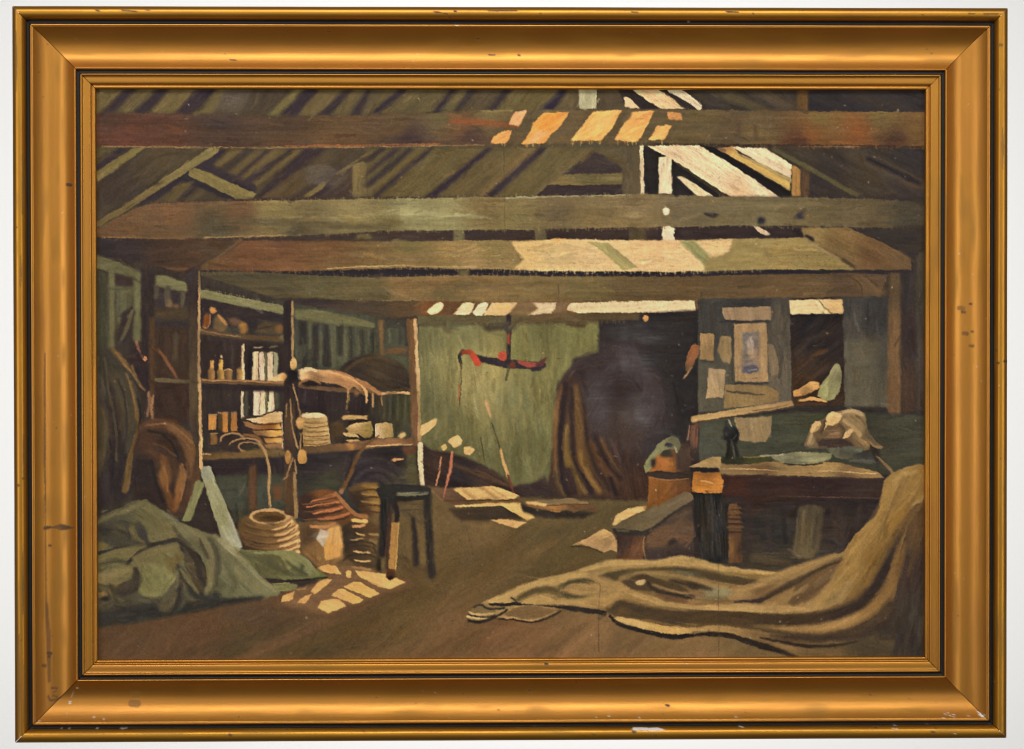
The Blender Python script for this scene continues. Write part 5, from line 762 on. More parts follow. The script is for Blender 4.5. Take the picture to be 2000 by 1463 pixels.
# ---- the big ochre sail on the right -------------------------------------
O = 'painted_ochre_sail'
p([(1750, 960), (1820, 950), (1820, 1310), (1560, 1310), (1585, 1262), (1690, 1240), (1736, 1200)], [(1790, 1020, (92, 70, 46)), (1780, 1120, (66, 52, 44)), (1790, 1200, (70, 62, 52)), (1760, 1240, (62, 52, 44)), (1700, 1275, (92, 78, 56)), (1620, 1285, (112, 94, 64)), (1785, 1270, (58, 50, 44))], 3, L='painted_sail_shadow', ang=100, var=.1)
p([(1806, 908), (1788, 909), (1768, 913), (1742, 925), (1726, 940), (1724, 962), (1728, 985), (1710, 1010), (1690, 1026), (1667, 1050), (1655, 1068), (1645, 1080), (1625, 1085), (1557, 1106), (1522, 1120), (1470, 1114), (1420, 1107), (1370, 1096), (1330, 1087), (1318, 1088), (1274, 1098), (1240, 1097), (1204, 1094), (1175, 1104), (1146, 1114), (1129, 1113), (1098, 1123), (1054, 1130), (1032, 1141), (1014, 1154), (977, 1164), (953, 1172), (930, 1184), (916, 1200), (914, 1210), (935, 1213), (968, 1199), (973, 1207), (1003, 1210), (1036, 1211), (1089, 1191), (1131, 1187), (1182, 1199), (1208, 1217), (1252, 1230), (1314, 1241), (1420, 1240), (1460, 1252), (1495, 1265), (1560, 1284), (1585, 1262), (1670, 1246), (1730, 1218), (1750, 1162), (1760, 1075), (1776, 1020), (1806, 975)],
  [(1780, 940, (160, 134, 84)), (1700, 1060, (154, 128, 78)), (1600, 1150, (132, 106, 68)), (1450, 1130, (134, 110, 70)), (1300, 1120, (124, 102, 66)), (1150, 1150, (146, 118, 74)), (1000, 1165, (160, 134, 86)), (1350, 1200, (112, 90, 58)), (1550, 1240, (104, 82, 54)), (1740, 1100, (120, 94, 56)), (1700, 1200, (104, 80, 52))], 1.1, L=O, sm=False, ang=-14, var=.08, rough=.3, imp=.7)
def o(pts, c, b=2.2, **k):
    k.setdefault('rough', .3); k.setdefault('ang', -12); p(pts, c, b, L=O, sm=len(pts) > 4, **k)
DKO = (84, 68, 48)
# right column
o([(1724, 960), (1730, 938), (1752, 922), (1806, 908), (1806, 962), (1782, 985), (1768, 1010), (1752, 1050), (1730, 1090), (1690, 1140), (1650, 1172), (1600, 1192), (1540, 1198), (1490, 1190), (1560, 1172), (1620, 1140), (1640, 1096), (1667, 1052), (1710, 1012)], [(1750, 940, (156, 124, 68)), (1790, 940, (142, 111, 58)), (1735, 985, (144, 112, 58)), (1700, 1040, (148, 116, 62)), (1660, 1100, (150, 118, 64)), (1755, 1020, (140, 106, 50)), (1715, 1100, (130, 97, 46)), (1640, 1160, (152, 126, 78)), (1560, 1188, (166, 136, 88))], 1.6, ang=-55)
st([(1775, 930), (1752, 975), (1724, 1030), (1716, 1062)], [3, 5, 5, 3], (130, 104, 62), 3, L=O, op=.7); st([(1780, 990), (1758, 1040), (1728, 1096), (1690, 1146)], [6, 12, 14, 8], (128, 96, 52), 5, L=O, op=.85); st([(1745, 940), (1762, 928), (1790, 922)], [5, 9, 5], (182, 156, 100), 5, L=O, op=.6)
o([(1790, 985), (1762, 1022), (1740, 1056), (1722, 1112), (1686, 1168), (1640, 1190), (1572, 1200), (1470, 1196), (1400, 1192), (1320, 1192), (1320, 1212), (1400, 1214), (1470, 1221), (1590, 1220), (1668, 1196), (1722, 1144), (1752, 1076), (1772, 1020), (1800, 990)], [(1760, 1040, (76, 58, 44)), (1730, 1110, (62, 50, 44)), (1690, 1175, (64, 52, 44)), (1600, 1206, (82, 64, 44)), (1480, 1206, (86, 68, 46)), (1340, 1202, (82, 66, 48))], 2.5, ang=-8)
o([(1757, 1050), (1754, 1124), (1734, 1192), (1692, 1222), (1610, 1236), (1530, 1229), (1600, 1220), (1678, 1195), (1728, 1140), (1746, 1080)], [(1748, 1090, (124, 94, 54)), (1735, 1150, (124, 96, 58)), (1700, 1195, (130, 102, 60)), (1620, 1228, (140, 110, 66))], 2.5, ang=-30)
o([(1520, 1226), (1595, 1221), (1660, 1205), (1650, 1218), (1630, 1228), (1606, 1233), (1552, 1231)], (172, 138, 86), 2.5, ang=-8)
o([(1700, 1205), (1740, 1170), (1745, 1200), (1720, 1224), (1680, 1232), (1640, 1242), (1590, 1250), (1500, 1246), (1440, 1236), (1530, 1236), (1620, 1238)], (78, 62, 46), 4)
# middle folds
o([(1425, 1150), (1460, 1136), (1495, 1127), (1560, 1105), (1645, 1080), (1642, 1094), (1600, 1112), (1545, 1142), (1482, 1172), (1427, 1173)], [(1450, 1150, (150, 120, 76)), (1520, 1125, (150, 124, 80)), (1620, 1088, (142, 118, 78)), (1500, 1160, (124, 98, 64))], 1.8, ang=-22)
o([(1548, 1146), (1636, 1098), (1626, 1128), (1600, 1152), (1570, 1170), (1540, 1182), (1545, 1164)], [(1600, 1120, (116, 94, 64)), (1580, 1160, (100, 80, 54))], 2, ang=-32); o([(1488, 1176), (1520, 1164), (1552, 1146), (1545, 1164), (1538, 1182), (1500, 1182)], (140, 112, 70), 2, ang=-25)
st([(1640, 1097), (1600, 1114), (1545, 1145), (1482, 1175)], [3, 5, 6, 8], (80, 62, 44), 3, L=O); st([(1436, 1176), (1480, 1174), (1500, 1168)], [5, 9, 4], (70, 54, 48), 3, L=O)
o([(1316, 1090), (1340, 1088), (1372, 1097), (1420, 1108), (1470, 1116), (1518, 1122), (1475, 1132), (1395, 1122), (1320, 1108)], [(1330, 1098, (168, 138, 86)), (1400, 1110, (158, 130, 80)), (1490, 1122, (142, 114, 66))], 1.6, ang=10)
o([(1320, 1108), (1350, 1112), (1395, 1122), (1475, 1134), (1445, 1142), (1390, 1134), (1360, 1128), (1320, 1124)], [(1340, 1115, (100, 100, 82)), (1400, 1130, (84, 70, 50)), (1460, 1136, (82, 64, 46))], 2, ang=10)
o([(1318, 1118), (1360, 1128), (1424, 1144), (1400, 1150), (1318, 1132)], (146, 120, 78), 2, ang=12); o([(1318, 1130), (1350, 1138), (1390, 1148), (1350, 1152), (1318, 1148)], (78, 64, 48), 2.5, ang=10)
e(1396, 1158, 36, 13, (142, 134, 102), blur_=5, L=O, ang=-5, rough=.4); o([(1318, 1148), (1360, 1152), (1380, 1160), (1360, 1172), (1318, 1160)], (124, 102, 72), 3); st([(1330, 1160), (1356, 1166)], 6, (74, 58, 46), 3, L=O)
o([(1318, 1168), (1360, 1172), (1395, 1178), (1470, 1179), (1535, 1186), (1566, 1197), (1495, 1198), (1420, 1191), (1318, 1187)], [(1340, 1176, (154, 122, 78)), (1400, 1184, (150, 120, 78)), (1460, 1184, (176, 144, 92)), (1530, 1192, (172, 140, 88))], 1.6, ang=5); st([(1320, 1186), (1380, 1190), (1440, 1192)], 4, (176, 146, 92), 2.5, L=O, rough=.4)
o([(1318, 1222), (1357, 1230), (1407, 1221), (1470, 1231), (1530, 1240), (1520, 1247), (1460, 1248), (1420, 1236), (1370, 1238), (1318, 1238)], [(1340, 1230, (178, 144, 86)), (1400, 1228, (158, 128, 80)), (1480, 1240, (130, 106, 70))], 1.6, ang=5)
st([(1318, 1211), (1400, 1214), (1480, 1224), (1540, 1234)], [8, 9, 9, 5], (78, 64, 46), 4, L=O)
st([(1310, 1243), (1370, 1239), (1420, 1241), (1460, 1253), (1495, 1264), (1545, 1278), (1572, 1287)], [7, 9, 10, 11, 12, 10, 7], (54, 45, 38), 2.6, L='painted_sail_shadow', rough=.4)
p([(1484, 1248), (1530, 1254), (1585, 1263), (1700, 1252), (1752, 1248), (1740, 1276), (1690, 1290), (1572, 1288)], [(1520, 1258, (130, 106, 70)), (1600, 1275, (112, 94, 64)), (1700, 1265, (82, 70, 52))], 2, L='painted_sail_shadow', ang=10); st([(1486, 1246), (1530, 1255), (1585, 1263), (1640, 1260), (1680, 1252)], [3, 6, 7, 6, 3], (62, 50, 40), 2.5, L=O)
# left half
o([(953, 1172), (1000, 1156), (1032, 1141), (1076, 1129), (1142, 1115), (1152, 1130), (1098, 1142), (1054, 1152), (1014, 1168), (1004, 1178), (962, 1179)], [(970, 1172, (180, 150, 94)), (1040, 1148, (172, 146, 92)), (1100, 1132, (160, 132, 82)), (1140, 1122, (168, 138, 86))], 1.6, ang=-20)
o([(1144, 1116), (1175, 1104), (1204, 1095), (1240, 1098), (1274, 1099), (1312, 1089), (1340, 1088), (1340, 1106), (1290, 1108), (1274, 1109), (1219, 1115), (1164, 1126)], [(1170, 1114, (160, 132, 80)), (1220, 1102, (166, 138, 86)), (1280, 1103, (172, 142, 88)), (1330, 1096, (174, 144, 90))], 1.6, ang=-8)
o([(1166, 1126), (1200, 1116), (1232, 1112), (1220, 1124), (1206, 1134), (1175, 1134)], (92, 80, 56), 2.5, ang=-15); st([(1210, 1130), (1226, 1120), (1240, 1116)], [4, 7, 3], (176, 148, 98), 2, L=O)
o([(1240, 1118), (1290, 1114), (1340, 1124), (1340, 1148), (1290, 1132), (1252, 1122)], [(1280, 1120, (132, 114, 74)), (1330, 1136, (118, 98, 66))], 2.5, ang=10)
o([(1214, 1138), (1232, 1128), (1252, 1121), (1285, 1130), (1340, 1150), (1340, 1172), (1300, 1160), (1274, 1155), (1243, 1153)], DKO, 2.5, ang=12); o([(1241, 1137), (1248, 1133), (1262, 1133), (1260, 1141), (1246, 1143)], (196, 172, 128), 1.2, imp=1.)
st([(1264, 1138), (1287, 1156), (1320, 1164), (1350, 1168)], [5, 8, 9, 6], (66, 54, 43), 4, L=O); st([(1276, 1142), (1310, 1154), (1345, 1160)], 5, (142, 116, 78), 3, L=O); o([(1276, 1160), (1310, 1164), (1340, 1172), (1340, 1180), (1300, 1172)], (112, 86, 58), 2.5)
o([(1091, 1141), (1130, 1134), (1164, 1131), (1200, 1140), (1232, 1154), (1210, 1162), (1175, 1164), (1120, 1163)], [(1120, 1148, (158, 128, 80)), (1180, 1148, (166, 136, 86)), (1215, 1154, (162, 132, 82))], 2, ang=5); st([(1092, 1150), (1100, 1142), (1130, 1136), (1150, 1140)], [5, 6, 6, 3], (100, 92, 66), 3, L=O); st([(1088, 1160), (1115, 1168), (1150, 1168), (1190, 1163)], [6, 9, 8, 4], (98, 90, 64), 3, L=O); st([(1010, 1172), (1040, 1158), (1070, 1153), (1100, 1164)], [7, 12, 12, 7], (108, 94, 62), 4, L=O)
o([(1090, 1176), (1130, 1172), (1175, 1168), (1219, 1157), (1250, 1164), (1274, 1174), (1340, 1188), (1340, 1197), (1290, 1190), (1252, 1182), (1210, 1174), (1182, 1188), (1131, 1184)], [(1130, 1178, (166, 134, 84)), (1190, 1172, (172, 140, 86)), (1230, 1165, (160, 128, 76)), (1300, 1184, (150, 122, 78))], 1.6, ang=8)
o([(1182, 1190), (1200, 1178), (1216, 1174), (1252, 1186), (1296, 1194), (1340, 1200), (1340, 1220), (1300, 1216), (1274, 1211), (1208, 1206)], [(1210, 1185, (98, 78, 52)), (1250, 1200, (86, 70, 48)), (1320, 1206, (80, 64, 48))], 2.2, ang=10)
o([(1204, 1206), (1243, 1211), (1296, 1222), (1344, 1228), (1340, 1237), (1314, 1239), (1252, 1228), (1212, 1217)], [(1230, 1214, (196, 166, 104)), (1290, 1226, (190, 152, 84)), (1335, 1233, (190, 156, 94))], 1.2, ang=14, imp=1.)
st([(1192, 1204), (1212, 1220), (1252, 1232), (1314, 1244), (1345, 1243)], [5, 8, 8, 9, 6], (50, 43, 38), 2.2, L='painted_sail_shadow', rough=.5)
st([(958, 1180), (985, 1182), (1010, 1180), (1050, 1182), (1089, 1184), (1131, 1190), (1182, 1198)], [5, 6, 7, 3, 9, 11, 9], (54, 46, 40), 2, L=O, rough=.4); st([(1000, 1168), (1010, 1178)], 4, (74, 62, 48), 2)
o([(1017, 1179), (1036, 1168), (1054, 1162), (1087, 1173), (1080, 1179), (1050, 1180)], (180, 148, 90), 1.4)
o([(988, 1197), (1010, 1188), (1032, 1184), (1083, 1193), (1060, 1202), (1036, 1211), (1010, 1206), (992, 1204)], (124, 99, 66), 1.4); st([(974, 1206), (1003, 1206), (1036, 1212), (1062, 1206), (1088, 1194)], [2, 2.5, 3, 3, 2], (170, 140, 94), 1.3, L=O, rough=.4); st([(976, 1210), (1003, 1211), (1036, 1216), (1070, 1208), (1096, 1194)], 3.4, (58, 46, 38), 1.6, L='painted_sail_shadow', rough=.4)
o([(920, 1192), (940, 1182), (960, 1186), (968, 1198), (940, 1202)], (128, 110, 78), 1.4); st([(917, 1196), (935, 1201), (964, 1199)], [3, 4, 3], (192, 164, 112), 1.3, L=O, rough=.3); st([(914, 1205), (930, 1208), (950, 1209)], [4, 4, 2], (200, 176, 128), 1.3, L=O, rough=.3); st([(916, 1201), (938, 1206), (966, 1204)], 2.6, (52, 44, 40), 1.4); st([(916, 1213), (940, 1215), (972, 1204), (990, 1192)], [4, 6, 5, 4], (54, 46, 40), 1.8, L='painted_sail_shadow'); st([(926, 1186), (940, 1182), (955, 1190), (985, 1188)], [3, 4, 4, 4], (62, 54, 46), 2)
for i in range(60):
    x = 1000 + (i * 157) % 730; y = 1120 + (i * 61) % 110
    st([(x, y), (x + 22 + i % 17, y + (5 if x < 1420 else -7))], 2 + i % 3, ((178, 150, 98), (100, 82, 54))[i % 2], 2.4, op=.22, rough=1.)

# ---- second sitting on the two sails: ridges in the light, valleys in the shade
def rid(pts, w, c, soft=6, op=.85, L=O, **k):
    st(pts, w, c, soft, L=L, op=op, **k)
rid([(1193, 1133), (1229, 1118), (1271, 1113), (1329, 1112), (1386, 1121), (1436, 1133), (1475, 1135)], [6, 9, 7, 8, 12, 12, 6], (88, 74, 50), 5)
rid([(1136, 1115), (1186, 1101), (1236, 1099), (1286, 1099), (1329, 1093), (1371, 1100), (1414, 1110), (1471, 1117), (1515, 1120)], [7, 13, 11, 9, 13, 13, 11, 8, 4], (186, 156, 98), 4, rough=.25)
rid([(1240, 1120), (1271, 1119), (1320, 1124), (1375, 1138), (1420, 1148)], [5, 7, 8, 8, 4], (158, 132, 84), 4)
rid([(1310, 1134), (1350, 1142), (1390, 1152)], [6, 12, 6], (70, 56, 42), 5)
rid([(960, 1174), (990, 1162), (1029, 1147), (1079, 1133), (1121, 1125), (1150, 1124)], [6, 11, 14, 14, 12, 6], (188, 158, 100), 5, rough=.25)
rid([(1014, 1166), (1040, 1155), (1070, 1150), (1090, 1154)], [5, 10, 10, 5], (92, 78, 52), 5); rid([(1100, 1148), (1112, 1138), (1140, 1133), (1160, 1138)], [5, 7, 7, 3], (84, 76, 54), 4); rid([(1098, 1158), (1120, 1166), (1160, 1168), (1200, 1160)], [6, 9, 8, 4], (88, 78, 54), 4)
e(1146, 1151, 28, 8, (176, 146, 92), L=O, blur_=4, op=.75); rid([(1150, 1124), (1190, 1136), (1225, 1150)], [8, 12, 9], (172, 142, 90), 5)
rid([(1030, 1178), (1093, 1177), (1150, 1172), (1193, 1160), (1222, 1156), (1262, 1168), (1300, 1180), (1350, 1186), (1400, 1187), (1493, 1190), (1570, 1190)], [5, 12, 12, 12, 11, 12, 11, 9, 11, 12, 8], [(1093, 1177, (182, 150, 92)), (1230, 1158, (172, 140, 86)), (1300, 1182, (176, 146, 92)), (1440, 1188, (188, 156, 100)), (1560, 1190, (178, 146, 94))], 4, rough=.25)
rid([(1196, 1192), (1216, 1180), (1250, 1190), (1286, 1199), (1357, 1205), (1443, 1211), (1543, 1213), (1614, 1206), (1671, 1185), (1707, 1150), (1729, 1100), (1750, 1057), (1782, 1005)], [7, 13, 18, 20, 22, 24, 24, 24, 24, 22, 20, 17, 8], [(1220, 1185, (78, 62, 44)), (1400, 1208, (84, 66, 44)), (1543, 1214, (74, 58, 42)), (1671, 1186, (60, 48, 40)), (1729, 1100, (58, 47, 40)), (1780, 1010, (84, 64, 42))], 9, op=.9)
rid([(1471, 1226), (1543, 1229), (1614, 1224), (1657, 1213), (1700, 1194), (1734, 1157), (1755, 1112), (1768, 1064)], [6, 11, 15, 18, 18, 16, 14, 8], [(1543, 1229, (150, 120, 74)), (1640, 1217, (166, 132, 80)), (1720, 1180, (138, 106, 60)), (1760, 1090, (122, 92, 52))], 7)
rid([(1440, 1222), (1500, 1232), (1540, 1238)], [5, 8, 5], (88, 70, 48), 5); rid([(1507, 1242), (1586, 1249), (1671, 1242), (1732, 1216), (1752, 1175)], [5, 11, 15, 16, 9], (66, 53, 43), 7)
rid([(1207, 1208), (1257, 1222), (1300, 1230), (1357, 1232), (1400, 1228), (1457, 1236), (1500, 1243)], [8, 12, 13, 11, 10, 8, 5], [(1240, 1218, (206, 174, 112)), (1310, 1231, (196, 160, 94)), (1400, 1228, (170, 138, 86)), (1500, 1243, (128, 102, 66))], 3, rough=.5, imp=1.)
rid([(1497, 1166), (1545, 1140), (1600, 1112), (1644, 1092)], [7, 9, 7, 4], (74, 58, 42), 5); rid([(1440, 1158), (1490, 1138), (1550, 1112), (1630, 1086)], [8, 13, 12, 7], (164, 134, 84), 6); rid([(1510, 1180), (1545, 1164), (1578, 1144)], [5, 9, 4], (158, 128, 80), 4); rid([(1550, 1182), (1586, 1164), (1615, 1138)], [5, 12, 6], (104, 82, 56), 5)
rid([(1740, 950), (1722, 1000), (1690, 1050), (1660, 1096), (1630, 1146), (1590, 1180)], [10, 20, 22, 22, 18, 10], (160, 126, 68), 9, op=.6); rid([(1800, 985), (1776, 1010), (1750, 1040), (1724, 1086), (1690, 1138), (1650, 1172)], [6, 12, 15, 16, 15, 9], (122, 94, 50), 8, op=.75)
rid([(1766, 930), (1752, 965), (1734, 1005), (1726, 1050)], [2, 4, 4, 2], (118, 94, 56), 3, op=.7); rid([(1800, 1000), (1790, 1060), (1776, 1120)], [8, 14, 8], (98, 74, 46), 8, op=.6, L='painted_sail_shadow')
GS = 'painted_green_sail'
def rg(pts, w, c, soft=5, op=.85, **k): st(pts, w, c, soft, L=GS, op=op, **k)
rg([(212, 1027), (240, 1040), (275, 1054), (291, 1066), (250, 1066), (206, 1056)], [6, 10, 11, 9, 8, 4], (66, 60, 50)); rg([(270, 1022), (280, 1036), (288, 1058)], [6, 11, 6], (68, 62, 53))
rg([(190, 1022), (215, 1008), (250, 996), (280, 984)], [4, 7, 9, 6], (112, 106, 78), 4); rg([(286, 992), (310, 1010), (336, 1036), (348, 1052)], [8, 14, 14, 8], (114, 108, 78), 6); rg([(256, 1034), (264, 1048), (280, 1058)], [4, 8, 5], (112, 104, 74), 4)
rg([(286, 1068), (320, 1060), (352, 1055), (362, 1070), (384, 1090), (392, 1126), (400, 1142)], [6, 7, 9, 12, 15, 12, 7], (62, 54, 45), 4); rg([(349, 1106), (360, 1122), (376, 1152), (384, 1162)], [7, 13, 14, 8], (62, 56, 47)); rg([(288, 1070), (266, 1086), (250, 1100)], [4, 6, 5], (56, 50, 43), 3)
rg([(262, 1090), (300, 1078), (348, 1068)], [8, 14, 9], (122, 114, 82), 5); rg([(290, 1104), (318, 1118), (330, 1140), (310, 1160), (284, 1160)], [10, 18, 18, 14, 8], (132, 130, 92), 7, op=.8); rg([(352, 1112), (368, 1134), (388, 1158)], [4, 7, 5], (126, 118, 84), 3)
rg([(266, 1112), (272, 1128), (266, 1148), (246, 1160), (230, 1158)], [6, 11, 12, 11, 6], (66, 58, 48), 4); rg([(196, 1092), (240, 1077), (282, 1068)], [9, 14, 8], (118, 111, 78), 5); rg([(198, 1124), (226, 1120), (254, 1114)], [12, 18, 8], (128, 120, 86), 5); rg([(196, 1104), (230, 1096), (252, 1100)], [4, 7, 4], (74, 68, 54), 4)
rg([(372, 1036), (398, 1054), (414, 1090), (414, 1130), (404, 1158)], [8, 14, 16, 14, 8], (122, 117, 88), 6); rg([(410, 1052), (424, 1078), (426, 1116), (420, 1146)], [5, 11, 12, 7], (80, 76, 60), 5); rg([(420, 1046), (455, 1074), (500, 1122), (540, 1157)], [5, 11, 11, 6], (138, 135, 104), 5, rough=.3); rg([(440, 1100), (456, 1134), (450, 1162)], [8, 16, 9], (92, 92, 70), 8, op=.6); rg([(470, 1112), (490, 1140), (500, 1160)], [8, 16, 9], (126, 126, 96), 7, op=.6)
rg([(340, 1030), (352, 1050), (372, 1064)], [5, 9, 6], (80, 74, 58), 5); rg([(320, 1172), (336, 1150), (348, 1140)], [8, 12, 6], (94, 88, 68), 4); rg([(352, 1150), (350, 1176), (338, 1194)], [7, 12, 8], (56, 50, 44), 5); rg([(196, 1148), (216, 1156), (222, 1172)], [5, 8, 5], (104, 94, 68), 4)
G2 = 'painted_green_sail#2'
st([(470, 1080), (520, 1096), (556, 1118), (590, 1126)], [5, 10, 12, 6], (84, 82, 60), 5, L=G2, op=.7); st([(500, 1080), (540, 1080), (574, 1084), (598, 1100), (622, 1122)], [4, 7, 10, 12, 6], (134, 138, 94), 4, L=G2, rough=.5, op=.85); st([(560, 1096), (576, 1110), (600, 1124)], [4, 8, 5], (78, 84, 60), 3, L=G2, op=.8)

# ---- broken colour: short strokes of the neighbouring tint laid over everything
def flow(a_):
    l_ = blur(a_ @ np.array([.3, .59, .11], np.float32), 1); gy_, gx_ = np.gradient(l_)
    return .5 * np.arctan2(2 * blur(gx_ * gy_, 6), blur(gx_ * gx_, 6) + .02 - blur(gy_ * gy_, 6)) + math.pi / 2
A.pal = lambda c_: c_
fl = flow(A.img); src_ = A.img.copy(); r2 = np.random.default_rng(11)
for i in range(5200):
    x = int(r2.integers(14, SW - 14)); y = int(r2.integers(14, SH - 14))
    c_ = src_[y, x]
    near = src_[max(0, y - 9):y + 10:9, max(0, x - 9):x + 10:9].reshape(-1, 3)
    if np.abs(near - c_).max() > 46: ln, wd, o_ = r2.uniform(4, 10), r2.uniform(2, 3.5), .35       # close to an edge: small touches
    else: ln, wd, o_ = r2.uniform(14, 40), r2.uniform(3, 8), .5
    if A.names[A.lab[y, x]] == 'painted_floor': o_ *= .45; wd *= 1.6; ln *= 1.5
    f_ = 1 + r2.normal() * .095; t_ = r2.normal() * 3.2
    an = fl[y, x] + r2.normal() * .18; dx_, dy_ = math.cos(an) * ln / 2, math.sin(an) * ln / 2
    st([(x + OX - dx_, y + OY - dy_), (x + OX + dx_, y + OY + dy_)], [wd * .7, wd], tuple(np.clip(c_ * f_ + np.array([t_, 0, -t_]), 8, 250)), 2.2, op=o_, rough=.7, imp=.75, var=.05)
# bristle ticks where the beams' paint was dragged over the dark beside them
for P_, sgn_ in (([(200, 465), (364, 467), (580, 461), (745, 452), (1023, 449), (1220, 445), (1428, 441), (1624, 443), (1780, 446)], -1), ([(300, 398), (560, 392), (830, 388), (1200, 381), (1400, 385), (1700, 389)], 1), ([(400, 529), (580, 531), (673, 528), (806, 523), (940, 526), (1063, 530), (1320, 532), (1495, 528)], -1), ([(600, 538), (800, 541), (905, 538), (1110, 540), (1340, 541)], 1), ([(200, 285), (400, 290), (720, 286), (900, 284), (1260, 279), (1540, 286), (1790, 290)], -1), ([(940, 635), (1100, 632), (1240, 628)], -1), ([(392, 566), (470, 582), (552, 598)], 1), ([(760, 586), (1000, 589), (1300, 586)], -1)):
    P_ = np.array(P_, float); L_ = int(P_[-1, 0] - P_[0, 0])
    for k_ in range(0, L_, 5):
        if r2.random() < .45: continue
        x = P_[0, 0] + k_ + r2.uniform(-2, 2); y = np.interp(x, P_[:, 0], P_[:, 1])
        c_ = src_[int(np.clip(y + sgn_ * 8 - OY, 0, SH - 1)), int(np.clip(x - OX, 0, SW - 1))] * r2.uniform(1.0, 1.22)
        st([(x, y + sgn_ * 4), (x + r2.uniform(-1, 1), y - sgn_ * r2.uniform(1, 5))], 2, tuple(np.clip(c_, 8, 250)), 1.2, op=.6, rough=.8, imp=.9, var=.03)
A.pal = pig

# ---- age of the picture: stretcher creases, scuffs, specks of dust --------
for P_ in ([(985, 285), (986, 380), (987, 455)], [(1091, 556), (1092, 590)], [(1172, 1140), (1170, 1200), (1170, 1272)], [(1404, 1100), (1404, 1180), (1405, 1290)], [(985, 180), (985, 215)]):
    st(P_, 1.6, (74, 58, 40), 1.4, op=.5, rough=.6)
for i in range(240):
    x = 196 + (i * 389.7) % 1605; y = 180 + (i * 277.3 + i * i * 1.7) % 1100
    if i % 3 == 0 and x < 900: continue
    r = .8 + (i % 5) * .16
    e(x, y, r, r, (208, 196, 176), op=.75 if i % 4 == 0 else .42, imp=1.4)
for i in range(130):
    x = 196 + (i * 523.3) % 1605; y = 182 + (i * 411.9 + i * i * 2.3) % 1095
    a_ = (i * 2.399) % 6.28
    st([(x, y), (x + 7 * math.cos(a_), y + 3 * math.sin(a_))], 1.3, (52, 44, 36) if i % 3 else (176, 160, 128), 1.1, op=.4, rough=.8, imp=1.)

# ---- brush finish: pull the paint along the forms, give it relief ---------
def gather(a, x, y):
    return a[np.clip(y, 0, a.shape[0] - 1), np.clip(x, 0, a.shape[1] - 1)]
yy, xx = np.mgrid[0:SH, 0:SW].astype(np.float32)
wx = (vnoise(xx / 11, yy / 11, 3) - .5) * 1.8 + (vnoise(xx / 2.2, yy / 2.2, 4) - .5) * 2.0
wy = (vnoise(xx / 11, yy / 11, 13) - .5) * 1.8 + (vnoise(xx / 2.2, yy / 2.2, 14) - .5) * 2.0
ix = np.round(xx + wx).astype(np.int32); iy = np.round(yy + wy).astype(np.int32)
img = gather(A.img, ix, iy); lab = gather(A.lab, ix, iy); thk = gather(A.thk, ix, iy)
lum = blur(img @ np.array([.3, .59, .11], np.float32), 1)
gy, gx = np.gradient(lum)
Jxx = blur(gx * gx, 5); Jyy = blur(gy * gy, 5); Jxy = blur(gx * gy, 5)
Jxx += .02; 
th = .5 * np.arctan2(2 * Jxy, Jxx - Jyy) + math.pi / 2
tx, ty = np.cos(th), np.sin(th)
acc = img.copy(); wt = 1.
nz = vnoise(xx / 1.5, yy / 1.5, 77) + vnoise(xx / 3.1, yy / 3.1, 78) * .8
ns = nz.copy()
for sgn in (1, -1):
    cx, cy = xx.copy(), yy.copy(); px, py = tx * sgn, ty * sgn
    for k in range(9):
        cx += px * 1.25; cy += py * 1.25
        jx = np.clip(np.round(cx), 0, SW - 1).astype(np.int32); jy = np.clip(np.round(cy), 0, SH - 1).astype(np.int32)
        ns += nz[jy, jx]
        if k < 3: acc += img[jy, jx] * (.8 - .25 * k); wt += (.8 - .25 * k)
        qx, qy = tx[jy, jx], ty[jy, jx]
        f = np.sign(qx * px + qy * py); f[f == 0] = 1
        px, py = qx * f, qy * f
img = .5 * img + .5 * acc / wt
ns = ns / 19; ns = (ns - ns.mean()) / ns.std()
img = img * (1 + .012 * ns[..., None])
img *= (1 + .05 * (vnoise(xx / 55, yy / 40, 90) - .5) + .11 * (vnoise(xx / 2.6, yy / 1.5, 91) - .5) * (1.25 - lum / 255) + .07 * (vnoise(xx / 1.2, yy / 3.0, 93) - .5) + .05 * (vnoise(xx / 6, yy / 6, 92) - .5))[..., None]
keep = np.clip(vnoise(xx / 34, yy / 26, 140) * 1.9 - .6, 0, 1)[..., None] * .40      # edges lost and found
bl = np.stack([blur(img[..., k_], 2) for k_ in range(3)], -1)
img = img + (bl - img) * keep
wide = np.stack([blur(img[..., k_], 11) for k_ in range(3)], -1)
img = img + .17 * (img - wide)
fine = np.stack([soft3(soft3(img[..., k_])) for k_ in range(3)], -1)
img = img + .55 * (img - fine)
grey = (img @ np.array([.3, .59, .11], np.float32))[..., None]
img = grey + (img - grey) * .98
weave = np.sin(xx * 1.9 + vnoise(xx / 20, yy / 20, 5) * 3) * np.sin(yy * 1.9 + vnoise(xx / 20, yy / 20, 6) * 3)
lumn = np.clip(lum / 255, 0, 1)
relief = thk * .22 + .06 * ns * (.5 + lumn) + .030 * weave + .15 * (vnoise(xx / 5, yy / 5, 61) - .5) * (.3 + lumn)
ridge = np.hypot(gx, gy); relief += np.clip(ridge / 60, 0, .25) * .5
relief = soft3(relief.astype(np.float32)) * .00030          # metres of paint
img = np.clip(img, 6, 250)

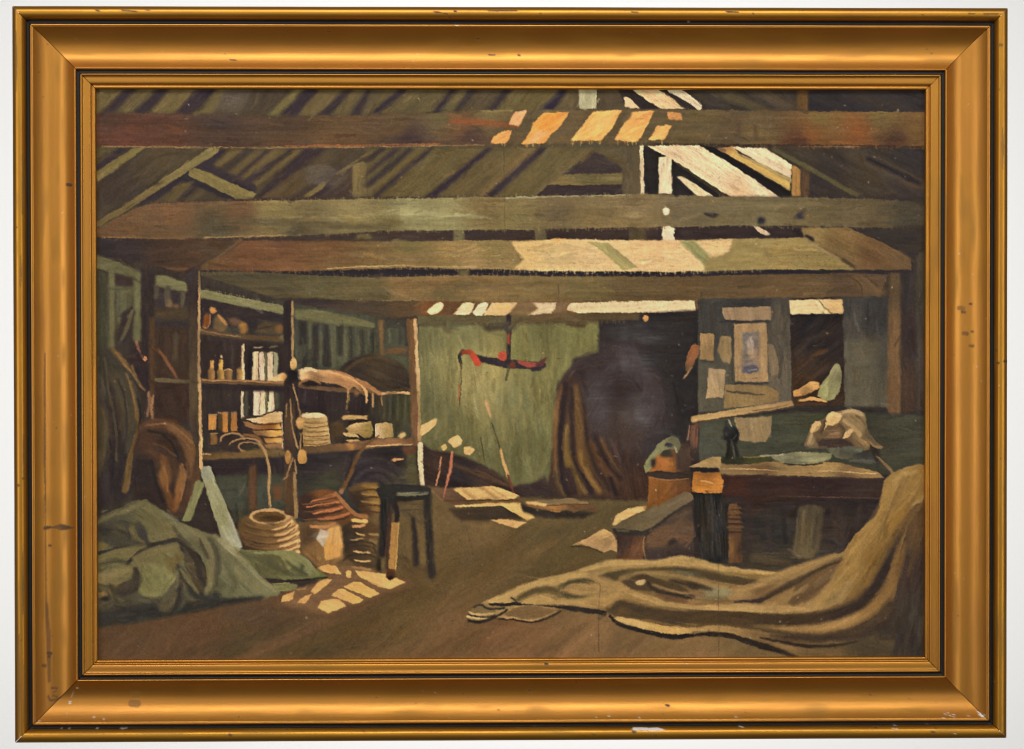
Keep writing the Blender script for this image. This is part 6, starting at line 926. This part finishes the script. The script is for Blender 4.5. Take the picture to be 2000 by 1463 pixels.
# ---- lamps and calibration of the canvas under them -----------------------
WALL_Y = 2.4
WORLD = .06
GAIN_R, GAIN_G, GAIN_B, SHEEN = .775, .765, .745, .008
LAMPS = [('key_softbox', (0, -2.0, 1.75), (0, 0, -.1), 2.2, .9, 44),
         ('side_softbox', (-1.85, -2.1, .1), (0, 0, 0), .9, 1.5, 15),
         ('side_softbox', (1.85, -2.1, .1), (0, 0, 0), .9, 1.5, 14),
         ('front_softbox', (0, -4.2, .2), (0, 0, 0), 2.6, 1.6, 10),
         ('added_wall_fill', (-.44, .3, .3), (-1.15, 2.4, .92), .2, .2, 14),  # four unseen lamps added behind the picture to keep the wall evenly white
         ('added_wall_fill', (.44, .3, .3), (1.15, 2.4, .92), .2, .2, 14.2),
         ('added_wall_fill', (-.44, .3, -.3), (-1.15, 2.4, -.92), .2, .2, 15),
         ('added_wall_fill', (.44, .3, -.3), (1.15, 2.4, -.92), .2, .2, 15.4)]

# ---- wear of the gilding: red = dark stain, green = pale chip, blue = yellower bronze
WR = Sheet(0, 0, 2000, 1463, (0, 0, 0), pal=lambda c: c)
def stain(pts, w, v=200, **k):
    k.setdefault('rough', .6); k.setdefault('op', .8)
    WR.st(pts, w, (v, 0, 0), var=0, sm=False, **k)
def chip(pts, w, v=255, **k):
    k.setdefault('rough', .3)
    WR.st(pts, w, (0, v, 0), var=0, sm=False, **k)
stain([(89, 1032), (98, 1030), (104, 1031)], [8, 5, 3]); stain([(106, 1030), (118, 1030), (130, 1031), (146, 1031)], [5, 12, 9, 3], 150)
stain([(88, 690), (88, 860), (89, 1010), (90, 1120), (92, 1230)], [2, 3, 2, 2, 3], 120, rough=1.); stain([(92, 1180), (95, 1250), (97, 1330)], [5, 9, 7], 110, rough=1.)
for x, y, r, v in ((98, 1066, 4, 200), (135, 361, 7, 200), (97, 1276, 6, 220), (96, 1283, 4, 200), (86, 1300, 6, 150), (1067, 1297, 5, 230), (1304, 1378, 4, 230), (934, 75, 5, 190), (1014, 108, 4, 150), (1896, 594, 4, 220), (1882, 610, 6, 150), (1877, 602, 9, 90), (1885, 652, 8, 130), (1897, 676, 6, 120), (1899, 648, 4, 130), (1945, 684, 4, 200), (1949, 709, 4, 220), (1964, 706, 5, 220), (1955, 88, 5, 150), (1952, 175, 3, 130), (1945, 1335, 4, 120), (36, 948, 4, 160), (46, 935, 4, 160), (1035, 1349, 4, 180), (262, 1374, 14, 90), (264, 1356, 12, 70), (1238, 1430, 5, 160), (1160, 1436, 6, 130), (1280, 1437, 6, 140), (710, 1428, 4, 110), (560, 1424, 4, 140), (450, 1436, 5, 120), (1710, 1421, 5, 170), (1822, 1430, 5, 150), (1827, 1422, 4, 150), (1700, 1357, 3, 100)):
    stain([(x - r * .3, y), (x + r * .5, y + .6)], r, v)
stain([(102, 1344), (112, 1345)], 4, 200); stain([(104, 1352), (110, 1351)], 3, 180); stain([(94, 1360), (98, 1368), (108, 1368), (118, 1363)], 3, 200); stain([(104, 1359), (112, 1362)], 3, 190)
for x0, y0, x1, y1 in ((188, 20, 193, 22), (238, 20, 268, 23), (286, 20, 292, 20), (866, 27, 874, 28), (848, 24, 862, 25), (888, 23, 892, 23), (877, 34, 880, 35), (955, 22, 1010, 21), (1055, 27, 1058, 27), (1235, 24, 1246, 25), (1420, 23, 1442, 24), (1470, 27, 1474, 28), (1560, 20, 1570, 21), (1893, 27, 1903, 28), (1922, 28, 1950, 28), (1802, 30, 1806, 30), (956, 108, 966, 108), (450, 118, 462, 118), (1280, 70, 1292, 71), (640, 62, 648, 62)):
    stain([(x0, y0), (x1, y1)], 2.4, 190, rough=1.)
for y0, y1, x in ((60, 180, 31), (300, 420, 45), (500, 560, 40), (690, 760, 29), (1010, 1110, 30), (1080, 1200, 45), (1240, 1440, 37), (1300, 1420, 48), (850, 930, 47), (1150, 1290, 33)):
    stain([(x, y0), (x + 1, (y0 + y1) / 2), (x, y1)], [3, 6, 3], 95, rough=1.)
for y0, y1, x in ((250, 330, 1959), (640, 720, 1944), (900, 1010, 1963), (1180, 1290, 1948), (420, 470, 1946)):
    stain([(x, y0), (x, (y0 + y1) / 2), (x, y1)], [2, 5, 2], 80, rough=1.)
chip([(1238, 1424), (1264, 1424)], 6); chip([(1269, 1425), (1284, 1424), (1297, 1426)], [6, 6, 2])
chip([(1911, 1391), (1916, 1397), (1922, 1401)], 2.6); chip([(1912, 1397), (1924, 1398)], 2); chip([(1917, 1393), (1918, 1401)], 1.6)
for x, y in ((1846, 1395), (1852, 1393), (1856, 1398), (1863, 1396), (1863, 1401), (1843, 1402), (1892, 1399), (1811, 1414), (137, 1371), (137, 1374), (184, 1401), (203, 1405), (151, 1344), (190, 1423), (120, 1423), (135, 1423), (1748, 1417), (1745, 1423), (1752, 1424), (1165, 1401), (1190, 1399), (1249, 1402), (1438, 1401), (1866, 1434), (240, 1424), (893, 50), (1345, 42), (77, 1409)):
    chip([(x - 1, y), (x + 1.4, y + .3)], 2.2, 190)
chip([(236, 1423), (248, 1423)], 1.6, 150); chip([(1444, 1419), (1452, 1421)], 2, 200); chip([(140, 1362), (144, 1352)], 1.4, 110)
for i in range(260):                                    # fine scatter of age spots and dust over the moulding
    x = (i * 613.7) % 1930 + 30; y = (i * 389.1 + i * i * 1.3) % 1410 + 24
    if i % 2: stain([(x, y), (x + 1, y)], 1.2 + (i % 4) * .5, 90 + (i * 37) % 110)
    else: chip([(x, y), (x + 1, y)], 1.2, 60 + (i * 29) % 80)
WEAR = np.clip(WR.img / 255. * np.array([1.75, 1.15, 1], np.float32), 0, 1)

# ---------------------------------------------------------------------------
import bpy
from mathutils import Euler, Vector
scene = bpy.context.scene
COL = scene.collection
CAM_P = (-0.06405941, -2.83026446, 0.03793529); CAM_R = (1.55729840, 0.00101826, -0.02247821)
OWID, OHEI = 1.1589287, 0.8555197
RM = np.array(Euler(CAM_R, 'XYZ').to_matrix())
FPX = 85 / 36 * 2000

def to_px(P):                         # sheet units that a point of the picture corresponds to (calibration of the canvas sheet)
    q = (np.asarray(P, np.float64) - np.array(CAM_P)) @ RM
    return 1000 + FPX * q[:, 0] / -q[:, 2], 731.5 - FPX * q[:, 1] / -q[:, 2]

def sample(a, x, y):
    h, w = a.shape[:2]
    x = np.clip(x, 0, w - 1.001); y = np.clip(y, 0, h - 1.001)
    x0 = x.astype(int); y0 = y.astype(int); fx = x - x0; fy = y - y0
    if a.ndim == 3: fx = fx[:, None]; fy = fy[:, None]
    return (a[y0, x0] * (1 - fx) + a[y0, x0 + 1] * fx) * (1 - fy) + (a[y0 + 1, x0] * (1 - fx) + a[y0 + 1, x0 + 1] * fx) * fy

def empty(name, loc=(0, 0, 0)):
    o = bpy.data.objects.new(name, None); COL.objects.link(o); o.location = loc; return o

def grid_mesh(name, verts, quads, mat, parent=None, colors=None, normals=None, attr='pigment', smooth=True):
    me = bpy.data.meshes.new(name)
    nv, nf = len(verts), len(quads)
    me.vertices.add(nv); me.vertices.foreach_set('co', np.ascontiguousarray(verts, np.float32).ravel())
    me.loops.add(nf * 4); me.loops.foreach_set('vertex_index', np.ascontiguousarray(quads, np.int32).ravel())
    me.polygons.add(nf); me.polygons.foreach_set('loop_start', np.arange(0, nf * 4, 4, dtype=np.int32))
    me.polygons.foreach_set('use_smooth', np.full(nf, smooth, dtype=bool))
    me.update(calc_edges=True)
    if colors is not None:
        at = me.attributes.new(attr, 'FLOAT_COLOR', 'POINT')
        c = np.ones((nv, 4), np.float32); c[:, :colors.shape[1]] = colors
        at.data.foreach_set('color', c.ravel())
    if normals is not None:
        me.normals_split_custom_set_from_vertices(np.ascontiguousarray(normals, np.float32))
    me.materials.append(mat)
    o = bpy.data.objects.new(name, me); COL.objects.link(o)
    if parent: o.parent = parent
    return o

def new_mat(name):
    m = bpy.data.materials.new(name); m.use_nodes = True
    nt = m.node_tree; nt.nodes.clear()
    out = nt.nodes.new('ShaderNodeOutputMaterial'); b = nt.nodes.new('ShaderNodeBsdfPrincipled')
    nt.links.new(b.outputs[0], out.inputs[0])
    return m, nt, b
def node(nt, t, **k):
    n = nt.nodes.new(t)
    for a_, v in k.items(): setattr(n, a_, v)
    return n
def mixc(nt, fac, a_, b_):
    n = nt.nodes.new('ShaderNodeMix'); n.data_type = 'RGBA'
    for s_, v in ((0, fac), (6, a_), (7, b_)):
        if hasattr(v, 'links'): nt.links.new(v, n.inputs[s_])
        else: n.inputs[s_].default_value = v
    return n.outputs[2]
def math_(nt, op, a_, b_=0.):
    n = nt.nodes.new('ShaderNodeMath'); n.operation = op
    for s_, v in ((0, a_), (1, b_)):
        if hasattr(v, 'links'): nt.links.new(v, n.inputs[s_])
        else: n.inputs[s_].default_value = v
    return n.outputs[0]
def noise(nt, scale, detail=3., rough=.5, vec=None, sc=None):
    n = nt.nodes.new('ShaderNodeTexNoise'); n.inputs['Scale'].default_value = scale; n.inputs['Detail'].default_value = detail; n.inputs['Roughness'].default_value = rough
    tc = nt.nodes.new('ShaderNodeTexCoord')
    if sc:
        mp = nt.nodes.new('ShaderNodeMapping'); mp.inputs['Scale'].default_value = sc
        nt.links.new(tc.outputs['Object'], mp.inputs['Vector']); nt.links.new(mp.outputs[0], n.inputs['Vector'])
    else: nt.links.new(tc.outputs['Object'], n.inputs['Vector'])
    return n.outputs['Fac']

# oil paint under old varnish
M_PAINT, nt, b = new_mat('oil_paint')
at = node(nt, 'ShaderNodeAttribute', attribute_name='pigment')
nt.links.new(at.outputs['Color'], b.inputs['Base Color'])
b.inputs['Specular IOR Level'].default_value = .17
gl = at.outputs['Alpha']
nt.links.new(math_(nt, 'ADD', .17, math_(nt, 'MULTIPLY', gl, .9)), b.inputs['Specular IOR Level'])
nt.links.new(gl, b.inputs['Coat Weight']); b.inputs['Coat IOR'].default_value = 1.9; b.inputs['Coat Roughness'].default_value = .2
rr = node(nt, 'ShaderNodeMapRange'); rr.inputs[3].default_value = .34; rr.inputs[4].default_value = .52
nt.links.new(noise(nt, 9., 4.), rr.inputs[0]); nt.links.new(math_(nt, 'SUBTRACT', rr.outputs[0], math_(nt, 'MULTIPLY', gl, .16)), b.inputs['Roughness'])
bp = node(nt, 'ShaderNodeBump'); bp.inputs['Strength'].default_value = .12; bp.inputs['Distance'].default_value = .0004
nt.links.new(noise(nt, 900., 2.), bp.inputs['Height']); nt.links.new(bp.outputs[0], b.inputs['Normal'])

def gilt(name, base, ochre, rough, along):
    m, nt, b = new_mat(name)
    at = node(nt, 'ShaderNodeAttribute', attribute_name='wear')
    sp = node(nt, 'ShaderNodeSeparateColor'); nt.links.new(at.outputs['Color'], sp.inputs[0])
    sc = (4., 60., 60.) if along == 'x' else (60., 60., 4.)
    s1 = noise(nt, 2.2, 5., .6, sc=sc); s2 = noise(nt, 14., 4.)
    c = mixc(nt, sp.outputs[2], base, ochre)
    dark = tuple(v * .62 for v in base[:3]) + (1,)
    f = math_(nt, 'MULTIPLY', math_(nt, 'MULTIPLY', s1, s2), 1.1)
    c = mixc(nt, f, c, dark)
    c = mixc(nt, math_(nt, 'MULTIPLY', sp.outputs[0], .92), c, (.055, .028, .012, 1))
    c = mixc(nt, sp.outputs[1], c, (.80, .76, .70, 1))
    nt.links.new(c, b.inputs['Base Color'])
    mt = math_(nt, 'MULTIPLY', math_(nt, 'SUBTRACT', 1., sp.outputs[1]), math_(nt, 'SUBTRACT', .84, math_(nt, 'MULTIPLY', sp.outputs[0], .6)))
    nt.links.new(mt, b.inputs['Metallic']); b.inputs['Coat Weight'].default_value = .2; b.inputs['Coat Roughness'].default_value = .36; b.inputs['Coat IOR'].default_value = 1.45
    r_ = node(nt, 'ShaderNodeMapRange'); r_.inputs[3].default_value = rough - .07; r_.inputs[4].default_value = rough + .10
    nt.links.new(s1, r_.inputs[0]); nt.links.new(math_(nt, 'ADD', r_.outputs[0], math_(nt, 'MULTIPLY', sp.outputs[0], .25)), b.inputs['Roughness'])
    bp = node(nt, 'ShaderNodeBump'); bp.inputs['Strength'].default_value = .22; bp.inputs['Distance'].default_value = .0006
    nt.links.new(math_(nt, 'ADD', s1, math_(nt, 'MULTIPLY', noise(nt, 220., 3.), .35)), bp.inputs['Height']); nt.links.new(bp.outputs[0], b.inputs['Normal'])
    return m
GB, GO = (.60, .255, .040, 1), (.59, .28, .018, 1)
GX = gilt('bronze_gilding_lengthwise', GB, GO, .40, 'x'); GZ = gilt('bronze_gilding_upright', GB, GO, .40, 'z')
M_BLK, nt, b = new_mat('black_paint')
at = node(nt, 'ShaderNodeAttribute', attribute_name='wear'); sp = node(nt, 'ShaderNodeSeparateColor'); nt.links.new(at.outputs['Color'], sp.inputs[0])
nt.links.new(mixc(nt, sp.outputs[1], mixc(nt, noise(nt, 60., 4.), (.006, .0055, .005, 1), (.017, .015, .012, 1)), (.35, .33, .30, 1)), b.inputs['Base Color'])
b.inputs['Roughness'].default_value = .5; b.inputs['Specular IOR Level'].default_value = .3
M_WALL, nt, b = new_mat('white_wall_paint')
nt.links.new(mixc(nt, noise(nt, 2., 3.), (.885, .872, .845, 1), (.895, .882, .855, 1)), b.inputs['Base Color']); b.inputs['Roughness'].default_value = .85
M_WOOD, nt, b = new_mat('bare_stretcher_wood')
nt.links.new(mixc(nt, noise(nt, 6., 4., sc=(2., 20., 20.)), (.30, .19, .10, 1), (.40, .27, .15, 1)), b.inputs['Base Color']); b.inputs['Roughness'].default_value = .7

# ---- the thing ------------------------------------------------------------
ROOT = empty('framed_painting', (0, 0, 0))
ROOT['label'] = 'oil painting of a dim sail loft with wooden beams in a wide gilt frame'
ROOT['category'] = 'painting'

# moulding profile: distance in from the outer edge (units of U) and height above the canvas (mm)
def arcpts(p0, p1, p2, n):            # quadratic curve
    t = np.linspace(0, 1, n)[:, None]
    return ((1 - t) ** 2 * np.array(p0) + 2 * t * (1 - t) * np.array(p1) + t * t * np.array(p2)).tolist()
BEAD = [(1.5, -17.5), (1.0, 0), (.5, 8), (.4, 12)] + arcpts((.4, 12), (2.5, 22.5), (14, 22.5), 12)[1:] + arcpts((14, 22.5), (24.5, 22.5), (27, 13.5), 12)[1:]
GRV1 = [(27, 13.5), (27.6, 12.2), (31, 11.9), (34.6, 12.2), (35, 14)]
def cove_h(v): return .7 + .5 * .040 * ((v - 85) * .6) ** 2
COVE = [(35, 14), (35.2, 15.6), (36, 16.4), (38, 16.4), (38.7, 16.2), (39.0, 15.6)] + [(v, cove_h(v)) for v in np.linspace(39.3, 116.4, 44)] + [(116.8, 7.9), (117.8, 8.9), (119.2, 9.4), (120.8, 8.9), (121.7, 7.8), (122, 6.6)]
GRV2 = [(122, 6.4), (122.4, 5.7), (125.5, 5.6), (128.6, 5.7), (129, 6.6)]
SLIP = [(129, 6.6), (129.3, 8.0), (130.2, 8.9), (131.4, 9.1), (132.8, 8.6), (133.8, 7.5), (135.5, 6.8), (139, 6.8), (144, 6.9), (147.6, 6.6), (149.4, 5.9), (150.2, 4.9), (150.6, 3.9), (152.2, 3.6), (152.8, 4.0), (154, 4.4), (156.4, 4.2), (157.8, 3.5), (158.2, 2.4), (158.3, -6)]
NAL = 640
def strip(name, prof, side, mat, parent, ochre):
    P = np.array(prof, float)
    # refine long profile steps
    n = len(P)
    t = np.linspace(0, 1, NAL)
    L = OWID if side in ('top', 'bottom') else OHEI
    m = P[:, 0] * U
    gap = .00038                                      # open mitre joint
    lo = -L / 2 + m + gap; hi = L / 2 - m - gap
    S = lo[None, :] + t[:, None] * (hi - lo)[None, :]
    d = np.broadcast_to(P[:, 1] * .001, S.shape)
    off = np.broadcast_to(m, S.shape)
    seed = {'top': 1, 'bottom': 2, 'left': 3, 'right': 4}[side]
    wob = (vnoise(S / .05, off / .02 + seed * 7, seed) - .5) * .00035 + (vnoise(S / .3, off * 0 + seed, seed + 5) - .5) * .0005
    off2 = off + wob * .6; d2 = d + wob
    if side == 'top': V = np.stack([S, -d2, OHEI / 2 - off2], -1)
    elif side == 'bottom': V = np.stack([-S, -d2, -OHEI / 2 + off2], -1)
    elif side == 'left': V = np.stack([-OWID / 2 + off2, -d2, S], -1)
    else: V = np.stack([OWID / 2 - off2, -d2, -S], -1)
    V = V.reshape(-1, 3)
    i = np.arange(NAL - 1)[:, None] * n + np.arange(n - 1)[None, :]
    Q = np.stack([i, i + 1, i + n + 1, i + n], -1).reshape(-1, 4)
    px, py = to_px(V)
    c = sample(WEAR, px, py)
    blot = vnoise(S.ravel() / .03, off.ravel() / .006, seed + 11) * .6 + vnoise(S.ravel() / .15, off.ravel() / .02, seed + 13) * .6
    c = np.stack([np.clip(c[:, 0] + np.clip(blot - .74, 0, 1) * .75, 0, 1), c[:, 1], np.clip(ochre + (blot - .6) * .7, 0, 1)], -1)
    return grid_mesh(name, V, Q, mat, parent, c, attr='wear')
for side in ('top', 'right', 'bottom', 'left'):
    gm = GX if side in ('top', 'bottom') else GZ
    rail = strip('frame_rail', COVE, side, gm, ROOT, .12)
    strip('outer_bead', BEAD, side, gm, rail, .75)
    strip('black_groove', GRV1, side, M_BLK, rail, 0)
    strip('black_groove', GRV2, side, M_BLK, rail, 0)
    strip('inner_slip', SLIP, side, gm, rail, .3)
    if side == 'left': rail['label'] = 'gilt frame rail with a dark horizontal stain'
    if side == 'bottom': rail['label'] = 'gilt frame rail with a white chip on its outer bead'

# ---- the painted canvas ---------------------------------------------------
GAIN = np.array([GAIN_R, GAIN_G, GAIN_B], np.float32)
cw, chh = OWID / 2 - 155.5 * U, OHEI / 2 - 155.5 * U
step = 1.3 * U
nx, ny = int(2 * cw / step), int(2 * chh / step)
gxs = np.linspace(-cw, cw, nx); gzs = np.linspace(chh, -chh, ny)
XX, ZZ = np.meshgrid(gxs, gzs)
REC = .0032                                          # depth of the rebate the canvas sits in
V0 = np.stack([XX.ravel(), np.full(nx * ny, REC), ZZ.ravel()], -1)
px, py = to_px(V0); px -= OX; py -= OY
hgt = sample(relief, px, py)
sag = .0012 * np.exp(-(((XX - .147) / .05) ** 2 + ((ZZ + .04) / .045) ** 2)).ravel() - .0009 * np.exp(-(((XX - .11) / .03) ** 2 + ((ZZ - .03) / .05) ** 2)).ravel()
hgt = hgt + sag                                     # the slack dent of the old canvas
V0[:, 1] = REC - hgt
srgb = sample(img, px, py) / 255.
lin = np.where(srgb <= .04045, srgb / 12.92, ((srgb + .055) / 1.055) ** 2.4)
pig_lin = np.clip((lin - SHEEN) / GAIN, .0015, .93).astype(np.float32)
qx, qy = px + OX, py + OY                            # patches where the old varnish is still glossy
gls = np.zeros(len(px), np.float32)
for gx_, gy_, ga, gb, gv in ((1246, 806, 30, 30, 1.), (1172, 785, 26, 50, .55), (1240, 712, 40, 30, .55), (1240, 655, 46, 24, .45), (470, 205, 40, 14, .10), (630, 345, 36, 22, .15), (1290, 860, 50, 40, .25)):
    gls = np.maximum(gls, gv * np.exp(-(((qx - gx_) / ga) ** 2 + ((qy - gy_) / gb) ** 2)))
gls *= .20 + .55 * vnoise(qx / 26, qy / 3.2, 41) * vnoise(qx / 14, qy / 14, 43) * 1.6
pig_lin = np.concatenate([pig_lin, np.clip(gls, 0, 1)[:, None].astype(np.float32)], 1)
Hm = hgt.reshape(ny, nx)
dz, dx = np.gradient(Hm, 2 * chh / (ny - 1), 2 * cw / (nx - 1))
N = np.stack([-dx, -np.ones_like(dx), dz], -1).reshape(-1, 3)
N /= np.linalg.norm(N, axis=1, keepdims=True)
N = N.astype(np.float32)
fi = np.arange(ny - 1)[:, None] * nx + np.arange(nx - 1)[None, :]
QF = np.stack([fi, fi + nx, fi + nx + 1, fi + 1], -1)
cx_ = np.clip(np.round((px.reshape(ny, nx)[:-1, :-1] + px.reshape(ny, nx)[1:, 1:]) / 2).astype(int), 0, SW - 1)
cy_ = np.clip(np.round((py.reshape(ny, nx)[:-1, :-1] + py.reshape(ny, nx)[1:, 1:]) / 2).astype(int), 0, SH - 1)
FL = lab[cy_, cx_].astype(np.int32)

SPLIT = {n_ for n_ in A.names if n_ and n_.split('#')[0] not in ('painted_roof', 'painted_floor', 'painted_partition')}
def components(mask):
    ys, xs = np.nonzero(mask); todo = set(zip(ys.tolist(), xs.tolist())); out = []
    while todo:
        s0 = todo.pop(); stack = [s0]; comp = [s0]
        while stack:
            y, x = stack.pop()
            for q in ((y + 1, x), (y - 1, x), (y, x + 1), (y, x - 1)):
                if q in todo: todo.remove(q); stack.append(q); comp.append(q)
        out.append(comp)
    return sorted(out, key=len, reverse=True)
def settle(bad):                                        # stray specks join the figure beside them
    for _ in range(60):
        todo = FL < 0
        if not todo.any(): break
        for dy, dx in ((0, 1), (0, -1), (1, 0), (-1, 0)):
            nb = np.roll(FL, (dy, dx), (0, 1)); m_ = (FL < 0) & (nb > 0); FL[m_] = nb[m_]
RING = 5
FL[FL == 0] = -1
for li in range(1, len(A.names)):
    msk = FL == li
    if not msk.any(): continue
    if int(msk.sum()) < 60: FL[msk] = -1; continue
    big = 70 if A.names[li].split('#')[0] in ('painted_roof', 'painted_floor', 'painted_partition', 'painted_boarded_wall', 'painted_tie_beam') else 40
    for cm in components(msk):
        if len(cm) < big: a_ = np.array(cm); FL[a_[:, 0], a_[:, 1]] = -1
settle(None)
FL[:RING] = 0; FL[-RING:] = 0; FL[:, :RING] = 0; FL[:, -RING:] = 0
pieces = []
for li, nm in enumerate(A.names):
    if li == 0: continue
    cs = components(FL == li)
    if not cs: continue
    base = nm.split('#')[0]
    whole = base in ('painted_roof', 'painted_boarded_wall', 'painted_floor', 'painted_partition', 'painted_doorway', 'painted_plaster_wall')
    for k_, cm in enumerate(cs):
        a_ = np.array(cm); fc = a_[:, 0] * (nx - 1) + a_[:, 1]
        pieces.append((base, nm if k_ == 0 else '', fc))
def sub_mesh(name, faces, parent):
    q = QF.reshape(-1, 4)[faces]
    uq, inv = np.unique(q, return_inverse=True)
    return grid_mesh(name, V0[uq], inv.reshape(-1, 4), M_PAINT, parent, pig_lin[uq], N[uq])
CANVAS = sub_mesh('canvas', np.nonzero(FL.ravel() == 0)[0], ROOT)
print('pieces', len(pieces))
LABELS = {'painted_tie_beam#1': 'topmost painted tie beam, reddish brown with orange sun patches', 'painted_tie_beam#2': 'greyish green painted tie beam with dark bolt holes', 'painted_tie_beam#3': 'painted tie beam with a broad pale patch of sunlight', 'painted_tie_beam#4': 'plain olive brown painted tie beam, lowest of the four', 'painted_rope_coil#4': 'painted pot-shaped coil of pale rope', 'painted_rope_coil#2': 'painted coil of orange rope', 'painted_rope_coil': 'painted coil of yellow rope behind the stool', 'painted_rope_coil#3': 'painted dark rope coil beside the stool', 'painted_board': 'painted floor board with sunlit top', 'painted_cloth#2': 'painted pale green cloth in the hatch', 'painted_sack': 'painted round brown sack'}
for base, nm, faces in pieces:
    o_ = sub_mesh(base, faces, CANVAS)
    if nm in LABELS: o_['label'] = LABELS[nm]

def box(name, x0, x1, y0, y1, z0, z1, mat, parent=None):
    v = np.array([(x, y, z) for x in (x0, x1) for y in (y0, y1) for z in (z0, z1)], float)
    q = np.array([(0, 1, 3, 2), (4, 6, 7, 5), (0, 4, 5, 1), (2, 3, 7, 6), (0, 2, 6, 4), (1, 5, 7, 3)])
    return grid_mesh(name, v, q, mat, parent, smooth=False)
box('backing_board', -OWID / 2 + .004, OWID / 2 - .004, -.0002 + .0085, .0165, -OHEI / 2 + .004, OHEI / 2 - .004, M_WOOD, ROOT)

# ---- the white wall behind, lamps, camera ---------------------------------
WY = WALL_Y
wall = grid_mesh('wall', np.array([(-6, WY, -5), (6, WY, -5), (6, WY, 5), (-6, WY, 5)], float), np.array([(0, 1, 2, 3)]), M_WALL, smooth=False)
wall['kind'] = 'structure'
def lamp(name, loc, tgt, sx, sy, power, col=(1, 1, 1)):
    l = bpy.data.lights.new(name, 'AREA'); l.shape = 'RECTANGLE'; l.size = sx; l.size_y = sy; l.energy = power; l.color = col
    o = bpy.data.objects.new(name, l); COL.objects.link(o); o.location = loc
    o.rotation_euler = (Vector(tgt) - Vector(loc)).to_track_quat('-Z', 'Y').to_euler()
    return o
for args in LAMPS: lamp(*args)
w = bpy.data.worlds.new('World'); scene.world = w; w.use_nodes = True
w.node_tree.nodes['Background'].inputs[0].default_value = (1, .985, .96, 1); w.node_tree.nodes['Background'].inputs[1].default_value = WORLD
cam = bpy.data.cameras.new('camera'); co = bpy.data.objects.new('camera', cam); COL.objects.link(co)
cam.lens = 85; cam.sensor_width = 36; cam.clip_start = .05; cam.clip_end = 100
co.location = CAM_P; co.rotation_euler = CAM_R
scene.camera = co
scene.cycles.filter_width = 1.1
vs = scene.view_settings
scene.display_settings.display_device = 'sRGB'
vs.view_transform = 'Standard'; vs.look = 'None'; vs.exposure = 0; vs.gamma = 1; vs.use_curve_mapping = False
